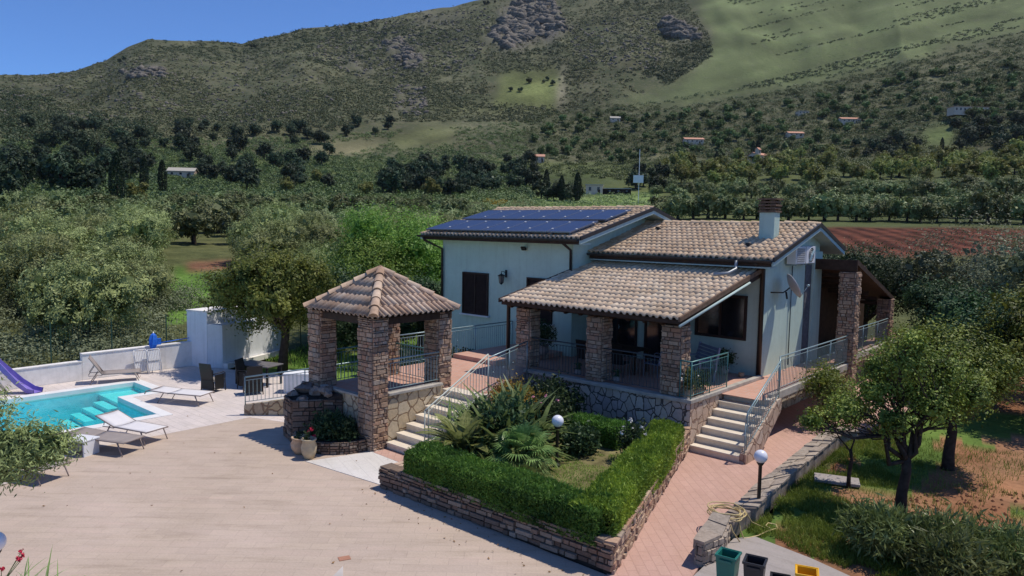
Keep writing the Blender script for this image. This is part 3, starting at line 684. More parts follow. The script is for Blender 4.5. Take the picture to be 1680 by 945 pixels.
# roof vents (two raised dark tiles)
for (px, py) in ((1228, 405), (1080, 378)):
    r_ = ray(px, py); t_ = (4.93-.283*20.9-CAM_H)/(r_[2]-.283*r_[1]); p = Vector((r_[0]*t_, r_[1]*t_, CAM_H+r_[2]*t_))
    v_ = MB(); v_.add([p+Vector(q) for q in ((-.09, -.1, .02), (.09, -.1, .02), (.06, -.1, .13), (-.06, -.1, .13), (-.08, .16, .08), (.08, .16, .08))], [(0, 1, 2, 3), (3, 2, 5, 4), (0, 3, 4), (1, 5, 2)])
    v_.build('roof_vent', M['black'], r2)
# chimney
ch = MB().box(-9.62, 22.92, 5.2, -9.12, 23.36, 6.38).build('chimney', M['wall'], r2, bevel=.01)
q = MB()
for i in range(4): q.box(-9.66+.02*(i % 2), 22.88+.02*(i % 2), 6.382+i*.1, -9.08-.02*(i % 2), 23.4-.02*(i % 2), 6.44+i*.1)
q.box(-9.6, 22.94, 6.40, -9.46, 23.08, 6.78).box(-9.28, 22.94, 6.40, -9.14, 23.08, 6.78).box(-9.6, 23.2, 6.40, -9.46, 23.34, 6.78).box(-9.28, 23.2, 6.40, -9.14, 23.34, 6.78)
q.prism([(-9.68, 22.86), (-9.06, 22.86), (-9.06, 23.42), (-9.68, 23.42)], 6.785, 6.83)
q.build('chimney_cap', M['tile_chimney'] if 'tile_chimney' in M else plain('brown_chimney_brick', (.17, .11, .075), .9, .2, var=.3, scale=9), r2)
M['brick_brown'] = bpy.data.materials['brown_chimney_brick']

# ---- porch roof
pr_sl = .222; pe_y, pe_z = 16.4, 3.48; ptop = 21.45; ptz = pe_z+pr_sl*(ptop-pe_y); px0, px1 = -15.05, -8.86
prf = hp(MB().slab([(px0+.02, pe_y+.05, pe_z-.03), (px0+.02, ptop, ptz-.03), (px0+.02, ptop, ptz-.13), (px0+.02, pe_y+.05, pe_z-.13)], (px1-px0-.04, 0, 0)).build('porch_roof', M['wood']))
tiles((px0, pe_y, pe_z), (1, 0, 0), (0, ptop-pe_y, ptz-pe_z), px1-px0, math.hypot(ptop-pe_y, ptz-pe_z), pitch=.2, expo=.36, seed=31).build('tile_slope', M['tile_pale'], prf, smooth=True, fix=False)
for xx, nm in ((px1-.01, 1), (px0-.05, 0)):
    MB().slab([(xx, pe_y-.02, pe_z+.06), (xx, ptop, ptz+.06), (xx, ptop, ptz-.08), (xx, pe_y-.02, pe_z-.06)], (.06, 0, 0)).build('verge_board', M['brick_brown'] if nm else M['wood'], prf)
gl = MB(); gl.tube([(px1+.08, pe_y-.1, pe_z-.16), (px1+.08, ptop-1.0, ptz-.36)], .035, 8); gl.build('drip_pipe', M['fascia_teal'], prf, smooth=True)
for i in range(12):
    x = -14.8+i*.53; MB().slab([(x, 16.5, pe_z-.135), (x, 21.4, ptz-.145), (x, 21.4, ptz-.26), (x, 16.6, pe_z-.22)], (.09, 0, 0)).build('rafter', M['wood'], prf)
hp(box1('porch_beam', (-14.9, 16.93, 3.25, -8.95, 17.2, 3.36), M['wood'], bevel=.01))
for (a, b) in ((-14.78, -14.2), (-12.06, -11.5), (-9.62, -9.02)):
    stone_pillar('porch_pillar', a, b, 16.86, 17.38, 1.385, 3.25, int(-a*10), hp)
# pipes
def pipe(pts, r, name='downpipe', mat=None): return hp(MB().tube(pts, r, 10).build(name, mat or M['dark_metal'], smooth=True))
pipe([(-21.9, 19.25, 5.32), (-21.9, 19.3, 5.2), (-21.48, 19.9, 4.85), (-21.48, 19.92, 1.3)], .05)
pipe([(-14.98, 19.3, 5.32), (-14.98, 19.9, 5.0), (-14.98, 19.92, 3.9)], .05)
pipe([(-8.82, 20.85, 4.82), (-8.82, 21.2, 4.66), (-8.80, 21.42, 4.6), (-8.80, 21.42, 1.28)], .075)
pipe([(-14.95, 16.62, 3.4), (-14.95, 16.7, 3.3), (-14.95, 16.72, .3)], .06)
pipe([(-9.35, 20.74, 4.86), (-9.35, 20.7, 4.72), (-9.3, 20.62, 4.62), (-9.4, 20.3, 4.5), (-9.75, 20.05, 4.44)], .05, 'overflow_pipe', plain('grey_zinc', (.3, .32, .33), .4, .5, metal=.3))
hp(MB().tube([(-8.70, 23.55, 1.4), (-8.70, 23.55, 4.75)], .018, 6).build('cable_conduit', M['rail_dark'], smooth=True))
# windows / doors
def window(x0, x1, z0, z1, y, sill=True, fr=.06, pane=None, name='window'):
    f = MB(); f.box(x0, y-.05, z0, x0+fr, y+.02, z1).box(x1-fr, y-.05, z0, x1, y+.02, z1).box(x0+fr, y-.05, z1-fr, x1-fr, y+.02, z1).box(x0+fr, y-.05, z0, x1-fr, y+.02, z0+fr)
    f.box((x0+x1)/2-.03, y-.045, z0+fr, (x0+x1)/2+.03, y+.02, z1-fr)
    o = hp(f.build(name, M['shutter']))
    s_ = MB(); n = int((z1-z0-2*fr)/.05)
    for i in range(n):
        zz = z0+fr+.01+i*.05
        for a, b in ((x0+fr, (x0+x1)/2-.032), ((x0+x1)/2+.032, x1-fr)): s_.slab([(a, y-.02, zz), (a, y-.03, zz+.012), (a, y+.002, zz+.046), (a, y+.004, zz+.03)], (b-a, 0, 0))
    s_.box(x0+fr, y+.005, z0+fr, x1-fr, y+.015, z1-fr)
    s_.build(pane or 'louvre_shutter', M['shutter'], o)
    if sill: MB().box(x0-.08, y-.12, z0-.06, x1+.08, y+.02, z0-.003).build('sill', M['white_paint'], o, bevel=.006)
    return o
window(-20.35, -18.95, 2.34, 3.98, 19.985); window(-17.0, -15.8, 2.34, 3.95, 19.985)
def door(x0, x1, z0, z1, y, mat='glass_dark'):
    o = hp(MB().box(x0, y-.04, z0, x0+.08, y+.02, z1).box(x1-.08, y-.04, z0, x1, y+.02, z1).box(x0+.08, y-.04, z1-.08, x1-.08, y+.02, z1).box((x0+x1)/2-.04, y-.04, z0, (x0+x1)/2+.04, y+.02, z1-.08).build('door', M['shutter']))
    MB().box(x0+.08, y-.01, z0+.02, x1-.08, y, z1-.08).build('door_glass', M[mat], o)
    MB().tube([((x0+x1)/2+.07, y-.09, 2.25), ((x0+x1)/2+.07, y-.09, 2.4)], .012, 6).box((x0+x1)/2+.06, y-.09, 2.3, (x0+x1)/2+.08, y-.04, 2.33).build('handle', M['rail'], o)
    return o
door(-14.75, -13.2, T, 3.6, 21.485); door(-12.9, -11.2, T, 3.6, 21.485)  # real doorways, widened so their dark panes carry the porch's deep shade
w3 = hp(MB().box(-11.0, 21.43, 2.35, -10.92, 21.5, 3.75).box(-9.35, 21.43, 2.35, -9.27, 21.5, 3.75).box(-10.92, 21.43, 3.67, -9.35, 21.5, 3.75).box(-10.92, 21.43, 2.35, -9.35, 21.5, 2.43).box(-10.17, 21.43, 2.43, -10.1, 21.5, 3.67).build('window', M['shutter']))
MB().box(-10.92, 21.47, 2.43, -9.35, 21.49, 3.67).build('pane', M['glass_dark'], w3)
def open_shutter(x, y, rot):
    q = MB(); q.box(0, -.02, 2.4, .72, .02, 3.7); o = hp(q.build('shutter_leaf', M['shutter'])); o.location = (x, y, 0); o.matrix_parent_inverse = HM.inverted(); o.rotation_euler.z = rot
for (x, z) in ((-12.35, 3.62), (-11.1, 3.25)):
    v_ = MB()
    for i in range(5): v_.box(x, 21.47-.02, z+i*.06, x+.22, 21.48, z+i*.06+.035)
    hp(v_.build('vent_grille', M['white_paint']))

# ------------------------------------------------------------------ solar panels
def PLN(px, py, a, b, c):
    r = ray(px, py); t = (a-b*c-CAM_H)/(r[2]-b*r[1]); return Vector((r[0]*t, r[1]*t, CAM_H+r[2]*t))
k = NT('solar_cells'); v = k.coord(); br = k.n('TexBrick'); k.l(v, br.inputs['Vector']); br.offset = 0
br.inputs['Scale'].default_value = 1; br.inputs['Brick Width'].default_value = .165; br.inputs['Row Height'].default_value = .165; br.inputs['Mortar Size'].default_value = .006
br.inputs['Color1'].default_value = (.02, .026, .07, 1); br.inputs['Color2'].default_value = (.024, .03, .078, 1); br.inputs['Mortar'].default_value = (.028, .033, .07, 1)
M['cells'] = k.fin(br.outputs[0], .3, .45); k.b.inputs['Coat Weight'].default_value = .12; k.b.inputs['Coat Roughness'].default_value = .05
sb = .2457; A0 = 5.43+.16
tilt = math.atan(sb)
def panel(x0, x1, v0, v1, first, lab):
    yb_, zb_ = 19.3+v0*math.cos(tilt), A0+v0*math.sin(tilt)
    if first is None:
        t = empty('solar_panel', (x0, yb_, zb_), 0, None, 'solar panel', 'solar panels on the upper roof'); t.rotation_euler = (tilt, 0, 0)
        w_, d_ = x1-x0, v1-v0
        MB().box(.02, .02, 0, w_-.02, d_-.02, .032).build('cell_glass', M['cells'], t)
        f = MB().box(0, 0, -.01, w_, .02, .038).box(0, d_-.02, -.01, w_, d_, .038).box(0, .02, -.01, .02, d_-.02, .038).box(w_-.02, .02, -.01, w_, d_-.02, .038)
        f.box(.1, .1, -.12, .14, d_-.1, -.012).box(w_-.14, .1, -.12, w_-.1, d_-.1, -.012)
        f.build('panel_frame', plain('aluminium_edge', (.2, .22, .27), .35, .5, metal=.5), t)
        
        for cv in (.2, .8): MB().box(w_-.03, d_*cv, .039, w_+.03, d_*cv+.06, .058).build('clamp', M['white_paint'], t)
    else:
        t = copy_tree(first); t.location = (x0, yb_, zb_)
    t['label'] = lab; return t
def vat(px, py): p = PLN(px, py, A0, sb, 19.3); return p.x, (p.y-19.3)/math.cos(tilt)
LA = vat(708, 377); LB = vat(933, 383); LC = vat(975, 363); LD = vat(747, 361); UA = vat(775, 357); UB = vat(1003, 358); UC = vat(1034, 342); UD = vat(813, 343)
PANEL_DBG = (LA, LB, LC, LD, UA, UB, UC, UD)
pw, pd_ = 1.04, 1.66
first = None; names_ = ['first', 'second', 'third', 'fourth', 'fifth', 'sixth', 'seventh']
for row, (x_r, v0, nn) in enumerate(((LB[0], LA[1], 7), (UB[0], LA[1]+pd_+.25, 7))):
    for i in range(nn):
        x0 = x_r - (i+1)*pw
        lab = 'blue solar panel, %s from the ridge-side gable in the %s row' % (names_[i], ('lower, eave-side', 'upper, ridge-side')[row])
        t = panel(x0+.01, x0+pw-.01, v0, v0+pd_, first, lab); first = first or t
print('PANELS', [tuple(round(q, 2) for q in p) for p in PANEL_DBG])

# ------------------------------------------------------------------ terrace (thing with floor and clad walls)
ter_t = empty('raised_terrace', (-12, 19, 0), 0, 'raised terrace with pink tiled floor and crazy stone clad walls round the house', 'terrace')
TM = Matrix.Translation((-12, 19, 0))
def tp(o): o.parent = ter_t; o.matrix_parent_inverse = TM.inverted(); KIDS.setdefault(ter_t.name, []).append(o); return o
q = MB(); q.prism([(-14.95, 16.86), (-8.7, 16.86), (-8.7, 21.55), (-14.95, 21.55)], 0, T-.02)
q.prism([(-17.7, 13.95), (-13.1, 13.72), (-14.3, 16.86), (-14.951, 16.86), (-14.951, 20.05), (-17.7, 20.05)], 0, T-.02)
tp(q.build('terrace_core', M['crazy']))
q = MB(); q.prism([(-14.94, 17.0), (-8.76, 17.0), (-8.76, 21.5), (-14.94, 21.5)], T-.018, T)
q.prism([(-17.62, 13.75), (-13.1, 13.75), (-14.35, 17.0), (-14.942, 17.0), (-14.942, 20.0), (-17.62, 20.0)], T-.018, T+.001)
q.prism([(-8.759, 18.5), (-7.5, 18.5), (-7.5, 26.0), (-7.9, 26.4), (-7.9, 36), (-8.76, 36)], T-.018, T)
tp(q.build('tiled_floor', M['terra']))
tp(box1('front_cladding', (-14.25, 16.78, .0, -8.66, 16.858, T), M['crazy']))
tp(box1('side_cladding', (-8.70, 16.79, 0, -8.645, 18.75, T), M['crazy_pink']))
cpg = MB().box(-14.3, 16.72, T+.002, -8.6, 17.0, T+.1).box(-8.76, 17.001, T+.002, -8.6, 21.3, T+.1)
tp(cpg.build('coping', M['coping'], bevel=.01))
# entrance landing, one step up
q = MB().prism([(-17.6, 16.85), (-15.6, 16.85), (-15.3, 18.0), (-15.3, 19.98), (-17.6, 19.98)], T+.002, T+.15)
tp(q.build('landing_step', M['terra'], bevel=.01))
# walkway slab with its kerb
q = MB().prism([(-8.76, 18.99), (-7.42, 18.99), (-7.42, 26.0), (-7.82, 26.5), (-7.82, 36), (-8.76, 36)], 1.02, T-.019)
q.box(-8.95, 18.7, 0, -8.62, 36, 1.01)
tp(q.build('walkway_slab', M['crazy_tan']))
q = MB().prism([(-7.52, 18.98), (-7.4, 18.98), (-7.4, 26.0), (-7.52, 26.0)], T-.12, T+.09); q.prism([(-7.92, 26.5), (-7.8, 26.5), (-7.8, 36), (-7.92, 36)], T-.12, T+.09)
tp(q.build('walkway_kerb', M['coping'], bevel=.01))

# ------------------------------------------------------------------ stairs
def stairs(name, label, x0, x1, y0, n, run, rise, mat, loc, right_stringer=False, skew=0):
    t = empty(name, loc, 0, label, 'staircase'); lx, ly, _ = loc
    for i in range(n):
        last = i == n-1
        q = MB(); ya = y0+i*run; yb_ = y0+(i+1)*run + (.25 if last else .02)
        q.box(x0-lx, ya-ly+.03, .0 if i == 0 else (i)*rise-.1, x1-lx, yb_-ly, (i+1)*rise-.045)
        q.box(x0-lx-.0, ya-ly-.0, (i+1)*rise-.043, x1-lx+.0, yb_-ly, (i+1)*rise)
        q.build('step', mat, t, bevel=.006)
    return t
st1 = stairs('porch_stairs', 'cream stone staircase of seven steps climbing to the porch terrace beside the walkway', -8.64, -7.3, 16.8, 7, .315, .181, M['cream_stone'], (-8, 17, 0))
q = MB(); yz = [(16.84, 0), (17.62, 0), (19.0, .98), (19.0, 1.3), (18.75, 1.3), (16.84, .24)]
q.slab([(-7.298, y, z) for y, z in yz], (.17, 0, 0)); o = q.build('stringer_wall', M['crazy_pink'], None); o.parent = st1; o.matrix_parent_inverse = Matrix.Translation((-8, 17, 0)).inverted(); KIDS[st1.name].append(o)
st2 = stairs('terrace_stairs', 'cream stone staircase climbing from the court beside the stone gazebo', -14.38, -13.02, 11.42, 7, .325, .181, M['cream_stone'], (-13.7, 12.5, 0))

# ------------------------------------------------------------------ railings
def railing(name, label, runs, mat, h=.98, sp=.11, r=.017, br=.0088, group=None, loc=None, second=True, posts=True, deco=True):
    """runs: list of polylines of floor points; one thing"""
    p0 = Vector(loc or runs[0][0]); t = empty(name, p0, 0, label, 'railing', group)
    rails, bal, pst = MB(), MB(), []
    for run in runs:
        pts = [Vector(p)-p0 for p in run]
        rails.tube([p+Vector((0, 0, h)) for p in pts], r*1.25, 8)
        if second: rails.tube([p+Vector((0, 0, h-.1)) for p in pts], r*.6, 6)
        rails.tube([p+Vector((0, 0, .09)) for p in pts], r*.6, 6)
        for i, p in enumerate(pts):
            if posts: pst.append(MB().tube([p, p+Vector((0, 0, h))], r, 8))
            if i < len(pts)-1:
                q_ = pts[i+1]; n = max(1, round((q_-p).xy.length/sp))
                for k in range(1, n):
                    b = p.lerp(q_, k/n); bal.tube([b+Vector((0, 0, .09)), b+Vector((0, 0, h-.1 if second else h))], br, 5, cap=False)
                    if deco and k % 7 == 3: bal.sphere(b+Vector((0, 0, h*.55)), .022, 6)
    rails.build('handrail', mat, t, smooth=True, fix=False); bal.build('baluster_bars', mat, t, smooth=True, fix=False)
    for q_ in pst: q_.build('post', mat, t, smooth=True, fix=False)
    return t
c1 = T+.1
railing('porch_railing', 'teal metal railing round the open corner of the porch', [[(-9.0, 16.84, c1), (-8.68, 16.84, c1), (-8.68, 17.9, c1), (-8.68, 18.95, c1)]], M['rail_teal'])
railing('porch_railing', 'dark railing under the porch roof between its first and middle stone pillars', [[(-14.2, 16.95, c1), (-12.06, 16.95, c1)]], M['rail_dark'], posts=False)
railing('porch_railing', 'dark railing under the porch roof beside the wide stone corner pillar', [[(-11.5, 16.95, c1), (-9.62, 16.95, c1)]], M['rail_dark'], posts=False)
railing('stair_railing', 'pale metal railing down the open side of the porch stairs', [[(-7.2, 16.9, .02), (-7.2, 17.0, .28), (-7.2, 18.95, T+.04)]], M['rail'], h=1.0)
railing('walkway_railing', 'long pale metal railing along the walkway as far as its first stone pillar', [[(-7.2, 18.96, T+.04), (-7.46, 19.6, c1-.01), (-7.46, 21.7, c1-.01), (-7.46, 23.8, c1-.01), (-7.46, 25.6, c1-.01)]], M['rail'], h=.95)
railing('walkway_railing', 'pale metal railing between the two stone canopy pillars', [[(-7.86, 26.6, c1-.01), (-7.86, 28.7, c1-.01), (-7.86, 30.6, c1-.01), (-7.9, 32.3, c1-.01)]], M['rail'], h=.95)
railing('terrace_stair_railing', 'cream painted railing climbing beside the gazebo stairs', [[(-12.98, 11.5, .24), (-12.98, 11.62, .3), (-12.98, 13.72, T+.1)]], plain('cream_painted_metal', (.5, .52, .45), .5, .4, var=.1), h=1.0)
railing('terrace_railing', 'pale railing at the top of the gazebo stairs along the slanting terrace edge', [[(-12.98, 13.74, T), (-13.55, 15.2, T), (-14.15, 16.7, T)]], M['rail'], h=1.0)
railing('terrace_railing', 'railing along the house side of the terrace behind the gazebo', [[(-17.66, 14.3, T), (-17.66, 16.0, T), (-17.66, 18.0, T), (-17.66, 19.95, T)]], M['rail'], h=1.0)

# ------------------------------------------------------------------ gazebo
gz = empty('stone_gazebo', (-15.9, 12.5, 0), 0, 'square gazebo on four stacked stone pillars under a pyramid tile roof', 'gazebo')
GMx = Matrix.Translation((-15.9, 12.5, 0))
def gp(o): o.parent = gz; o.matrix_parent_inverse = GMx.inverted(); KIDS.setdefault(gz.name, []).append(o); return o
for (x0, x1, y0, y1, zb) in ((-15.02, -14.4, 11.0, 11.52, -.02), (-17.34, -16.76, 11.03, 11.58, -.02), (-15.1, -14.5, 13.32, 13.84, -.02), (-17.3, -16.76, 13.32, 13.84, -.02)):
    stone_pillar('pillar', x0, x1, y0, y1, zb, 3.44, int(y0*13-x0*7), gp)
gp(box1('base_block', (-17.25, 11.12, 0, -14.47, 13.94, T-.03), M['crazy_tan']))
gp(box1('tiled_floor', (-17.24, 11.13, T-.028, -14.48, 13.7, T-.004), M['terra']))
gp(box1('side_cladding', (-14.468, 11.521, 0, -14.42, 13.399, 1.36), M['crazy_tan']))
gp(box1('front_cladding', (-16.759, 11.06, 0, -15.021, 11.118, 1.3), M['crazy_tan']))
gp(MB().box(-14.6, 11.523, 1.362, -14.36, 13.398, 1.43).box(-16.758, 11.03, 1.302, -15.022, 11.2, 1.36).build('coping', M['coping'], bevel=.008))
ex0, ex1, ey0, ey1, ez = -17.2, -14.16, 10.84, 13.78, 3.46; ax, ay, az_ = -15.9, 12.42, 4.5
rf = gp(MB().add([(ex0+.1, ey0+.1, ez-.05), (ex1-.1, ey0+.1, ez-.05), (ex1-.1, ey1-.1, ez-.05), (ex0+.1, ey1-.1, ez-.05), (ax, ay, az_-.06)], [(0, 1, 4), (1, 2, 4), (2, 3, 4), (3, 0, 4), (3, 2, 1, 0)]).build('roof', M['wood']))
cor = [Vector((ex0, ey0, ez)), Vector((ex1, ey0, ez)), Vector((ex1, ey1, ez)), Vector((ex0, ey1, ez))]; apx = Vector((ax, ay, az_))
def rchild(o): o.parent = rf; o.matrix_parent_inverse = rf.matrix_parent_inverse.inverted() @ rf.matrix_parent_inverse if False else Matrix.Identity(4); KIDS.setdefault(rf.name, []).append(o); return o
for i in range(4):
    a, b = cor[i], cor[(i+1) % 4]; U = (b-a).normalized(); wd = (b-a).length; foot = a + U*((apx-a).dot(U)); Wv = apx-foot; Ln = Wv.length; f0 = (foot-a).length
    def clip(v, f0=f0, wd=wd, Ln=Ln): s_ = min(1, v/Ln); return f0*s_, wd-(wd-f0)*s_
    mb = tiles(a, U, Wv, wd, Ln, pitch=.185, expo=.40, h=.06, seed=40+i, clip=clip); rchild(mb.build('tile_slope', M['tile_gaz'], None, smooth=True, fix=False))
for i in range(4):
    mb = ridge_tiles(cor[i]+(cor[i]-apx).normalized()*-.02+Vector((0, 0, .0)), apx+Vector((0, 0, .03)), .115, .4, 50+i); rchild(mb.build('hip_cap', M['tile_gaz'], None, smooth=True, fix=False))
gp(MB().box(-17.3, 11.1, 3.2, -14.45, 11.24, 3.4).box(-14.62, 11.25, 3.2, -14.48, 13.8, 3.4).box(-17.3, 13.6, 3.2, -14.63, 13.74, 3.4).box(-17.2, 11.25, 3.2, -17.06, 13.59, 3.4).build('ring_beam', M['wood']))
railing('gazebo_railing', 'pale railing on the stair side of the gazebo between two stone pillars', [[(-14.5, 11.54, 1.43), (-14.5, 13.38, 1.43)]], M['rail'], h=.85, posts=False)
railing('gazebo_railing', 'dark teal railing on the rear side of the gazebo', [[(-16.74, 13.68, T), (-15.1, 13.68, T)]], M['rail_teal'], h=.95, posts=False)
railing('gazebo_railing', 'dark teal railing on the pool side of the gazebo', [[(-17.05, 11.6, T), (-17.05, 13.38, T)]], M['rail_teal'], h=.95, posts=False)

# ------------------------------------------------------------------ canopy over the side walkway
cn = empty('lean_to_canopy', (-9, 30, 0), 0, 'dark timber lean-to canopy on two tall stone pillars beyond the gable', 'canopy')
CMx = Matrix.Translation((-9, 30, 0))
def cpn(o): o.parent = cn; o.matrix_parent_inverse = CMx.inverted(); KIDS.setdefault(cn.name, []).append(o); return o
stone_pillar('pillar', -7.84, -7.3, 25.55, 26.1, 0, 4.46, 71, cpn); stone_pillar('pillar', -8.35, -7.85, 32.2, 32.8, 0, 3.1, 72, cpn)
cpn(MB().slab([(-13.5, 25.62, 4.86), (-7.35, 25.62, 4.86), (-7.95, 32.95, 3.12), (-13.5, 32.95, 3.12)], (0, 0, -.08)).build('roof_sheet', M['wood']))
cpn(MB().box(-13.5, 25.56, 4.5, -7.3, 25.615, 4.86).slab([(-7.345, 25.62, 4.88), (-7.945, 32.95, 3.14), (-7.945, 32.95, 2.98), (-7.345, 25.62, 4.7)], (.05, 0, 0)).build('fascia_board', M['wood']))
for i in range(6):
    y = 26.5+i*1.15; cpn(box1('joist', (-13.4, y, 4.42-(y-25.6)*.238, -8.1, y+.1, 4.56-(y-25.6)*.238), M['wood']))
# ------------------------------------------------------------------ grounds (structure)
def sheet(name, polys, z, mat, th=.22):
    q = MB()
    for p in polys: q.prism(p, z-th, z)
    o = q.build(name, mat); tag(o, kind='structure'); return o
PX0, PX1, PYN, PYF, PYB, PXB = -26.75, -21.76, -2.2, 8.7, 9.94, -24.8
CW = .34
# the court around the pool hole
court = [[(-19.6, 5.9), (-18.3, 4.6), (-15, -14), (-6.4, -14), (-6.4, 9.7), (-12.3, 9.7), (-14.97, 9.42), (-14.4, 11.1), (-18.0, 11.1), (-19.6, 10.5)]]
sheet('court_paving', court, 0, M['court'])
deck = [[(-28.4, -14), (-15.0, -14), (-18.3, 4.6), (-19.6, 5.9), (-21.42, 5.9), (-21.42, PYN-CW), (-28.4, PYN-CW)],
        [(-28.4, PYN-CW), (PX0-CW, PYN-CW), (PX0-CW, PYB+CW), (-28.4, PYB+CW)],
        [(PX1+CW, 5.9), (-19.6, 5.9), (-19.6, 10.5), (-19.6, PYB+CW), (PXB+CW, PYB+CW), (PXB+CW, PYF+CW), (PX1+CW, PYF+CW)],
        [(-28.4, PYB+CW), (-19.6, PYB+CW), (-19.6, 10.5), (-18.0, 11.1), (-17.4, 13.4), (-21.5, 15.5), (-27.6, 13.2), (-28.4, 13.0)]]
sheet('pool_deck', deck, .004, M['deck'])
sheet('white_entry_paving', [[(-14.95, 9.43), (-12.33, 9.71), (-12.33, 9.6), (-12.31, 11.4), (-14.36, 11.4), (-14.4, 11.1)]], .008, M['white_deck'])
sheet('stair_mat_tiles', [[(-14.36, 11.0), (-13.0, 10.95), (-13.0, 11.42), (-14.36, 11.42)]], .012, M['pink'])
sheet('pink_path', [[(-6.4, -14), (-4.6, -14), (-5.3, 10.5), (-5.9, 13.5), (-6.3, 20.5), (-5.7, 24), (-5.4, 30), (-5.8, 41), (-8.9, 41), (-8.9, 16.9), (-8.85, 16.6), (-6.4, 9.7)]], .002, M['pink'])
sheet('concrete_apron', [[(-5.45, 12.5), (-5.2, 12.85), (-4.1, 12.66), (-3.4, 12.45), (-2.2, 11.9), (-1.5, 8), (-2, -14), (-4.59, -14), (-5.29, 10.5)]], .03, M['concrete'], .3)
# two odd tiles set in the court
sheet('inset_tile', [[(-10.12, 7.0), (-9.98, 6.94), (-9.9, 7.12), (-10.04, 7.18)]], .009, plain('rust_inset_tile', (.4, .2, .13), .8, .2))

sheet('inset_star_point', [[tuple(P(563, 929, z=0)[:2]), tuple(P(540, 952, z=0)[:2]), tuple(P(563, 975, z=0)[:2])]], .009, plain('pale_inset_marble', (.5, .46, .42), .6, .3))
# ------------------------------------------------------------------ pool
pool = empty('swimming_pool', (-24, 5, 0), 0, 'turquoise rectangular pool with white coping and wide corner steps', 'swimming pool')
PM = Matrix.Translation((-24, 5, 0))
def pp(o): o.parent = pool; o.matrix_parent_inverse = PM.inverted(); KIDS.setdefault(pool.name, []).append(o); return o
k = NT('pool_tile'); v = k.coord(); n1 = k.noise(v, 2.2, 3, .6, 1.2)
M['pool_tile'] = k.fin(k.ramp(n1.outputs[0], [(.35, (.22, .68, .80)), (.65, (.36, .82, .92))]), .5, .4)
M['pool_step'] = plain('pale_pool_step', (.34, .80, .84), .5, .4, var=.05)
q = MB()
D = -1.1
q.add([(PX0, PYN, D), (PX1, PYN, D), (PX1, PYF, D), (PX0, PYF, D)], [(0, 1, 2, 3)])
for (a, b) in (((PX0, PYN), (PX1, PYN)), ((PX1, PYN), (PX1, PYF)), ((PX1, PYF), (PXB, PYF)), ((PXB, PYF), (PXB, PYB)), ((PXB, PYB), (PX0, PYB)), ((PX0, PYB), (PX0, PYN))):
    q.add([(a[0], a[1], D), (b[0], b[1], D), (b[0], b[1], -.163), (a[0], a[1], -.163)], [(0, 1, 2, 3)])
pp(q.build('basin', M['pool_tile'], fix=False))
for i, (y0, y1, z) in enumerate(((8.8, 9.94, -.24), (8.45, 8.8, -.36), (8.1, 8.45, -.5), (7.75, 8.1, -.64), (7.4, 7.75, -.8))):
    pp(MB().box(PX0+(.004 if y0 > 8.7 else .5), y0, -1.09, PXB-.004 if y0 > 8.7 else -24.9, y1, z).build('pool_step', M['pool_step']))
k = NT('pool_water'); v = k.coord(); n1 = k.noise(v, 3.5, 4, .6, .6); k.bump(n1.outputs[0], .22, .05)
tr = k.n('BsdfTransparent'); tr.inputs[0].default_value = (.48, .93, .92, 1); gl = k.n('BsdfGlossy'); gl.inputs['Roughness'].default_value = .03; fr = k.n('Fresnel'); fr.inputs[0].default_value = 1.33
bn = k.t.nodes['Bump']; k.l(bn.outputs[0], gl.inputs['Normal']); k.l(bn.outputs[0], fr.inputs['Normal'])
ms = k.n('MixShader'); k.l(k.math('MULTIPLY', fr.outputs[0], .8), ms.inputs[0]); k.l(tr.outputs[0], ms.inputs[1]); k.l(gl.outputs[0], ms.inputs[2]); k.l(ms.outputs[0], k.out.inputs[0])
q = MB(); q.add([(PX0, PYN, -.11), (PX1, PYN, -.11), (PX1, PYF, -.11), (PXB, PYF, -.11), (PXB, PYB, -.11), (PX0, PYB, -.11)], [(0, 1, 2, 3, 4, 5)]); pp(q.build('pool_water', k.m, fix=False))
q = MB(); o_ = CW; z0, z1 = -.16, .035
q.box(PX0-o_, PYN-o_, z0, PX0, PYB+o_, z1).box(PX0+.001, PYB, z0, PXB+o_, PYB+o_, z1).box(PXB, PYF+.001, z0, PXB+o_, PYB-.001, z1).box(PXB+o_+.001, PYF, z0, PX1+o_, PYF+o_, z1).box(PX1, PYN-o_, z0, PX1+o_, PYF-.001, z1).box(PX0+.001, PYN-o_, z0, PX1-.001, PYN, z1)
pp(q.build('coping', plain('white_pool_coping', (.74, .73, .71), .7, .3, var=.06), bevel=.01))

# ------------------------------------------------------------------ boundary wall, shed, ramp
bw = empty('boundary_wall', (-28.6, 8, 0), 0, 'low white boundary wall behind the pool with a step in its height', 'wall')
for (y0, y1, z) in ((-14, 8.83, (.35, .66)), (8.832, 13.0, (.92, .95))):
    n = 1; MB().slab([(.0, y0-8, -.3), (.0, y1-8, -.3), (.0, y1-8, z[1]), (.0, y0-8, z[0])], (-.22, 0, 0)).build('wall_panel', M['white_wall'], bw, bevel=.01)
    MB().slab([(.02, y0-8, z[0]+.002), (.02, y1-8, z[1]+.002), (.02, y1-8, z[1]+.04), (.02, y0-8, z[0]+.04)], (-.27, 0, 0)).build('wall_cap', M['white_wall'], bw)
bw.location.x = -28.42
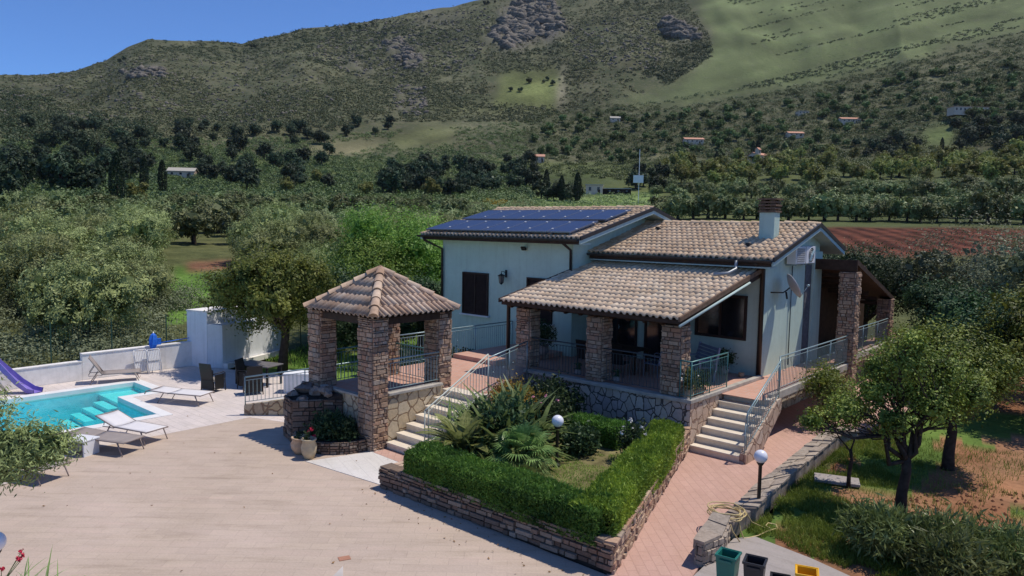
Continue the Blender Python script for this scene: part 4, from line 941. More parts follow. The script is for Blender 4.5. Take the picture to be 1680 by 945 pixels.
# green wire fence beyond the wall
fn = empty('wire_fence', (-28.9, 4, 0), 0, 'dark green wire mesh fence standing behind the low white pool wall', 'fence')
q, pq = MB(), MB()
for i in range(15): pq.tube([(0, -14+i*2, -.2), (0, -14+i*2, 2.1)], .025, 6)
for i in range(281): q.tube([(0, -14+i*.1, .2), (0, -14+i*.1, 2.0)], .0035, 3, cap=False)
for j in range(13): q.tube([(0, -14, .25+j*.145), (0, 14, .25+j*.145)], .0035, 3, cap=False)
gmat = plain('green_wire', (.02, .06, .04), .5, .4)
q.build('wire_mesh', gmat, fn, fix=False); pq.build('fence_post_bars', gmat, fn, fix=False)

sh = empty('pool_shed', (-28, 14, 0), 0, 'plain white pool shed with a lower block and open flat top', 'shed')
def sp_(o): o.parent = sh; o.matrix_parent_inverse = Matrix.Translation((-28, 14, 0)).inverted(); KIDS.setdefault(sh.name, []).append(o); return o
sp_(MB().prism([(-28.64, 12.7), (-27.62, 13.03), (-28.2, 15.0), (-29.2, 14.7)], -.05, 2.2).build('tall_block', M['white_block'], bevel=.01))
sp_(MB().prism([(-28.66, 12.68), (-27.6, 13.01), (-28.18, 15.02), (-29.22, 14.72)], 2.202, 2.26).build('top_rim', M['white_wall']))
sp_(MB().prism([(-27.6, 13.04), (-27.3, 13.5), (-28.9, 17.2), (-29.5, 16.9), (-28.2, 14.9)], -.05, [1.75, 1.7, 1.6, 1.6, 1.75]).build('low_block', M['white_block'], bevel=.01))
sp_(MB().prism([(-27.28, 13.5), (-27.1, 13.6), (-28.75, 17.3), (-28.9, 17.2)], -.05, .16).build('white_plinth', M['white_wall']))

rp = empty('garden_ramp', (-19, 12, 0), 0, 'ramp edged by a low tan stone wall leading up behind the gazebo', 'ramp')
def rpp(o): o.parent = rp; o.matrix_parent_inverse = Matrix.Translation((-19, 12, 0)).inverted(); KIDS.setdefault(rp.name, []).append(o); return o
rpp(MB().prism([(-20.1, 10.6), (-19.95, 10.5), (-17.45, 12.9), (-17.6, 13.1)], -.05, [.3, .3, .82, .82]).build('edge_wall', M['crazy_tan'], bevel=.01))
rpp(MB().prism([(-21.2, 11.7), (-20.1, 10.62), (-17.62, 13.1), (-17.75, 15.2), (-19.2, 15.6)], -.05, [.03, .05, .62, .9, .6]).build('ramp_floor', M['white_deck']))
railing('ramp_railing', 'pale railing on the low stone wall of the ramp before the gazebo', [[(-20.0, 10.57, .3), (-18.72, 11.8, .56), (-17.55, 12.95, .82)]], M['rail'], h=.84, sp=.12, deco=False)

# ------------------------------------------------------------------ planter walls and beds
pl = empty('planter', (-10, 12, 0), 0, 'long raised planter with dry stacked stone walls in the court', 'planter')
def plp(o): o.parent = pl; o.matrix_parent_inverse = Matrix.Translation((-10, 12, 0)).inverted(); KIDS.setdefault(pl.name, []).append(o); return o
fw = plp(MB().prism([(-12.30, 9.63), (-6.48, 9.75), (-6.52, 9.98), (-12.30, 9.9)], -.05, [.44, .52, .52, .44]).build('front_wall', M['joint'], bevel=.012))
rr = random.Random(12); q = MB(); q.uv = []; stone_face(q, (-12.32, 9.63), (-6.31, 9.757), -.02, .44, rr, (.06, .15), (.12, .42), .06, .012, .0135)
x = -12.3
while x < -6.5:
    w = rr.uniform(.2, .45); zz = .44+(x+12.3)*.0135; k = rr.randrange(4000); n0 = len(q.v); q.box(x+.008, 9.60+.02*(x+12.3)+rr.uniform(-.03, .02), zz-.0, min(x+w-.008, -6.45), 9.92+.02*(x+12.3), zz+rr.uniform(.03, .06)); q.uv += [(k+.5, 2.5)]*(len(q.v)-n0); x += w
q.build('stone_facing', M['ledge_dark'], fw, fix=False)
sw = plp(MB().prism([(-6.475, 9.705), (-6.33, 9.79), (-8.65, 16.72), (-8.86, 16.72), (-6.515, 9.985)], -.05, [.5, .5, .62, .62, .5]).build('side_wall', M['joint'], bevel=.012)); q = MB(); q.uv = []; stone_face(q, (-6.33, 9.76), (-8.66, 16.76), -.02, .5, rr, (.05, .13), (.1, .34), .05, .01, .017)
u = 0
while u < 7.3:
    w = rr.uniform(.18, .4); k = rr.randrange(4000); n0 = len(q.v); a_, b_ = Vector((-6.4, 9.78, 0))+Vector((-.316, .949, 0))*u, Vector((-6.4, 9.78, 0))+Vector((-.316, .949, 0))*min(u+w-.015, 7.33)
    z_ = .5+.017*u; nn = Vector((.949, .316, 0))*.12; e_ = rr.uniform(.03, .06); q.prism([tuple((a_-nn)[:2]), tuple((b_-nn)[:2]), tuple((b_+nn)[:2]), tuple((a_+nn)[:2])], z_, z_+e_); q.uv += [(k+.5, 2.5)]*(len(q.v)-n0); u += w
q.build('stone_facing', M['ledge'], sw, fix=False)
plp(MB().prism([(-12.32, 9.905), (-12.05, 9.905), (-12.0, 11.6), (-12.3, 11.6)], -.05, .44).build('end_wall', M['crazy_pink'], bevel=.012))
plp(MB().prism([(-12.04, 9.9), (-6.52, 9.99), (-8.85, 16.76), (-12.9, 16.76), (-14.2, 16.7), (-13.0, 13.8), (-12.94, 11.5), (-12.04, 11.5)], -.04, .42).build('soil_bed', plain('planter_soil_and_turf', (.17, .15, .07), .95, .1, var=.5, scale=2.5, bump=.8, bs=20)))
# fountain bed under the gazebo
fb = empty('fountain_planter', (-15.8, 11, 0), 0, 'curved dry stone planter with a rough stone backdrop at the foot of the gazebo', 'planter')
arc = [(-15.75+1.15*math.cos(R(a)), 10.97+1.12*math.sin(R(a))) for a in range(180, 361, 12)]; arci = [(-15.75+.95*math.cos(R(a)), 10.97+.92*math.sin(R(a))) for a in range(360, 179, -12)]
q = MB(); n = len(arc)
for i in range(n-1): q.prism([(arc[i][0]+15.8, arc[i][1]-11), (arc[i+1][0]+15.8, arc[i+1][1]-11), (arci[n-2-i][0]+15.8, arci[n-2-i][1]-11), (arci[n-1-i][0]+15.8, arci[n-1-i][1]-11)], -.02, .3)
q.build('curved_wall', M['joint'], fb); q = MB(); q.uv = []; rr = random.Random(5)
for i in range(n-1): stone_face(q, (arc[i][0]+15.8, arc[i][1]-11), (arc[i+1][0]+15.8, arc[i+1][1]-11), 0, .31, rr, (.05, .09), (.1, .3), .03)
q.build('stone_facing', M['ledge_dark'], fb, fix=False)
q = MB(); q.prism([(a+15.8, b-11) for a, b in arci], -.02, .22); q.build('soil_bed', M['soil'], fb)
q = MB(); rr = random.Random(4)
q.prism([(-1.45, -.75), (-.75, -.95), (-.3, -.3), (.1, .03), (-1.5, .03)], 0, [1.1, 1.0, 1.1, 1.28, 1.3])
q.build('stone_backdrop', M['joint'], fb, bevel=.03); q = MB(); q.uv = []
for a, b in (((-1.5, .03), (-1.45, -.75)), ((-1.45, -.75), (-.75, -.95)), ((-.75, -.95), (-.3, -.3)), ((-.3, -.3), (.1, .03))): stone_face(q, a, b, 0, 1.12, rr, (.08, .2), (.16, .42), .05)
q.build('backdrop_facing', M['ledge_dark'], fb, fix=False)
for i, (x, y, z, s) in enumerate(((-1.25, -.25, 1.28, .26), (-.8, -.2, 1.26, .2), (-.45, -.1, 1.3, .2), (-1.3, -.6, 1.14, .17), (-.75, -.65, 1.1, .16), (-.3, -.15, 1.24, .14))):
    mb = MB(); mb.sphere((x, y, z), s, 4, .55); mb.v = [(a+rr.uniform(-.3, .3)*s, b+rr.uniform(-.3, .3)*s, c+rr.uniform(-.22, .22)*s) for a, b, c in mb.v]; mb.build('rough_stone', M['old_wall'], fb)

M['cap_stone'] = stone_mat('weathered_cap_stone', [(.29, .24, .19), (.38, .32, .26), (.32, .28, .235), (.44, .375, .3), (.26, .22, .19)])
# ------------------------------------------------------------------ low wall along the garden
lw = empty('garden_wall', (-6, 17, 0), 0, 'long low weathered stone kerb wall between the pink path and the garden', 'wall')
inn = [(-5.84, 13.35), (-6.03, 15.0), (-6.2, 17.5), (-6.4, 20.2), (-6.16, 21.3)]; out = [(-5.72, 21.0), (-5.98, 20.3), (-5.84, 17.9), (-5.72, 15.9), (-5.5, 13.6)]
q = MB(); I2 = [(a+6, b-17) for a, b in inn]; O2 = [(a+6, b-17) for a, b in out[::-1]]
for i in range(4): q.prism([I2[i], O2[i], O2[i+1], I2[i+1]], -.1, .28)
q.build('wall_body', M['old_wall'], lw, bevel=.02); q = MB(); q.uv = []; rr = random.Random(31)
def lerp2(L_, t): i_ = min(int(t), len(L_)-2); f_ = t-i_; return (L_[i_][0]*(1-f_)+L_[i_+1][0]*f_, L_[i_][1]*(1-f_)+L_[i_+1][1]*f_)
t_ = 0.0
while t_ < 3.98:
    dt = rr.uniform(.1, .26); t2 = min(t_+dt, 4.0); cut = rr.uniform(.3, .7); e = [rr.uniform(-.02, .02) for _ in range(6)]
    a0, a1, b0, b1 = lerp2(I2, t_+.012), lerp2(I2, t2-.012), lerp2(O2, t_+.012), lerp2(O2, t2-.012)
    mx = lambda p, q_, f_: (p[0]*(1-f_)+q_[0]*f_, p[1]*(1-f_)+q_[1]*f_)
    for (f0, f1) in ((-.06+e[0], cut-.02), (cut+.02, 1.06+e[1])):
        k = rr.randrange(4000); n0 = len(q.v); z_ = .285+rr.uniform(.01, .05); q.prism([mx(a0, b0, f0), mx(a0, b0, f1), mx(a1, b1, f1+e[2]), mx(a1, b1, f0+e[3])], .27, [z_+rr.uniform(-.012, .012) for _ in range(4)]); q.uv += [(k+.5, 2.5)]*(len(q.v)-n0)
    t_ = t2
q.build('cap_stones', M['cap_stone'], lw, fix=False)
lw2 = empty('wall_stub', (-5.5, 12, 0), 0, 'short thick weathered wall end carrying the coiled yellow hose', 'wall')
MB().prism([(.14, -.93), (0, -.93), (-.30, .38), (-.06, .5), (.24, -.4)], -.05, .40).build('wall_body', M['joint'], lw2, bevel=.03)
q = MB(); q.uv = []
for a, b in (((-.30, .38), (0, -.93)), ((0, -.93), (.14, -.93)), ((.14, -.93), (.24, -.4)), ((.24, -.4), (-.06, .5)), ((-.06, .5), (-.30, .38))): stone_face(q, a, b, -.02, .41, rr, (.08, .16), (.12, .34), .05)
for pg in ([(.17, -.97), (-.03, -.97), (-.16, -.45), (.24, -.5)], [(-.17, -.42), (.25, -.47), (.13, -.05), (-.25, 0)], [(-.26, .03), (.12, -.02), (-.05, .54), (-.35, .4)]): n0 = len(q.v); k = rr.randrange(4000); q.prism(pg, .41, .41+rr.uniform(.03, .06)); q.uv += [(k+.5, 2.5)]*(len(q.v)-n0)
q.build('stone_facing', M['cap_stone'], lw2, fix=False)
MB().prism([(-.02, .55), (-.3, .45), (-.36, 1.3), (.0, 1.35)], -.05, .3).build('sunken_step', M['old_wall'], lw2, bevel=.02)
sl_ = tag(MB().obox((-5.05, 17.05, .08), .95, .5, .07, Matrix.Rotation(R(20), 3, 'Z')).build('stone_slab', M['concrete'], bevel=.01), 'flat pale stone slab lying in the grass beside the low garden wall', 'slab')
# ------------------------------------------------------------------ sun loungers
def lounger(loc, rz, label, back=0, frame='lounge_frame', cloth='lounge_cloth', flat=False):
    """along +Y local from foot (y=0) to head (y=1.95), 0.66 wide"""
    t = empty('sun_lounger', loc, rz, label, 'sun lounger', 'sun loungers round the pool'); w2 = .33; h = .34; bl = 1.22
    hd = Vector((0, bl+math.cos(back)*.72, h+math.sin(back)*.72))
    f = MB()
    for s in (-1, 1):
        f.tube([(s*w2, .02, h-.02), (s*w2, .03, h), (s*w2, bl, h)], .018, 8); f.tube([(s*w2, bl, h), (s*w2, hd.y, hd.z)], .018, 8)
        if flat: f.tube([(s*w2, hd.y, hd.z), (s*w2, hd.y+.1, hd.z-.03), (s*w2, hd.y+.14, hd.z-.12)], .018, 8)
    f.tube([(-w2, .02, h), (w2, .02, h)], .018, 8); f.tube([(-w2, hd.y, hd.z), (w2, hd.y, hd.z)], .018, 8)
    f.tube([(-w2, bl, h-.02), (w2, bl, h-.02)], .014, 8)
    f.build('frame', M[frame], t, smooth=True, fix=False)
    for s in (-1, 1):
        for (y0, y1) in ((.22, .06), (bl+.15, bl+.38)):
            MB().tube([(s*w2, y0, h), (s*(w2+.01), y1, 0)], [.019, .013], 8).build('leg', M[frame], t, smooth=True)
    if back > .2:
        for s in (-1, 1): MB().tube([(s*(w2-.03), bl+.42, h), (s*(w2-.03), bl+math.cos(back)*.4, h+math.sin(back)*.4)], .012, 6).build('back_strut', M[frame], t, smooth=True); MB().tube([(s*w2, bl, h-.03), (s*w2, bl+.42, h-.03)], .012, 6).build('rear_rail', M[frame], t, smooth=True)
    def cloth_mb(p, q, n):
        a, b = [], []
        V_, F_ = [], []
        for i in range(n+1):
            y = p[0]+(q[0]-p[0])*i/n; z = p[1]+(q[1]-p[1])*i/n
            for j in range(5):
                x = -w2+.01+(2*w2-.02)*j/4; sag = -.022*(1-((j-2)/2)**2)
                V_.append((x, y, z+sag))
        for i in range(n):
            for j in range(4): F_.append((i*5+j, i*5+j+1, i*5+j+6, i*5+j+5))
        return MB().add(V_, F_)
    o = cloth_mb((.04, h+.012), (bl-.01, h+.012), 8).build('seat_sling', M[cloth], t, smooth=True, fix=False); o.modifiers.new('s', 'SOLIDIFY').thickness = .006
    o = cloth_mb((bl+.02, h+.014), (hd.y-.02, hd.z+.012), 5).build('back_sling', M[cloth], t, smooth=True, fix=False); o.modifiers.new('s', 'SOLIDIFY').thickness = .006
    return t
def face(a, b): return math.atan2(b[1]-a[1], b[0]-a[0]) - math.pi/2
# feet end -> head end, from the photo
p = P(222, 741, z=0); hd = P(160, 716, z=.2)
lounger((-18.45, 6.85, 0), face((-18.45, 6.85), (-19.95, 6.15)), 'taupe lounger lying flat, nearest the court of the pair at the pool corner', 0.05, flat=True)
lounger((-18.95, 7.6, 0), face((-18.95, 7.6), (-20.5, 7.1)), 'white sling lounger with raised back beside the flat taupe one', .3, cloth='white_cloth')
lounger((-21.95, 10.35, 0), face((-21.95, 10.35), (-23.6, 9.5)), 'white sling lounger lying flat alone on the paving by the pool steps', .05, cloth='white_cloth', flat=True)
lounger((-27.15, 10.35, 0), face((-27.15, 10.35), (-27.85, 8.5)), 'taupe lounger with steeply raised back along the white boundary wall', 1.0)
lounger((-17.6, 4.9, 0), face((-17.6, 4.9), (-19.2, 4.2)), 'taupe lounger partly hidden under the overhanging olive branches', 0.1)
# white side table
tb = empty('side_table', (-19.32, 5.95, 0), R(25), 'low white plastic side table beside the flat taupe lounger', 'table')
MB().box(-.3, -.24, .36, .3, .24, .4).build('table_top', M['white_paint'], tb, bevel=.01)
for sx in (-.27, .27): MB().box(sx-.02, -.22, 0, sx+.02, .22, .358).build('leg', M['white_paint'], tb)

# ------------------------------------------------------------------ folded white chairs, blue parasol, slide
cs = empty('folding_chair', (-28.1, 10.85, 0), R(-75), 'folded white plastic chairs leaning against the boundary wall', 'chair')
def folding(loc, lab, tilt_):
    t = empty('folding_chair', loc, R(92), lab, 'folding chair', 'folded white chairs at the wall'); t.rotation_euler = (R(tilt_), 0, R(92))
    f = MB()
    for s in (-1, 1): f.tube([(s*.24, 0, 0), (s*.24, 0, .86), (s*.2, 0, .93)], .018, 8); f.tube([(s*.2, .05, 0), (s*.2, .05, .72)], .016, 8)
    f.tube([(-.2, 0, .93), (.2, 0, .93)], .018, 8); f.build('frame', M['white_paint'], t, smooth=True, fix=False)
    b_ = MB()
    for i in range(7): b_.box(-.2+i*.06, -.012, .5, -.16+i*.06, .012, .88)
    b_.build('backrest', M['white_paint'], t, fix=False)
    s_ = MB()
    for i in range(7): s_.box(-.2+i*.06, .035, .12, -.16+i*.06, .06, .52)
    s_.build('seat', M['white_paint'], t, fix=False)
bpy.data.objects.remove(cs)
folding((-28.05, 10.75, 0), 'folded white slatted chair leaning on the boundary wall, on the pool-lounger side', -14); folding((-27.88, 11.15, 0), 'folded white slatted chair leaning on the boundary wall, beside the blue parasol', -12)
um = empty('folded_parasol', (-28.12, 11.12, 0), 0, 'closed bright blue parasol leaning on the white boundary wall', 'parasol'); um.rotation_euler = (R(-6), R(-8), 0)
MB().tube([(0, 0, 0), (0, 0, 1.56)], .018, 8).build('pole', M['white_paint'], um, smooth=True)
q = MB(); n = 14; prof = [(.02, .85), (.07, .93), (.11, 1.05), (.12, 1.25), (.09, 1.42), (.03, 1.5)]
for a in range(len(prof)):
    for i in range(n): an = 2*math.pi*i/n; r_ = prof[a][0]*(1+.3*(i % 2)); q.v.append((r_*math.cos(an), r_*math.sin(an), prof[a][1]))
for a in range(len(prof)-1):
    for i in range(n): q.f.append((a*n+i, a*n+(i+1) % n, (a+1)*n+(i+1) % n, (a+1)*n+i))
q.build('canopy_cloth', M['blue'], um)
bp = empty('pool_brush', (-28.55, 11.6, 1.05), 0, 'blue telescopic pool brush lying on top of the white boundary wall', 'pool brush')
MB().tube([(0, 0, 0), (.0, 1.25, .08)], .018, 8).build('pole', M['blue'], bp, smooth=True); MB().box(-.04, -.1, -.06, .04, .04, .18).build('brush_head', M['blue'], bp, bevel=.01)
sd = empty('play_slide', (-27.85, 6.6, 0), 0, 'violet plastic playground slide beside the pool at the white wall', 'slide')
path = [(-.25, -1.0, 1.35), (-.22, -.75, 1.38), (-.15, -.5, 1.22), (0, -.2, .82), (.2, .1, .42), (.5, .42, .1), (.8, .62, .04)]
q = MB(); ring = []
for i, pnt in enumerate(path):
    pnt = Vector(pnt); t_ = (Vector(path[min(i+1, 6)])-Vector(path[max(i-1, 0)])).normalized(); s_ = t_.cross(Vector((0, 0, 1))).normalized(); u_ = s_.cross(t_)
    for (a, b) in ((-.27, .15), (-.23, .16), (-.2, 0), (.2, 0), (.23, .16), (.27, .15), (.24, -.04), (-.24, -.04)): q.v.append(tuple(pnt + s_*a + u_*b))
for i in range(6):
    for k_ in range(8): q.f.append((i*8+k_, i*8+(k_+1) % 8, i*8+8+(k_+1) % 8, i*8+8+k_))
q.build('chute', M['purple'], sd, smooth=False); sd.scale = (.82, .82, .82)
q = MB(); q.tube([(-.52, -1.0, 1.3), (-.5, -.95, 1.75), (-.35, -.6, 1.72), (-.3, -.4, 1.4)], .045, 8).tube([(0.02, -1.1, 1.3), (0, -1.0, 1.75), (.1, -.65, 1.72), (.14, -.45, 1.4)], .045, 8); q.build('side_hoop', M['purple'], sd, smooth=True)
q = MB()
for s in (-1, 1): q.tube([(-.25+s*.22, -1.5, 0), (-.25+s*.2, -1.05, 1.35)], .03, 8).tube([(-.2+s*.2, -.2, 0), (-.25+s*.2, -.9, 1.2)], .03, 8)
q.build('support_frame', M['cream_stone'], sd, smooth=True); q = MB()
for i in range(5): q.tube([(-.45, -1.42+i*.09, .22+i*.25), (-.05, -1.42+i*.09, .22+i*.25)], .02, 6)
q.build('ladder_rungs', M['cream_stone'], sd, smooth=True)

# ------------------------------------------------------------------ shaded seating by the pool
def armchair(loc, rz, lab, mat='black', cushion=None, nm='garden_chair', group='black garden chairs under the fruit tree'):
    t = empty(nm, loc, rz, lab, 'chair', group); m = M[mat]
    if nm == 'garden_chair': MB().box(-.26, .262, .1, .26, .285, .42).box(-.285, -.2, .1, -.265, .2, .6).box(.265, -.2, .1, .285, .2, .6).build('woven_side', m, t)
    MB().box(-.28, -.27, .38, .28, .27, .42).build('seat', cushion or m, t, bevel=.01)
    MB().slab([(-.27, .25, .42), (.27, .25, .42), (.25, .36, 1.0), (-.25, .36, 1.0)], (0, .03, 0)).build('backrest', m, t, bevel=.008)
    for sx in (-.27, .27):
        for sy in (-.25, .25): MB().tube([(sx, sy, .4), (sx*1.03, sy*1.05, 0)], .018, 8).build('leg', m, t)
        MB().tube([(sx, -.25, .4), (sx, -.26, .62), (sx, -.2, .65), (sx, .28, .64)], .018, 8).build('armrest', m, t, smooth=True)
    return t
g_seat = plain('grey_cushion', (.25, .23, .21), .9, .1)
armchair((-23.65, 11.35, 0), R(200), 'black garden chair with a pale seat pad nearest the pool steps', cushion=g_seat)
armchair((-23.3, 12.45, 0), R(120), 'black garden chair at the shed side of the shaded table')
armchair((-22.35, 12.1, 0), R(250), 'black garden chair between the shaded table and the ramp railing')
tbl = empty('garden_table', (-23.6, 13.0, 0), R(20), 'dark garden table in the shade of the fruit tree', 'table')
MB().box(-.75, -.42, .7, .75, .42, .74).build('table_top', plain('grey_table_top', (.16, .15, .15), .5, .4), tbl, bevel=.01)
for sx in (-.68, .68):
    for sy in (-.36, .36): MB().box(sx-.03, sy-.03, 0, sx+.03, sy+.03, .698).build('leg', M['black'], tbl)
bx = empty('storage_box', (-21.3, 13.6, 0), R(42), 'pale storage box seen behind the ramp railing', 'box')
MB().box(-.8, -.3, 0, .8, .3, .62).build('box_body', M['white_block'], bx, bevel=.02); MB().box(-.82, -.32, .622, .82, .32, .68).build('lid', M['white_block'], bx, bevel=.015)

# ------------------------------------------------------------------ porch furniture
def bench(loc, rz, lab, mat):
    t = empty('slatted_bench', loc, rz, lab, 'bench'); m = M[mat]
    q = MB()
    for i in range(5): q.box(-.62, -.25+i*.1, .42, .62, -.17+i*.1, .445)
    q.build('seat', m, t, bevel=.004); q = MB()
    for i in range(5): q.slab([(-.62, .26+i*.03, .52+i*.1), (.62, .26+i*.03, .52+i*.1), (.62, .28+i*.03, .595+i*.1), (-.62, .28+i*.03, .595+i*.1)], (0, .02, 0))
    q.build('backrest', m, t)
    for s in (-.58, .58): MB().box(s-.03, -.25, 0, s+.03, -.19, .62).build('leg', m, t); MB().slab([(s-.03, .22, 0), (s-.03, .28, 0), (s-.03, .44, 1.02), (s-.03, .38, 1.02)], (.06, 0, 0)).build('leg', m, t); MB().box(s-.03, -.26, .622, s+.03, .34, .65).build('armrest', m, t)
    return t
M['blue_slat'] = plain('blue_grey_painted_slats', (.2, .24, .33), .6, .3, var=.15)
bench((-10.1, 19.9, T), R(-35), 'blue grey slatted bench on the porch by the teal railing', 'blue_slat')
tb2 = empty('dining_table', (-12.5, 19.3, T), 0, 'dark dining table in the deep shade of the porch', 'table')
MB().box(-.9, -.45, .71, .9, .45, .75).build('table_top', M['wood'], tb2, bevel=.01)
for sx in (-.8, .8):
    for sy in (-.38, .38): MB().box(sx-.035, sy-.035, 0, sx+.035, sy+.035, .708).build('leg', M['wood'], tb2)
for (x, y, r_, lab) in ((-13.1, 18.5, 175, 'dark porch chair on the court side of the dining table, by the dark drainpipe end'), (-12.0, 18.5, 190, 'dark porch chair on the court side of the dining table, behind the middle pillar'), (-11.15, 19.3, 265, 'blue porch chair at the end of the dining table near the bench')):
    armchair((x, y, T), R(r_), lab, 'blue_slat' if 'blue' in lab else 'black', nm='porch_chair', group='porch chairs')

# ------------------------------------------------------------------ wall lantern, dish, air conditioners, floodlight
ln = empty('wall_lantern', (-18.05, 19.99, 4.0), 0, 'black carriage lantern on the pale wall between two shuttered windows', 'wall lamp')
q = MB(); q.tube([(0, 0, .02), (0, -.12, .1), (0, -.26, .12), (0, -.26, .02)], .012, 8).box(-.05, -.01, -.12, .05, .0, .16); q.build('bracket', M['black'], ln)
q = MB(); q.lathe([(.03, 0), (.15, -.05), (.14, -.07)], (0, -.26, .02), 6)
for i in range(6): a = math.pi*2*i/6; q.tube([(.12*math.cos(a), -.26+.12*math.sin(a), -.05), (.08*math.cos(a), -.26+.08*math.sin(a), -.3)], .008, 5)
q.lathe([(.09, -.3), (.06, -.34), (.015, -.38)], (0, -.26, 0), 6).lathe([(.02, .02), (.008, .1)], (0, -.26, 0), 6); q.build('lantern_cage', M['black'], ln)
MB().lathe([(.07, -.29), (.105, -.06)], (0, -.26, 0), 6).build('lantern_glass', plain('smoky_glass', (.15, .15, .14), .2, .6), ln)
fl = empty('floodlight', (-17.1, 19.98, 5.0), 0, 'small dark floodlight under the eave of the upper roof', 'floodlight')
MB().obox((0, -.12, 0), .2, .06, .14, Matrix.Rotation(R(30), 3, 'X')).build('lamp_body', M['black'], fl, bevel=.005); MB().box(-.02, -.1, -.01, .02, .02, .02).build('bracket', M['black'], fl)
ds = empty('satellite_dish', (-8.4, 22.3, 4.0), 0, 'white satellite dish on a bracket on the sunlit gable wall', 'satellite dish')
nrm = Vector((.62, .50, .42)).normalized(); Rm = nrm.to_track_quat('Z', 'Y').to_matrix()
q = MB(); K = 24; prof = [(r_*.082, (r_*.082)**2*.6) for r_ in range(6)]
for r_, z in prof:
    for i in range(K): a = 2*math.pi*i/K; q.v.append(tuple(Rm @ Vector((r_*math.cos(a), r_*math.sin(a), z)) + Vector((.1, .1, .05))))
for a in range(5):
    for i in range(K): q.f.append((a*K+i, a*K+(i+1) % K, (a+1)*K+(i+1) % K, (a+1)*K+i))
o = q.build('reflector', plain('dish_grey', (.42, .39, .38), .5, .4, var=.05), ds, smooth=True, fix=False); o.modifiers.new('s', 'SOLIDIFY').thickness = .015
c0 = Vector((.1, .1, .05)); lo = c0 + Rm @ Vector((0, -.42, .1)); tp_ = c0 + nrm*.5 + Rm @ Vector((0, -.2, 0))
MB().tube([lo, tp_], .012, 6).sphere(tp_, .045, 8).build('receiver_arm', M['rail'], ds, smooth=True)
MB().tube([(-.34, -.35, -.12), (-.05, -.1, -.12), (.02, .0, -.05), (.08, .07, .03)], .02, 8).tube([(.0, .0, -.1), (.03, .03, -.32)], .03, 8).build('wall_bracket', M['black'], ds, smooth=True)
def ac(loc, lab, grille):
    t = empty('air_conditioner', loc, 0, lab, 'air conditioner')
    MB().box(0, 0, 0, .3, .82, .56).build('casing', M['white_paint'], t, bevel=.015)
    q = MB()
    if grille:
        q.box(.301, .06, .05, .304, .76, .51); q.build('fan_recess', M['black'], t); q = MB()
        for i in range(9): q.box(.305, .06+i*.0825, .05, .318, .072+i*.0825, .51)
        for i in range(8): q.box(.306, .06, .05+i*.062, .316, .76, .06+i*.062)
        q.build('grille', M['white_paint'], t)
    else:
        vs = [(.302, .45+.24*math.cos(2*math.pi*i/32), .28+.24*math.sin(2*math.pi*i/32)) for i in range(32)]; q.slab(vs, (.003, 0, 0)); q.build('fan_recess', M['black'], t); q = MB()
        for r_ in (.06, .12, .18, .24): q.tube([(.31, .45+r_*math.cos(2*math.pi*i/24), .28+r_*math.sin(2*math.pi*i/24)) for i in range(25)], .005, 4)
        q.build('grille', M['white_paint'], t)
        MB().tube([(.307, .3, .08), (.307, .4, .25), (.307, .6, .4)], .06, 6).build('fan_blade', M['rail'], t)
    MB().box(-.3, .08, -.05, .28, .12, -.004).box(-.3, .7, -.05, .28, .74, -.004).build('wall_bracket', M['rail'], t)
    return t
ac((-8.69, 22.98, 4.74), 'white air conditioner with a square grille under the gable', True); ac((-8.69, 23.88, 4.74), 'white air conditioner with a round fan under the gable', False)

# ------------------------------------------------------------------ lamps with white globes
def globe_lamp(loc, h, lab, r=.135):
    t = empty('globe_lamp', loc, 0, lab, 'lamp post')
    MB().lathe([(.09, 0), (.09, .04), (.045, .08), (.038, .1), (.036, h-.16), (.05, h-.14), (.075, h-.1), (.08, h-.08)], n=14).build('post', M['dark_metal'], t, smooth=True, bevel=0)
    MB().sphere((0, 0, h+r-.1), r, 16).build('globe', M['globe'], t, smooth=True); return t
pL = P(1240, 834, z=0)
globe_lamp((-5.62, 14.0, 0), 1.17, 'white globe lamp on a dark post at the garden wall near the stairs')
globe_lamp((-9.62, 12.45, .42), 1.0, 'white globe lamp rising among the planter shrubs')
globe_lamp((-11.16, 2.36, 0), 1.42, 'white globe lamp cut by the frame above the red flowers')

# ------------------------------------------------------------------ bins, hose, pots
def bin_(px, py, hz, mat, lab, rz=0, w=.31, open_=True):
    c = P(px, py, z=hz); t = empty('waste_bin', (c.x, c.y, .03), rz, lab, 'bin', 'household waste bins'); h = hz-.03; a, b = w*.38, w*.5
    q = MB(); q.add([(-a, -a, 0), (a, -a, 0), (a, a, 0), (-a, a, 0), (-b, -b, h), (b, -b, h), (b, b, h), (-b, b, h), (-b+.02, -b+.02, h), (b-.02, -b+.02, h), (b-.02, b-.02, h), (-b+.02, b-.02, h), (-a+.02, -a+.02, .03), (a-.02, -a+.02, .03), (a-.02, a-.02, .03), (-a+.02, a-.02, .03)],
        [(3, 2, 1, 0)] + [(i, (i+1) % 4, 4+(i+1) % 4, 4+i) for i in range(4)] + [(4+i, 4+(i+1) % 4, 8+(i+1) % 4, 8+i) for i in range(4)] + [(8+i, 8+(i+1) % 4, 12+(i+1) % 4, 12+i) for i in range(4)] + [(12, 13, 14, 15)])
    q.build('bin_body', mat, t)
    q = MB()
    for (x0, y0, x1, y1) in ((-b-.015, -b-.015, b+.015, -b+.005), (-b-.015, b-.005, b+.015, b+.015), (-b-.015, -b+.006, -b+.005, b-.006), (b-.005, -b+.006, b+.015, b-.006)): q.box(x0, y0, h-.03, x1, y1, h+.012)
    q.build('rim', mat, t, bevel=.006)
    MB().box(-.1, -b-.035, h-.09, .1, -b-.02, h-.05).build('handle', mat, t)
    return t
bin_(1195, 908, .62, plain('green_bin_plastic', (.015, .16, .12), .4, .5), 'open dark green waste bin beside the wall stub', R(8))
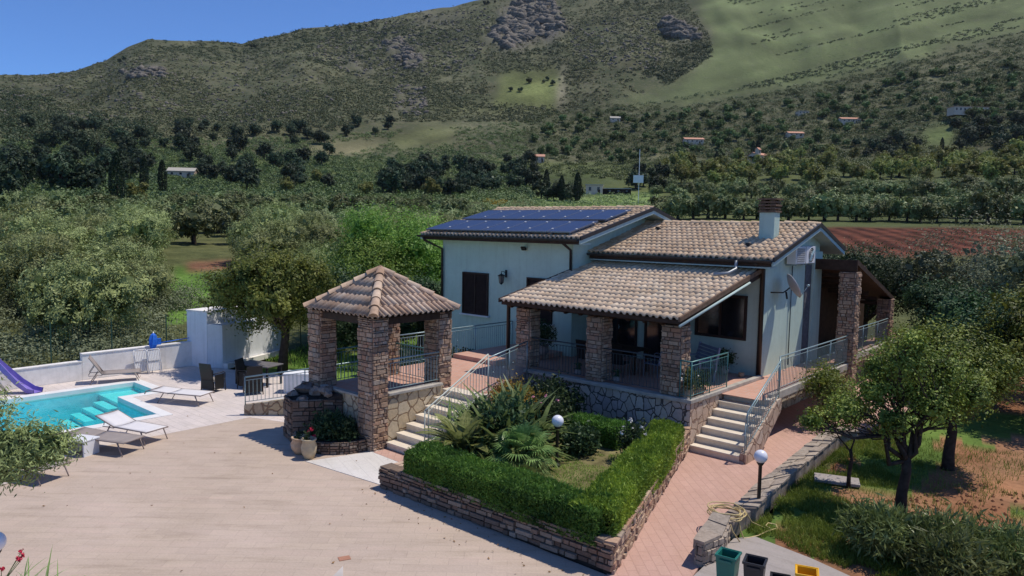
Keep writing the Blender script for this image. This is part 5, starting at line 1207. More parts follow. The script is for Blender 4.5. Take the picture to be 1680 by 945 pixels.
bin_(1239, 919, .6, plain('charcoal_bin_plastic', (.025, .025, .028), .4, .5), 'open black waste bin between the green one and the yellow one', R(14))
bin_(1324, 937, .6, plain('yellow_bin_plastic', (.78, .42, .01), .4, .5), 'yellow waste bin at the edge of the concrete', R(20))
bin_(1280, 948, .45, M['black'], 'small black bin barely showing at the lower frame edge', R(20), .27)
hs = empty('garden_hose', (-5.72, 12.72, .33), 0, 'yellow garden hose coiled on the wall end and trailing into the grass', 'hose')
M['hose'] = plain('yellow_hose', (.55, .43, .2), .5, .4, var=.1)
q = MB(); rr = random.Random(2); pts = []
for k_ in range(6*20):
    a = 2*math.pi*k_/20; r_ = .27+.05*math.sin(k_*.13)+rr.uniform(-.006, .006); pts.append((r_*1.15*math.cos(a), r_*math.sin(a), .02+.022*(k_//20)+.01*math.sin(a*2+k_)))
q.tube(pts, .012, 6); q.build('hose_coil', M['hose'], hs, smooth=True)
q = MB(); q.tube([(.28, .05, .1), (.3, -.1, .05), (.34, -.12, -.15), (.4, -.1, -.3), (.45, -.02, -.305), (.55, .2, -.3), (.62, .55, -.29), (.7, .75, -.28), (.62, .9, -.28), (.48, .85, -.27), (.5, .68, -.27), (.62, .62, -.27)], .012, 6)
q.tube([(.1, .28, .1), (.2, .42, .0), (.3, .5, -.2), (.5, .62, -.29)], .01, 6).tube([(.1, -.25, .1), (.2, -.35, .1), (.33, -.42, -.1), (.42, -.3, -.3)], .011, 6); q.build('loose_hose', M['hose'], hs, smooth=True)
def leafy(t, c, r, n, L, W, mat, seed, name='foliage', sz=1, up=.4, clump=14):
    rng = np.random.default_rng(seed); p_, o_ = lobe_points([(c[0], c[1], c[2], r, r, r*sz)], n, rng, clump, .2, .3); V, Q = cards(p_, L, W, rng, up, o_, .9); return np_mesh(name, V, Q, mat, t)
def blossoms(t, c, r, n, s, mat, seed, name='blossom', sz=1):
    rng = np.random.default_rng(seed); d = rng.normal(size=(n, 3)); d[:, 2] = np.abs(d[:, 2]); d /= np.linalg.norm(d, axis=1)[:, None]
    cc = np.array(c)+d*np.array((r, r, r*sz)); pp_ = np.repeat(cc, 14, 0)+rng.normal(size=(n*14, 3))*s*.4; V, Q = cards(pp_, s*.9, s*.7, rng); return np_mesh(name, V, Q, mat, t)
def pot(loc, lab, h=.42, r=.17, mat='terracotta', plant=None):
    t = empty('plant_pot', loc, 0, lab, 'pot')
    MB().lathe([(r*.62, 0), (r*.95, h*.35), (r*1.02, h*.6), (r*.78, h*.88), (r*.95, h*.93), (r*.97, h), (r*.8, h), (r*.7, h*.8)], n=22).build('pot_body', M[mat], t, smooth=True)
    if plant: plant(t, h)
    return t
pot((-15.1, 9.62, 0), 'cream urn with a few red flowers in the court below the gazebo', .5, .19, 'urn', lambda t, h: (leafy(t, (0, 0, h+.06), .13, 160, .07, .03, M['dark_leaf'], 5), blossoms(t, (0, .0, h+.02), .13, 5, .045, M['petal_red'], 6, sz=1.8)))
pot((-15.6, 9.72, 0), 'low pale pot standing behind the cream urn', .42, .26, 'terracotta', lambda t, h: leafy(t, (0, 0, h), .16, 160, .07, .03, M['dark_leaf'], 7))
pot((-9.75, 21.05, T), 'pot with a bushy dark plant against the porch wall', .3, .17, 'concrete', lambda t, h: leafy(t, (0, 0, h+.25), .3, 900, .08, .04, M['dark_leaf'], 8))
pot((-9.2, 21.1, T), 'tiny pot beside the corner drainpipe', .14, .1, 'terracotta')
pot((-8.95, 17.15, T), 'pale potted shrub behind the teal porch railing', .3, .18, 'terracotta', lambda t, h: (leafy(t, (0, 0, h+.2), .3, 700, .09, .04, M['oleander'], 9), blossoms(t, (0, 0, h+.22), .28, 9, .05, M['petal_white'], 10)))
pot((-8.95, 17.75, T), 'squat potted shrub beside the teal railing further along', .26, .18, 'terracotta', lambda t, h: leafy(t, (0, 0, h+.18), .28, 600, .09, .04, M['dark_leaf'], 12))
pot((-16.2, 19.55, T+.15), 'tall potted evergreen by the wall at the terrace landing', .34, .2, 'concrete', lambda t, h: leafy(t, (0, 0, h+.45), .28, 1300, .07, .03, M['dark_leaf'], 13, sz=1.7))
pot((-15.35, 18.9, T+.15), 'round dark potted shrub beside the porch entrance', .34, .22, 'concrete', lambda t, h: leafy(t, (0, 0, h+.35), .42, 1800, .08, .04, M['dark_leaf'], 14))
for i, (x, y, lab) in enumerate(((-12.6, 17.25, 'small pot on the porch edge before the middle pillar'), (-11.2, 17.2, 'small green plant pot on the porch edge just past the middle pillar'))):
    pot((x, y, T+.1), lab, .18, .11, 'concrete', lambda t, h: leafy(t, (0, 0, h+.1), .13, 200, .06, .03, M['dark_leaf'], 15))
# climbing plant strip against the wing wall
# ------------------------------------------------------------------ hedges
def hedge(name, lab, path, w, z0, z1, n, mat, seed, top_j=.05):
    rng = np.random.default_rng(seed); pts = [np.array(p, float) for p in path]; segs = [(pts[i], pts[i+1]) for i in range(len(pts)-1)]; Ls = [np.linalg.norm(b-a) for a, b in segs]
    t = empty(name, (pts[0][0], pts[0][1], z0), 0, lab, 'hedge'); cs_ = []; os_ = []
    for (a, b), L_ in zip(segs, Ls):
        m_ = int(n*L_/sum(Ls)); u = rng.random(m_); d = (b-a)/L_; s = np.array((-d[1], d[0])); fc = rng.random(m_)
        side = rng.uniform(-1, 1, m_); hh = rng.random(m_)
        top = fc < .45; lft = (fc >= .45) & (fc < .7); rgt = (fc >= .7) & (fc < .93)
        side = np.where(lft, -1, np.where(rgt, 1, side)); hh = np.where(top, 1, hh)
        ee = rng.random(m_) < .05; u = np.where(ee, (rng.random(m_) < .5)*1.0, u); side = np.where(ee, rng.uniform(-1, 1, m_), side); hh = np.where(ee, rng.random(m_), hh); top = top & ~ee
        lump = fbm(u*L_*1.6 + seed*3.1, side*1.3, 3, seed)*.11; bulge = 1+lump/.3*.3
        dep = np.abs(rng.normal(size=m_))*.05
        off = side*(w/2)*bulge - np.sign(side)*np.where(top, 0, dep); zz = z0+(z1-z0)*hh*(1-.0) + np.where(top, lump-dep*.8 + (rng.random(m_) < .04)*rng.random(m_)*.09, 0) - np.where(~top, .04*(hh > .9), 0)
        zz = zz - np.where(top, np.clip(np.abs(side)-.6, 0, 1)**2*.6, 0); off = off*np.where(~top, 1-.12*np.clip(hh-.7, 0, 1)/.3, 1)
        cx = a[0]+d[0]*u*L_+s[0]*off; cy = a[1]+d[1]*u*L_+s[1]*off
        cs_.append(np.stack([cx, cy, zz], 1)+rng.normal(size=(m_, 3))*.015); o = np.stack([s[0]*side*(~top), s[1]*side*(~top), top*1.0+.3], 1); os_.append(o)
    C = np.concatenate(cs_)-np.array((pts[0][0], pts[0][1], z0)); O = np.concatenate(os_)
    V, Q = cards(C, .085, .022, rng, .7, O, .9); np_mesh('foliage', V, Q, mat, t)
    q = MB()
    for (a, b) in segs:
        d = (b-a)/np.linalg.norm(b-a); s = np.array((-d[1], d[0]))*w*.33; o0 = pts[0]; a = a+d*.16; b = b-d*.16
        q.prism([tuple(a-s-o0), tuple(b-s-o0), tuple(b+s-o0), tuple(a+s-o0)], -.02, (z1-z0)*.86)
    q.build('solid_core', M['core'], t); return t
M['core'] = plain('dark_core_fill', (.012, .016, .008), .95, .05, var=.5, scale=14, bump=1, bs=40)  # solid near-black fill inside the hedge leaves
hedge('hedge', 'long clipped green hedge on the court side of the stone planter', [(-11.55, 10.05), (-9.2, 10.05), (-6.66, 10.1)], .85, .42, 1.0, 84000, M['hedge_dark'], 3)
hedge('hedge', 'bright yellow-green hedge along the path side of the planter', [(-6.84, 9.86), (-7.68, 12.7), (-8.68, 15.7)], .82, .42, 1.02, 86000, M['hedge'], 5)
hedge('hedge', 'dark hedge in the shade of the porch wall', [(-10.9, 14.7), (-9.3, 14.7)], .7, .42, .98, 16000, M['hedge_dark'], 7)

# ------------------------------------------------------------------ fronds
def frond_mesh(rng, nf, length, droop, leafl, leafw, nl=22, start=.12, elev=(.2, 1.2), vee=.5, r0=.05, base=(0, 0, 0)):
    Vs, Qs = [], []; stems = MB(); n0 = 0
    for i in range(nf):
        a = 2*math.pi*(i*.618034 % 1)+rng.normal()*.1; e = elev[0]+(elev[1]-elev[0])*((i+.5)/nf); Lf = length*rng.uniform(.82, 1.08)
        h = np.array((math.cos(a), math.sin(a), 0)); pts = []
        p = np.array(base, float)+h*r0; ang = e
        for s in range(13): pts.append(p.copy()); p = p + (h*math.cos(ang)+np.array((0, 0, math.sin(ang))))*Lf/12; ang -= droop/12*(1.2-.4*s/12)
        stems.tube([tuple(q) for q in pts], [.014*(1-j/14) + .003 for j in range(13)], 5, cap=False)
        pts = np.array(pts); side = np.cross(h, (0, 0, 1))
        for k_ in range(nl):
            u = start+(1-start)*(k_+.5)/nl; j = min(11, int(u*12)); f = u*12-j; c = pts[j]*(1-f)+pts[j+1]*f; tg = pts[j+1]-pts[j]; tg /= np.linalg.norm(tg); up_ = np.cross(side, tg)*-1
            if up_[2] < 0: up_ = -up_
            ll = leafl*math.sin(math.pi*min(1, .18+u*.86))**.6*rng.uniform(.9, 1.1)
            for sg in (-1, 1):
                dr = side*sg*.86+tg*.45+up_*vee*.5; dr /= np.linalg.norm(dr); wv = np.cross(dr, up_); wv /= np.linalg.norm(wv)
                tip = c+dr*ll+np.array((0, 0, -.12*ll)); mid = c+dr*ll*.5
                Vs += [c, mid+wv*leafw, tip, mid-wv*leafw]; Qs.append((n0, n0+1, n0+2, n0+3)); n0 += 4
    return np.array(Vs), np.array(Qs), stems
def fan_palm(t, loc, rng, nf, pet, fan, nb=20, trunk=.3, mat=None):
    Vs, Qs, n0 = [], [], 0; st = MB()
    for i in range(nf):
        a = 2*math.pi*(i*.618 % 1)+rng.normal()*.15; e = -.35+1.75*(i+.5)/nf; h = np.array((math.cos(a), math.sin(a), 0)); d = h*math.cos(e)+np.array((0, 0, math.sin(e)))
        b = np.array(loc)+np.array((0, 0, trunk)); c = b+d*pet*rng.uniform(.75, 1.1); st.tube([tuple(b), tuple((b+c)/2+np.array((0, 0, .03))), tuple(c)], [.012, .008, .006], 5, cap=False)
        s = np.cross(d, (0, 0, 1)); s /= np.linalg.norm(s); n_ = np.cross(s, d)
        for k_ in range(nb):
            an = (k_/(nb-1)-.5)*R(200); dr = d*math.cos(an)+s*math.sin(an); dr = dr+n_*(.12*abs(math.sin(an))); L_ = fan*(1-.25*abs(an)/2)*rng.uniform(.85, 1.05)
            wv = np.cross(dr, n_); wv /= np.linalg.norm(wv); mid = c+dr*L_*.5; tip = c+dr*L_+np.array((0, 0, -.34*L_))
            Vs += [c, mid+wv*.02, tip, mid-wv*.02]; Qs.append((n0, n0+1, n0+2, n0+3)); n0 += 4
    np_mesh('fronds', np.array(Vs), np.array(Qs), mat or M['palm'], t); st.build('frond_stems', M['palm'], t, fix=False)
    MB().lathe([(.14, -.05), (.16, .1), (.12, trunk)], loc, 10).build('trunk', M['bark'], t)
def planter_plant(name, x, y, lab, cat, fn, z=.42):
    t = empty(name, (x, y, z), 0, lab, cat); fn(t); return t
rng = np.random.default_rng(5)
def cyc(t, L_=1.15, nf=24, seed=5, mat='cycad'):
    V, Q, st = frond_mesh(np.random.default_rng(seed), nf, L_,.85, .2, .017, 44, elev=(.2, 1.4), base=(0, 0, .3)); np_mesh('fronds', V, Q, M[mat], t); st.build('frond_stems', M[mat], t, fix=False)
    MB().lathe([(.16, -.05), (.2, .1), (.16, .32)], n=12).build('trunk', M['bark'], t)
planter_plant('cycad', -11.35, 11.2, 'cycad with a spreading rosette of pale green fronds at the stair foot', 'cycad', cyc)
def sword(t, n, L_, seed, mat, w=.035, spread=.9):
    rng = np.random.default_rng(seed); Vs, Qs, n0 = [], [], 0
    for i in range(n):
        a = rng.random()*2*math.pi; e = rng.uniform(.35, 1.5); b = rng.normal(size=3)*(.3, .3, 0); h = np.array((math.cos(a), math.sin(a), 0)); l_ = L_*rng.uniform(.6, 1.1); s = np.cross(h, (0, 0, 1))
        p = b; ang = e; prev = None
        for k_ in range(5):
            ww = w*(1, 1.25, 1.1, .75, .02)[k_]
            Vs += [p-s*ww, p+s*ww]
            if k_: Qs.append((n0-2, n0-1, n0+1, n0))
            n0 += 2; p = p+(h*math.cos(ang)+np.array((0, 0, math.sin(ang))))*l_/4; ang -= spread*.28
    np_mesh('blades', np.array(Vs), np.array(Qs), M[mat], t)
planter_plant('strelitzia', -10.95, 12.3, 'tall dark shrub of sword leaves in the middle of the planter', 'shrub', lambda t: (sword(t, 230, 1.9, 3, 'palm', .06), leafy(t, (0, 0, .7), .75, 2600, .16, .06, M['dark_leaf'], 4, sz=.9)))
planter_plant('strelitzia', -12.1, 12.5, 'dark sword leaved shrub beside the gazebo stairs', 'shrub', lambda t: (sword(t, 150, 1.4, 13, 'palm', .045), leafy(t, (0, 0, .5), .5, 1500, .15, .06, M['dark_leaf'], 14)))
planter_plant('shade_shrub', -10.75, 11.35, 'low dark strappy clump between the cycad and the fan palms', 'shrub', lambda t: (sword(t, 120, .95, 23, 'palm', .03), leafy(t, (0, 0, .25), .45, 1400, .12, .04, M['dark_leaf'], 44, sz=.7)))
planter_plant('photinia_shrub', -12.1, 13.9, 'orange tinged rounded shrub below the terrace edge', 'shrub', lambda t: (leafy(t, (0, 0, .65), .62, 5200, .08, .035, M['orange_leaf'], 21, sz=1.0), leafy(t, (-.7, .3, .6), .5, 3000, .08, .035, M['orange_leaf'], 22, 'side_foliage')))
planter_plant('rose_bush', -11.15, 13.9, 'rose bush with small pale pink blooms before the porch wall', 'rose bush', lambda t: (leafy(t, (0, 0, .6), .5, 1900, .08, .045, M['dark_leaf'], 23, sz=1.3), blossoms(t, (0, 0, .7), .45, 5, .045, M['petal_pink'], 24, sz=1.2)))
planter_plant('rose_bush', -8.6, 13.95, 'rose bush with white blooms at the end of the shaded hedge', 'rose bush', lambda t: (leafy(t, (0, 0, .5), .32, 1200, .08, .045, M['dark_leaf'], 25, sz=1.5), blossoms(t, (0, 0, .55), .3, 8, .045, M['petal_white'], 26, sz=1.5)))
planter_plant('fan_palm', -9.85, 11.5, 'bushy fan palm with stiff split leaves at the planter centre', 'palm', lambda t: fan_palm(t, (0, 0, 0), np.random.default_rng(8), 30, .45, .5, 20, trunk=.42))
planter_plant('fan_palm', -9.2, 11.0, 'smaller fan palm nearest the patch of lawn', 'palm', lambda t: fan_palm(t, (0, 0, 0), np.random.default_rng(9), 15, .28, .46, 16, trunk=.14))
planter_plant('fan_palm', -10.5, 11.5, 'low fan palm between the cycad and the bushy fan palm', 'palm', lambda t: fan_palm(t, (0, 0, 0), np.random.default_rng(19), 14, .35, .5, 16, trunk=.12))
planter_plant('shade_shrub', -9.9, 13.6, 'dark low shrub behind the white globe lamp', 'shrub', lambda t: leafy(t, (0, 0, .3), .5, 2600, .1, .05, M['dark_leaf'], 31, sz=.7))
planter_plant('shade_shrub', -12.0, 15.3, 'dark leafy shrub in the corner of terrace and porch', 'shrub', lambda t: leafy(t, (0, 0, .5), .8, 3600, .12, .06, M['dark_leaf'], 32, sz=.8))
planter_plant('fountain_fern', -15.6, 10.75, 'dark ferns growing in the curved stone planter', 'fern', lambda t: (leafy(t, (0, -.2, .25), .55, 3200, .14, .05, M['dark_leaf'], 33, sz=.8), leafy(t, (.5, -.1, .2), .35, 1400, .12, .05, M['dark_leaf'], 34, 'side_foliage')), .2)
planter_plant('terrace_vine', -17.9, 16.2, 'dark leafy hedge plants against the wing wall behind the terrace railing', 'shrub', lambda t: [leafy(t, (-.3+.2*(i % 2), -1+i*.9, .7), .62, 1700, .13, .07, M['dark_leaf'], 35+i, 'foliage' if i == 0 else 'side_foliage', .9) for i in range(4)], .2)

# ------------------------------------------------------------------ grass blades (stuff)
def grass(name, pts, h, w, mat, seed, z=0):
    rng = np.random.default_rng(seed); n = len(pts); a = rng.random(n)*2*math.pi; hh = h*rng.uniform(.4, 1.2, n); lean = rng.normal(size=(n, 2))*hh[:, None]*.45
    s = np.stack([np.cos(a), np.sin(a), a*0], 1)*w; zz = np.full(n, z) if np.isscalar(z) else z; b = np.stack([pts[:, 0], pts[:, 1], zz-.01], 1)
    m_ = b+np.concatenate([lean*.4, (hh*.6)[:, None]], 1); t_ = b+np.concatenate([lean, hh[:, None]], 1)
    V = np.stack([b-s, b+s, m_+s*.7, m_-s*.7, t_], 1).reshape(-1, 3); i = np.arange(n)[:, None]*5; Q = np.concatenate([i+np.array([[0, 1, 2, 3]]), i+np.array([[3, 2, 4, 4]])], 0)
    o = np_mesh(name, V, Q[:n], mat) if False else None
    F = [tuple(q) for q in (i+np.array([[0, 1, 2, 3]])).tolist()] + [tuple(q) for q in (i+np.array([[3, 2, 4]])).tolist()]
    me = bpy.data.meshes.new(name); me.from_pydata(V.tolist(), [], F); me.materials.append(mat); o = bpy.data.objects.new(name, me); COL.objects.link(o); return o
def scatter(poly_, n, seed, thr=None, sc=1.0):
    rng = np.random.default_rng(seed); P_ = np.array(poly_); lo, hi = P_.min(0), P_.max(0); c = rng.uniform(lo, hi, (n, 2)); c = c[inpoly(c[:, 0], c[:, 1], poly_)]
    if thr is not None: c = c[fbm(c[:, 0]*sc, c[:, 1]*sc, 3, seed) > thr]
    return c
g1 = scatter([(-9.6, 10.6), (-7.4, 10.6), (-8.2, 15.0), (-9.2, 14.6), (-10.6, 13.6), (-9.9, 11.0)], 16000, 61, -.25, 1.5)
tag(grass('planter_lawn_grass', g1, .06, .006, M['grass'], 1, .42), 'short yellow green lawn inside the stone planter', 'grass', kind='stuff')
ga = scatter([(-5.6, 13.6), (-5.9, 20.6), (-5.2, 22), (-3.9, 20), (-3.9, 17.5), (-5.05, 17.2)], 26000, 62, -.25, 1.2); gb = scatter([(-5.45, 13.0), (-5.5, 16.3), (-4.6, 16.1), (-3.6, 15.2), (-2.5, 15.3), (-1.5, 15.5), (-1.5, 13), (-3.4, 12.7)], 30000, 63, -.3, 1.2)
gc = scatter([(-5.2, 14), (-1, 14.5), (3, 22), (0, 34), (-5, 32), (-5.4, 22)], 30000, 64, .12, .5)
gp_ = np.concatenate([ga, gb, gc]); tag(grass('garden_grass', gp_, .13, .007, M['grass'], 2, ground_z(gp_[:, 0], gp_[:, 1])), 'rough green grass between the low wall and the red soil', 'grass', kind='stuff')
gl_ = scatter([(-18.2, 16), (-27.5, 15.5), (-33, 24), (-42, 46), (-30, 46), (-20, 28)], 52000, 65, -.4, .4)
tag(grass('lawn_grass', gl_, .22, .014, M['grass'], 3, ground_z(gl_[:, 0], gl_[:, 1])), 'bright green meadow grass behind the white shed', 'grass', kind='stuff')
lf_ = scatter([(-12.6, 9.5), (-6.4, 9.6), (-6.6, 8.6), (-12.5, 9.0)], 260, 71); lf2 = scatter([(-28, 2), (-6.5, 2), (-6.5, 11), (-28, 13)], 190, 72); lf_ = np.concatenate([lf_[:60], lf2[:80]]); rng = np.random.default_rng(3)
V_, Q_ = cards(np.concatenate([lf_, np.full((len(lf_), 1), .018)], 1), .06, .03, rng, 0); V_[:, 2] = np.clip(V_[:, 2], .011, .03)
tag(np_mesh('fallen_leaves', V_, Q_, plain('dry_leaf_litter', (.22, .13, .06), .9, .1, var=.4)), 'dry leaves blown over the paving', 'leaves', kind='stuff')
# clods of turned soil
rng = np.random.default_rng(8); cl = scatter([(-5.0, 15.4), (-3.4, 17.6), (2, 24), (3, 18), (-1, 14.2), (-3.4, 15.3)], 2600, 66); q = MB()
for (x, y) in cl[:1700]:
    s = rng.uniform(.015, .05); z = float(ground_z(x, y))+.01; q.add([(x-s, y, z), (x, y-s, z), (x+s, y*1, z), (x, y+s, z), (x, y, z+s*.9)], [(0, 1, 4), (1, 2, 4), (2, 3, 4), (3, 0, 4)])
tag(q.build('soil_clods', M['soil'], fix=False), 'loose clods of turned red soil under the fruit trees', 'soil', kind='stuff')

# ------------------------------------------------------------------ near trees and shrubs
L3 = [(-1.0, -.6, 2.1, .42, .4, .3), (-.55, -.2, 2.45, .45, .42, .34), (-.05, .05, 3.15, .5, .5, .4), (.5, .1, 2.3, .5, .45, .35), (-.15, -.45, 2.0, .4, .4, .26), (-.6, .25, 2.95, .42, .45, .34), (.5, .5, 2.95, .5, .45, .42), (.15, .4, 2.5, .5, .5, .36), (-1.5, -1.1, 1.85, .26, .26, .2), (.95, .75, 2.5, .38, .4, .4), (.1, -.1, 3.55, .3, .3, .26)]
t1 = tree('fruit_tree', (-3.53, 16.2, 0), L3, 15000, .068, .036, M['citrus'], M['bark_dark'], 101, .10, 1.15, 'young citrus tree with a forked bare trunk in the red soil', 'tree', limbs=.4, lean=(.03, .1), clump=22, spread=.3, shell=.4, twigs=5)
tree('fruit_tree', (-4.75, 16.9, 0), [(-.1, .2, 1.75, .75, .6, .5), (-.6, -.2, 1.6, .45, .4, .35)], 650, .075, .04, M['fruit'], M['bark_dark'], 102, .04, .9, 'sparse reddish twiggy tree leaning over the low garden wall', 'tree', limbs=.5, twigs=8, clump=10, spread=.25)
tree('fruit_tree', (-3.37, 20.0, 0), rl(np.random.default_rng(3), 1.6, 2.4, 1.3, 6), 24000, .08, .042, M['citrus'], M['bark_dark'], 103, .12, 1.3, 'dense round citrus tree behind the young forked one', 'tree', clump=45)
tree('fruit_tree', (-5.3, 23.3, 0), rl(np.random.default_rng(4), 1.0, 1.8, .7, 4), 2600, .08, .04, M['fruit'], M['bark_dark'], 104, .06, .8, 'small bushy tree growing up against the walkway railing', 'tree', clump=20, spread=.25)
tree('fruit_tree', (-6.9, 21.6, 0), [(-.1, 0, 1.35, .55, .6, .45), (-.2, .9, 1.4, .5, .6, .5), (.3, .5, .9, .6, .8, .6)], 3800, .08, .035, M['fruit'], M['bark_dark'], 105, .05, .6, 'shrubby tree leaning through the bars of the walkway railing', 'tree', clump=20, spread=.25)
for i, (x, y, s, sd_, mt, lb) in enumerate(((-1.2, 26.5, 2.4, 5, 'citrus', 'broad citrus tree at the frame edge beyond the red soil'), (-3.7, 28.5, 2.0, 6, 'dark_leaf', 'dark tree beside the far canopy pillar'), (-5.9, 34.0, 2.0, 16, 'dark_leaf', 'dark bushy tree just past the far canopy pillar'), (-2.6, 33.5, 3.5, 7, 'olive2', 'large grey olive tree behind the citrus trees'),
        (-5.9, 38.5, 4.0, 8, 'olive2', 'large grey olive tree beyond the lean-to canopy'), (-10.5, 38.5, 2.9, 9, 'dark_leaf', 'dark tree rising behind the canopy roof'), (1.2, 29.5, 3.3, 10, 'olive2', 'olive tree at the frame edge behind the citrus trees'), (-.5, 42, 4.3, 11, 'olive2', 'tall olive tree furthest back beside the red field'), (-13.0, 41.0, 2.8, 12, 'olive2', 'olive tree showing just above the gable'))):
    tree('olive_tree' if mt == 'olive2' else 'garden_tree', (x, y, float(ground_z(x, y))), rl(np.random.default_rng(sd_), s, s*1.5, 1.0, 7), 20000, .12, .05 if mt == 'olive2' else .07, M[mt], M['bark'], 110+i, .15, 1.4, lb, 'tree', clump=40)
tree('orange_tree', (-25.4, 15.0, 0), [(a-.15, b-.35, c, d_, e, f) for a, b, c, d_, e, f in rl(np.random.default_rng(14), 2.5, 3.7, 1.35, 8)] + [(1.3, -1.2, 2.9, .9, .9, .7), (2.2, -1.7, 2.8, .7, .7, .5)], 34000, .12, .065, M['fruit'], M['bark_dark'], 121, .17, 1.6, 'dense fruit tree with yellowish leaf tips shading the poolside seats', 'tree', lean=(.1, .1), clump=45, spread=.14)
for i, (px, py, r_, s, H_, sd_, mt, lb) in enumerate(((660, 480, 40, 3.8, 6.6, 15, 'bright', 'tall fresh green tree rising beside the wing wall'), (600, 490, 37, 3.0, 5.0, 16, 'bright', 'fresh green tree behind the gazebo roof'), (540, 520, 34, 2.4, 3.8, 17, 'dark_leaf', 'dark tree between the fruit tree and the gazebo'),
        (620, 530, 31.5, 2.1, 3.0, 18, 'dark_leaf', 'dark shrubby tree directly behind the gazebo'), (690, 530, 33, 2.0, 3.4, 19, 'dark_leaf', 'dark tree tight against the wing wall corner'), (730, 430, 46, 2.8, 4.6, 20, 'bright', 'fresh green tree half hidden behind the solar roof'))):
    d = ray(px, py); L_ = math.hypot(d[0], d[1]); x, y = d[0]/L_*r_, d[1]/L_*r_
    tree('garden_tree', (x, y, float(ground_z(x, y))), rl(np.random.default_rng(sd_), s, H_*.85, H_*.22, 7), 22000, .13, .07, M[mt], M['bark'], 130+i, .16, H_*.3, lb, 'tree', clump=40)
# olive boughs at the frame edge: a whole tree standing just outside
ol = P(40, 730, z=1.5); d = ray(45, 730); d = ray(26, 738); u = 11.2/math.hypot(d[0], d[1]); cx, cy, cz = d[0]*u, d[1]*u, CAM_H+d[2]*u
bx_, by_ = cx-1.25*_sy-.1, cy-1.25*_cy
LB_ = [(cx-bx_, cy-by_, cz, .5, .5, .42), (cx-bx_+.3, cy-by_+.3, cz+.05, .34, .34, .3), (cx-bx_-.5, cy-by_-.5, cz-.05, .6, .6, .5), (cx-bx_-1.1, cy-by_-1.0, cz+.35, .7, .7, .6), (cx-bx_-.3, cy-by_-.4, cz+.55, .5, .5, .4), (cx-bx_-1.7, cy-by_-1.4, cz+.2, .8, .8, .6)]
tree('olive_tree', (bx_-.6, by_-.6, 0), [(a+.6, b+.6, c, d_, e, f) for a, b, c, d_, e, f in LB_], 40000, .075, .017, M['olive'], M['bark'], 141, .14, 1.5, 'silvery olive tree reaching over the pool corner into the frame', 'tree', clump=26, spread=.2, shell=.3, twigs=3)
# shrub row by the bins
for i, (x, y, s, lb) in enumerate(((-3.25, 13.65, .62, 'pale lance leaved shrub beside the concrete, next to the yellow bin'), (-2.3, 13.9, .7, 'tall pale lance leaved shrub in the middle of the row by the bins'), (-1.3, 14.2, .75, 'pale lance leaved shrub at the corner of the frame'), (-2.0, 13.1, .6, 'low lance leaved shrub at the lower frame edge'))):
    def f_(t, s=s, i=i):
        rng = np.random.default_rng(200+i); p_, o_ = lobe_points([(0, 0, .16, s, s, .34)], 3600, rng, 14, .2, .45); V, Q = cards(p_, .2, .034, rng, .5, o_, 1.2); np_mesh('foliage', V, Q, M['oleander'], t)
        st = MB()
        for k_ in range(22): a = rng.random()*6.28; st.tube([(0, 0, -.4), (math.cos(a)*s*.4, math.sin(a)*s*.4, .1), (math.cos(a)*s*.8, math.sin(a)*s*.8, .5)], [.012, .009, .004], 5, cap=False)
        st.build('stems', M['palm'], t, fix=False)
    planter_plant('oleander_shrub', x, y, lb, 'shrub', f_, .35)
# red flowers near the lens
def red(t):
    sword(t, 90, .55, 77, 'palm', .008, .5); c = np.array(P(30, 912, z=.95)) - np.array(t.location)
    for (a, b, zz) in ((35, 905, .95), (28, 918, .9), (33, 921, .92), (2, 935, .9), (36, 912, .9)):
        c = P(a, b, z=zz)-t.location; blossoms(t, tuple(c), .022, 2, .035, M['petal_red'], int(a*b), 'blossom'); MB().tube([(0, 0, .3), tuple(c)], .005, 5).build('stem', M['palm'], t)
planter_plant('geranium', -11.75, 2.55, 'geranium with red blooms at the lower corner of the court', 'flower', red, .3)
MB().lathe([(.16, -.3), (.24, 0), (.25, .03), (.2, .03)], n=18).build('pot_body', M['terracotta'], bpy.data.objects['geranium'])
# ------------------------------------------------------------------ middle distance and hillside
FAR = {}
def kindset(key, n, fn):
    FAR[key] = [fn(i) for i in range(n)]
kindset('olive', 5, lambda i: far_mesh('olive_far', rl(np.random.default_rng(300+i), 2.7, 3.9, .25, 7, .9), 3200, .3, .14, M['far_olive'], M['bark_dark'], 400+i, 1.2, .22, 40, .14, .8))
kindset('olive_hi', 5, lambda i: far_mesh('olive_mid', rl(np.random.default_rng(320+i), 2.75, 4.1, .2, 8, .9, .42, .6), 16000, .15, .06, M['olive'], M['bark'], 420+i, 1.3, .2, 60, .13, .8))
kindset('pine', 4, lambda i: far_mesh('pine_far', rl(np.random.default_rng(340+i), 3.6, 6.6, .6, 7, .9), 3000, .5, .24, M['pine'], M['bark_dark'], 440+i, 2.2, .28, 30, .14, .75))
kindset('broad', 4, lambda i: far_mesh('broadleaf_far', rl(np.random.default_rng(360+i), 3.0, 6.0, .8, 7, .9), 2400, .45, .26, M['yellow_leaf'], M['bark_dark'], 460+i, 1.2, .24, 26, .15))
kindset('green', 4, lambda i: far_mesh('green_far', rl(np.random.default_rng(380+i), 2.4, 3.6, .5, 6, .8), 1500, .42, .22, M['far_green'], M['bark_dark'], 480+i, 1.0, .2, 16, .2)) if M.setdefault('far_green', leaf('hillside_tree_leaves', (.05, .09, .03), (.19, .26, .08), trans=.15)) else None
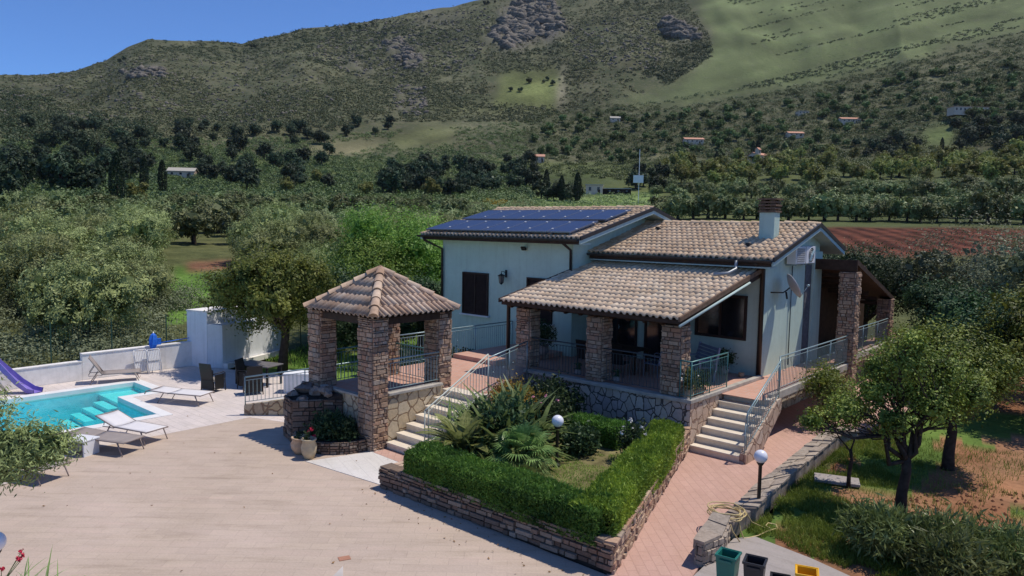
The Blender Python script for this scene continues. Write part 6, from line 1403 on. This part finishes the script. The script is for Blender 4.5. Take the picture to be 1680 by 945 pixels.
def cyp(i):
    rng = np.random.default_rng(500+i); n = 2200; u = rng.random(n); z = .3+u*8.6; r_ = .95*np.sin(np.pi*np.clip(.12+u*.86, 0, 1))**.7*(1+.15*rng.normal(size=n)); a = rng.random(n)*6.283
    C = np.stack([r_*np.cos(a), r_*np.sin(a), z], 1); O = np.stack([np.cos(a), np.sin(a), a*0+1.2], 1); V, Q = cards(C, .5, .16, rng, .8, O, .8)
    mb = MB(); mb.tube([(0, 0, -.6), (0, 0, 8)], [.2, .05], 6, cap=False); TV, TQ = quads_of(mb); V, Q, mi = join([(V, Q, 0), (TV, TQ, 1)])
    o = np_mesh('m', V, Q, None, mats=[M['cypress'], M['bark_dark']], midx=mi); d = o.data; bpy.data.objects.remove(o); d.name = 'cypress_far'; return d
kindset('cypress', 2, cyp)
M['far_dark'] = leaf('dark_hillside_leaves', (.025, .05, .022), (.08, .125, .045), trans=.1)
NAMES = {'olive': 'olive_tree', 'olive_hi': 'olive_tree', 'pine': 'pine_tree', 'broad': 'broadleaf_tree', 'green': 'hillside_tree', 'cypress': 'cypress_tree'}
far_rng = np.random.default_rng(99); placed = {}
OLIVES_LEFT = 296; rest = []
def put(key, pts, scale, label, group, cat='tree', jit=.25):
    for p_ in pts:
        if np.isnan(p_[0]): continue
        if key.startswith('olive') and placed.get('olive', 0)+placed.get('olive_hi', 0) >= OLIVES_LEFT: rest.append(p_); continue
        me = FAR[key][far_rng.integers(len(FAR[key]))]; o = bpy.data.objects.new(NAMES[key], me); COL.objects.link(o)
        s = scale*far_rng.uniform(1-jit, 1+jit); o.location = (p_[0], p_[1], p_[2]-.1); o.scale = (s*far_rng.uniform(.9, 1.1), s*far_rng.uniform(.9, 1.1), s*far_rng.uniform(.88, 1.12)); o.rotation_euler.z = far_rng.random()*6.283
        tag(o, label, cat, group); placed[key] = placed.get(key, 0)+1
def in_px(poly_, n, ymin=None, avoid=()):
    P_ = np.array(poly_, float); lo, hi = P_.min(0), P_.max(0); c = far_rng.uniform(lo, hi, (n*4, 2)); c = c[inpoly(c[:, 0], c[:, 1], poly_)][:n]
    for av in avoid: c = c[~inpoly(c[:, 0]+far_rng.normal(size=len(c))*5, c[:, 1]+far_rng.normal(size=len(c))*2.5, av)]
    return hit_many(c[:, 0], c[:, 1])
def row(x0, x1, y0, y1, step, jx=6, jy=1.5):
    xs = np.arange(x0, x1, step); xs = xs+far_rng.normal(size=len(xs))*jx*.4; ys = y0+(y1-y0)*(xs-x0)/(x1-x0)+far_rng.normal(size=len(xs))*jy*.6
    return hit_many(xs, ys)
# the grove beyond the pool, world placed on a loose grid
gx = []
for r_ in np.concatenate([np.arange(37.5, 62, 6.3), np.arange(62, 150, 7.4)]):
    for a in np.arange(-.70, .06 if r_ < 52 else .14, 6.0/r_ if r_ < 62 else 6.8/r_):
        aa = a+far_rng.normal()*1.1/r_; q = r_+far_rng.normal()*1.2; A_ = q*math.sin(aa); B_ = q*math.cos(aa); x, y = A_*_sy-B_*_cy, A_*_cy+B_*_sy; gx.append((x, y))
gx = np.array(gx); gz_ = ground_z(gx[:, 0], gx[:, 1]); px_, py_ = to_px(gx[:, 0], gx[:, 1], gz_); rad = np.hypot(gx[:, 0], gx[:, 1])
keep = ~(((px_ > 262) & (px_ < 410) & (rad < 92))) & ~((px_ > 395) & (px_ < 770) & (rad < 44)) & ~((px_ > 740) & (rad < 56)) & ~((px_ > 690) & (rad < 50))
keep &= ~((gx[:, 0] > -27.5) & (gx[:, 1] < 18))
gpts = np.stack([gx[:, 0], gx[:, 1], gz_], 1)[keep]; o_ = np.argsort(np.hypot(gpts[:, 0], gpts[:, 1])); gpts = gpts[o_]; rg = np.hypot(gpts[:, 0], gpts[:, 1])
put('olive_hi', gpts[rg < 95], 1.0, 'olive tree in the dense silvery grove beyond the pool wall', 'olive trees of the grove beyond the pool')
# rows behind the house
put('olive', row(1082, 1720, 358, 367, 27), 1.45, 'olive tree in the row along the red field', 'olive row along the red field')
put('olive', row(1082, 1720, 351, 359, 30), 1.4, 'olive tree in the second row behind the red field', 'olive row along the red field')
put('olive', row(1080, 1720, 322, 330, 21), 1.45, 'olive tree in the terrace row above the red field', 'olive terrace row above the field')
put('olive', row(1080, 1720, 315, 322, 22), 1.35, 'olive tree at the back of the terrace row above the field', 'olive terrace row above the field')
put('olive', row(300, 780, 347, 341, 20), 1.0, 'olive tree in the straight row at the back of the plain', 'olive row at the back of the plain')
put('olive', row(0, 760, 357, 350, 21), 1.0, 'olive tree in the row across the plain before the hillside', 'olive row at the back of the plain')
put('olive', gpts[rg >= 95], 1.05, 'small distant olive tree at the back of the silvery grove', 'olive trees at the back of the grove')
# dark pines
def pines(poly_, n, s, lab, grp): put('pine', in_px(poly_, n), s, lab, grp, jit=.3)
pines([(0, 250), (120, 240), (250, 238), (260, 300), (160, 322), (0, 330)], 36, 1.25, 'dark pine in the belt at the foot of the hill beyond the pool', 'pines at the foot of the hill')
pines([(300, 262), (560, 250), (560, 318), (430, 322), (330, 300)], 26, 1.25, 'dark pine in the clumps below the pale meadow', 'pines below the pale meadow')
pines([(0, 205), (480, 215), (560, 222), (540, 250), (250, 252), (0, 245)], 46, 1.25, 'dark pine scattered on the lower hillside', 'pines on the lower hillside')
pines([(628, 275), (760, 262), (890, 262), (885, 315), (700, 328), (628, 328)], 52, 1.15, 'tall dark pine in the wood behind the solar roof', 'pines of the wood behind the solar roof')
pines([(1020, 290), (1095, 285), (1100, 322), (1050, 325)], 9, 1.1, 'dark pine beside the white panel mast', 'pines by the mast')
pines([(1395, 232), (1510, 232), (1500, 268), (1395, 268)], 14, 1.1, 'dark pine below the villas on the slope', 'pines below the villas')
pines([(1565, 205), (1700, 200), (1700, 248), (1570, 250)], 24, 1.15, 'dark pine in the dense wood beside the long cream house', 'pines beside the long cream house')
put('pine', hit_many([196, 204, 412, 418, 575, 590, 601, 612, 640, 700, 801, 812, 795], [103, 99, 78, 79, 49, 47, 44, 42, 37, 30, 7, 5, 8]), .8, 'lone small tree standing on the mountain skyline', 'trees along the skyline')
put('pine', hit_many([838, 853, 898, 892, 868, 907], [150, 151, 132, 136, 137, 140]), .8, 'small dark tree standing alone in the high meadow', 'trees in the high meadow')
pines([(560, 196), (640, 190), (650, 225), (560, 225)], 8, 1.0, 'dark pine at the edge of the upper meadow', 'pines by the upper meadow')
put('pine', hit_many([888, 898, 908, 918, 928, 938, 946], [326, 328, 328, 329, 330, 328, 330]), .95, 'rounded dark tree in the clump beside the farmhouse', 'dark clump beside the farmhouse')
put('cypress', hit_many([193, 237, 267, 896, 921, 947, 1235, 1243, 1545, 1500, 1175], [342, 322, 322, 318, 330, 332, 258, 256, 248, 246, 275]), 1.25, 'narrow dark cypress standing among the hillside trees', 'cypresses of the hillside', jit=.2)
put('broad', in_px([(1080, 270), (1250, 258), (1450, 264), (1700, 258), (1700, 304), (1080, 309)], 120), 1.25, 'yellowish broadleaf tree in the belt above the olive terraces', 'broadleaf trees above the olive terraces')
put('broad', hit_many([705, 718, 740, 600, 520, 470, 225, 130, 385], [322, 322, 320, 322, 300, 318, 338, 300, 300]), .95, 'yellowish broadleaf tree among the dark pines', 'broadleaf trees among the pines')
put('green', in_px([(870, 190), (1100, 190), (1300, 165), (1480, 130), (1700, 95), (1700, 200), (1500, 225), (1300, 262), (1080, 275), (880, 262)], 292, avoid=[[(1505, 200), (1570, 195), (1570, 242), (1515, 245)]]), 1.4, 'green bushy tree on the terraced slope among the villas', 'green trees of the terraced slope')
# the rest of the far trees: one mass that nobody could count
def mass(name, key_mat, pts, rr_, n, L_, W_, seed, label, cat, flat=.7):
    rng = np.random.default_rng(seed); pts = pts[~np.isnan(pts[:, 0])]; k_ = len(pts); s = rr_*rng.uniform(.55, 1.35, k_)
    d = rng.normal(size=(k_, n, 3)); d[..., 2] = np.abs(d[..., 2]); d /= np.linalg.norm(d, axis=2)[..., None]; d *= rng.uniform(.45, 1.0, (k_, n, 1)); d[..., 2] *= flat
    C = (pts[:, None, :] + d*s[:, None, None]).reshape(-1, 3); O = d.reshape(-1, 3); V, Q = cards(C, L_, W_, rng, .2, O, 1.0, .5); o = np_mesh(name, V, Q, key_mat); return tag(o, label, cat, kind='stuff')
av_ = [[(806, 122), (926, 110), (924, 176), (800, 172)], [(642, 228), (690, 206), (752, 212), (745, 238), (655, 246)], [(1510, 205), (1566, 198), (1566, 240), (1520, 242)], [(505, 238), (640, 226), (625, 246), (520, 260)]]
mass('hillside_bushes', M['far_green'], in_px([(860, 190), (1000, 172), (1130, 176), (1290, 148), (1440, 116), (1560, 84), (1700, 52), (1700, 262), (1080, 300), (860, 285)], 4200, avoid=av_), 3.3, 60, .9, .5, 601, 'mass of green bushes covering the terraced slope', 'bushes')
mass('foothill_bushes', M['far_green'], in_px([(0, 232), (500, 225), (860, 200), (870, 330), (0, 344)], 5600, avoid=av_), 2.6, 40, .9, .45, 602, 'mass of green bushes along the foot of the hill', 'bushes')
mass('plain_bushes', M['far_olive'], in_px([(0, 326), (600, 322), (1080, 318), (1080, 344), (0, 372)], 1500), 2.0, 50, .55, .28, 604, 'low bushes along the field edges of the plain', 'bushes')
sky_top = [(0, 118), (70, 116), (180, 98), (250, 60), (400, 70), (500, 44), (640, 26), (800, 0), (860, 0), (1125, 0), (1165, 60), (1168, 92), (1100, 138), (1000, 168), (870, 200), (640, 200), (500, 222), (0, 240)]
pm = in_px(sky_top, 19000, avoid=av_); dens = fbm(pm[:, 0]/38, pm[:, 1]/38, 3, 71) + .9*fbm(pm[:, 0]/140, pm[:, 1]/140, 3, 171); pm = pm[(dens+far_rng.normal(size=len(dens))*.12 > -.06)]
M['maquis'] = leaf('maquis_scrub_leaves', (.045, .062, .028), (.13, .145, .06), trans=.1)
mass('mountain_scrub', M['maquis'], pm, 2.5, 20, 1.25, .75, 603, 'dark maquis scrub scattered over the mountain side', 'scrub', .62)
M['maquis_pale'] = leaf('pale_maquis_leaves', (.09, .105, .045), (.2, .205, .09), trans=.1)
pmb = in_px(sky_top, 11000, avoid=av_); pmb = pmb[~np.isnan(pmb[:, 0])]; pmb = pmb[fbm(pmb[:, 0]/60, pmb[:, 1]/60, 4, 271)+far_rng.normal(size=len(pmb))*.15 > -.3]; mass('pale_mountain_scrub', M['maquis_pale'], pmb, 2.2, 18, 1.3, .8, 613, 'olive brown scrub and tall grass tufts over the mountain side', 'scrub', .5)
dq = fbm(pmb[:, 0]/160, pmb[:, 1]/160, 3, 74); thick = pmb[dq > .12][:2600]; mass('mountain_thickets', M['far_dark'], thick, 3.6, 30, 1.4, .8, 614, 'dense dark thickets in the folds of the mountain', 'thickets', .7)
# limestone outcrops: real boulders
rk = NT('grey_limestone'); v_ = rk.coord(); n_ = rk.noise(v_, .5, 6, .7); rk.bump(n_.outputs[0], 1, .8); M['limestone'] = rk.fin(rk.ramp(n_.outputs[0], [(.35, (.06, .055, .045)), (.65, (.25, .225, .19))]), .95, .1)
def boulders(name, specs, seed, label):
    rng = np.random.default_rng(seed); Vs, Qs, n0 = [], [], 0; bmx = bmesh.new(); bmesh.ops.create_icosphere(bmx, subdivisions=1, radius=1); bv = np.array([v.co[:] for v in bmx.verts]); bf = np.array([[v.index for v in f.verts] for f in bmx.faces]); bmx.free()
    for poly_, n, s in specs:
        for p_ in in_px(poly_, n):
            if np.isnan(p_[0]): continue
            s_ = s*rng.uniform(.35, 1.3); V_ = bv*(1+rng.uniform(-.35, .35, (len(bv), 1)))*np.array((s_*rng.uniform(.7, 1.6), s_*rng.uniform(.7, 1.6), s_*rng.uniform(.45, 1.0))); Vs.append(V_+p_); Qs.append(bf+n0); n0 += len(bv)
    return tag(np_mesh(name, np.concatenate(Vs), np.concatenate(Qs), M['limestone'], k=3), label, 'rocks', kind='stuff')
boulders('limestone_crags', [([(806, 60), (826, 30), (850, 2), (905, 0), (928, 45), (922, 56), (880, 60), (835, 80)], 420, 6.5), ([(1080, 42), (1100, 26), (1132, 46), (1148, 66), (1095, 60)], 110, 5.5), ([(625, 66), (660, 62), (695, 100), (672, 114), (640, 88)], 130, 4), ([(200, 116), (268, 110), (270, 126), (212, 130)], 60, 4),
    ([(560, 40), (800, 14), (810, 60), (760, 120), (600, 130), (500, 90)], 900, 2.0), ([(640, 140), (700, 140), (700, 190), (655, 190)], 130, 2.4), ([(0, 130), (240, 90), (500, 80), (560, 190), (300, 210), (0, 190)], 900, 1.5), ([(930, 40), (1080, 20), (1090, 120), (940, 100)], 350, 1.8)], 701, 'grey limestone crags and boulders breaking through the mountain scrub')
pm2 = in_px([(1125, 0), (1165, 60), (1168, 92), (1100, 138), (1290, 145), (1560, 80), (1700, 50), (1700, 0)], 4200); qx, qy = to_px(pm2[:, 0], pm2[:, 1], pm2[:, 2]); dens = fbm(qx/110 + qy/30, (qy+.24*qx)/9, 3, 72)+.5*fbm(qx/160, qy/60, 2, 73); pm2 = pm2[dens > .17]
mass('upper_slope_scrub', M['maquis'], pm2, 2.0, 22, 1.2, .7, 605, 'thin rows of scrub on the pale grassy upper slope', 'scrub', .6)
mass('yellow_broom', M['broom'], hit_many(np.array([800, 806, 812, 818, 824, 830, 815, 822, 808.]), np.array([332, 334, 331, 333, 330, 332, 335, 336, 336.])), 2.0, 120, .4, .25, 606, 'patch of yellow flowering broom behind the solar roof', 'broom')

if rest: mass('distant_olive_trees', M['far_olive'], np.array(rest), 2.6, 700, .38, .17, 607, 'olive trees too far back in the grove to tell apart', 'olive trees', 1.3)
rws = [row(1000+i*20, 1700, 182+i*13, 66+i*13, 7, 5, 3) for i in range(9)]; mass('terrace_rows', M['far_dark'], np.concatenate(rws), 3.0, 46, .95, .5, 608, 'dark rows of trees along the hillside terraces', 'trees')
mass('understorey', M['far_dark'], in_px([(0, 236), (480, 232), (880, 255), (880, 322), (0, 336)], 1500, avoid=av_), 3.2, 60, .8, .4, 609, 'dark understorey among the pines', 'bushes')
mass('grove_undergrowth', M['olive2'], np.array([(x, y, float(ground_z(x, y))) for x, y in np.random.default_rng(5).uniform((-60, -10), (-30.2, 34), (300, 2)) if math.hypot(x, y) < 62 and not (x > -33 and y > 14)]), 1.5, 420, .16, .07, 610, 'rank undergrowth between the olive trunks behind the fence', 'undergrowth', .8)
# ------------------------------------------------------------------ far houses
M['far_white'] = plain('far_cream_plaster', (.66, .52, .4), .9, .2); M['far_roof'] = plain('far_red_tile_roof', (.56, .3, .2), .9, .2, var=.2); M['far_grey'] = plain('far_grey_roof', (.42, .39, .33), .9, .2)
def far_house(px, py, w, d, h, label, roof='gable', rmat='far_roof', wmat='far_white', rz=0, name='villa', rise=None, tower=False):
    c = hit_many([px], [py])[0]; t = empty(name, tuple(c), rz, label, 'house'); rise = rise or max(1.6, h*.4)
    if roof == 'gable':
        MB().slab([(-w/2, -d/2, -2), (-w/2, d/2, -2), (-w/2, d/2, h), (-w/2, 0, h+rise*.94), (-w/2, -d/2, h)], (w, 0, 0)).build('wall', M[wmat], t)
        ov = .5; MB().slab([(-w/2-ov, -d/2-ov, h-.1), (-w/2-ov, 0, h+rise), (-w/2-ov, d/2+ov, h-.1), (-w/2-ov, d/2+ov, h+.15), (-w/2-ov, 0, h+rise+.25), (-w/2-ov, -d/2-ov, h+.15)], (w+2*ov, 0, 0)).build('roof', M[rmat], t)
    else:
        MB().box(-w/2, -d/2, -2, w/2, d/2, h).build('wall', M[wmat], t); MB().box(-w/2-.3, -d/2-.3, h+.003, w/2+.3, d/2+.3, h+.35).build('roof', M[rmat], t)
    n = max(2, int(w/3))
    for i in range(n):
        x = -w/2+(i+.5)*w/n; f = MB().box(x-.5, -d/2-.06, h*.35, x+.5, -d/2-.002, h*.78).build('window', M['wood'], t)
        MB().box(x-.4, -d/2-.07, h*.38, x+.4, -d/2-.062, h*.74).build('pane', M['glass_dark'], f)
    MB().box(w*.28-.5, -d/2-.08, -.2, w*.28+.5, -d/2-.065, h*.3+.6).build('door', M['wood'], t)
    if tower:
        MB().slab([(-w/2-.2, -d/2-.4, -2), (-w/2-.2, -d/2+2.2, -2), (-w/2-.2, -d/2+2.2, h+3.2), (-w/2-.2, -d/2+.9, h+4.4), (-w/2-.2, -d/2-.4, h+3.2)], (2.4, 0, 0)).build('bell_tower', M[wmat], t)
        MB().slab([(-w/2-.4, -d/2-.7, h+3.1), (-w/2-.4, -d/2+.9, h+4.5), (-w/2-.4, -d/2+2.5, h+3.1), (-w/2-.4, -d/2+2.5, h+3.3), (-w/2-.4, -d/2+.9, h+4.8), (-w/2-.4, -d/2-.7, h+3.3)], (2.8, 0, 0)).build('tower_roof', M[rmat], t)
        MB().box(-w/2+.6, -d/2-.43, h+1.4, -w/2+1.5, -d/2-.41, h+2.8).build('belfry_opening', M['interior'], t)
    return t
cam_rz = R(41.6)
far_house(1137, 236, 14, 9, 2.8, 'small villa with a pink red roof on the slope above the church', rz=cam_rz, name='villa')
far_house(1244, 268, 12, 8, 4.6, 'little rose walled church with a bell tower and tiled gable roof', rz=cam_rz+R(35), name='church', tower=True, wmat='far_white')
far_house(1303, 224, 11, 9, 1.8, 'small villa whose orange roof shows over the trees', rz=cam_rz, name='villa')
far_house(1392, 202, 14, 9, 2.4, 'low villa with a brown tiled roof in the dark trees', rz=cam_rz, name='villa')
far_house(1600, 186, 36, 8, 3.6, 'long cream villa with a row of openings high on the slope', 'flat', rz=cam_rz+R(4), name='long_villa')
far_house(1316, 188, 9, 5, 2.2, 'white roofed shed half hidden on the slope', 'flat', 'far_grey', rz=cam_rz+R(10), name='hillside_shed')
far_house(975, 318, 7, 6, 3.4, 'square block of the low stone farmhouse behind the solar roof', 'flat', 'far_grey', rz=cam_rz+R(-8), name='farmhouse')
far_house(1007, 318, 14, 6, 1.9, 'low barn with a pale corrugated roof beside the farmhouse', 'flat', 'far_grey', 'interior', rz=cam_rz+R(-6), name='barn')
far_house(1009, 199, 8, 5, 2.2, 'small pale hut on the terrace edge above the orchards', rz=cam_rz, name='hut', rmat='far_grey')
far_house(300, 290, 11, 6, 2.2, 'white roofed house among the pines beyond the pool', 'gable', 'far_grey', rz=cam_rz+R(8), name='villa')
far_house(14, 296, 12, 8, 3.6, 'sand coloured house at the edge of the frame in the pines', rz=cam_rz, name='villa')
far_house(885, 266, 6, 5, 3.2, 'tiny pale house behind the dark cypresses', rz=cam_rz, name='hut')
# mast with a white panel
c = hit_many([1047], [334])[0]; ms_ = empty('mast', tuple(c), cam_rz, 'thin white mast with a square white panel behind the house', 'mast')
dd = math.hypot(c[0], c[1]); u_ = dd/F_PX
MB().tube([(0, 0, -1), (0, 0, 86*u_)], .55*u_, 6).build('pole', M['white_paint'], ms_); MB().box(-9*u_, -.3, 33*u_, 7*u_, .3, 45*u_).build('panel', M['white_block'], ms_)
print('PLACED', placed)

# ------------------------------------------------------------------ thin air
hz = NT('thin_air'); hz.t.nodes.remove(hz.b); pv = hz.n('VolumePrincipled'); pv.inputs['Color'].default_value = (.80, .88, 1, 1); pv.inputs['Density'].default_value = HAZE; pv.inputs['Anisotropy'].default_value = .2
hz.l(pv.outputs[0], hz.out.inputs['Volume'])
if HAZE > 0: tag(MB().box(-2700, -2700, -60, 2700, 2700, 760).build('haze', hz.m), 'thin bluish haze over the valley and mountain', 'haze', kind='stuff')
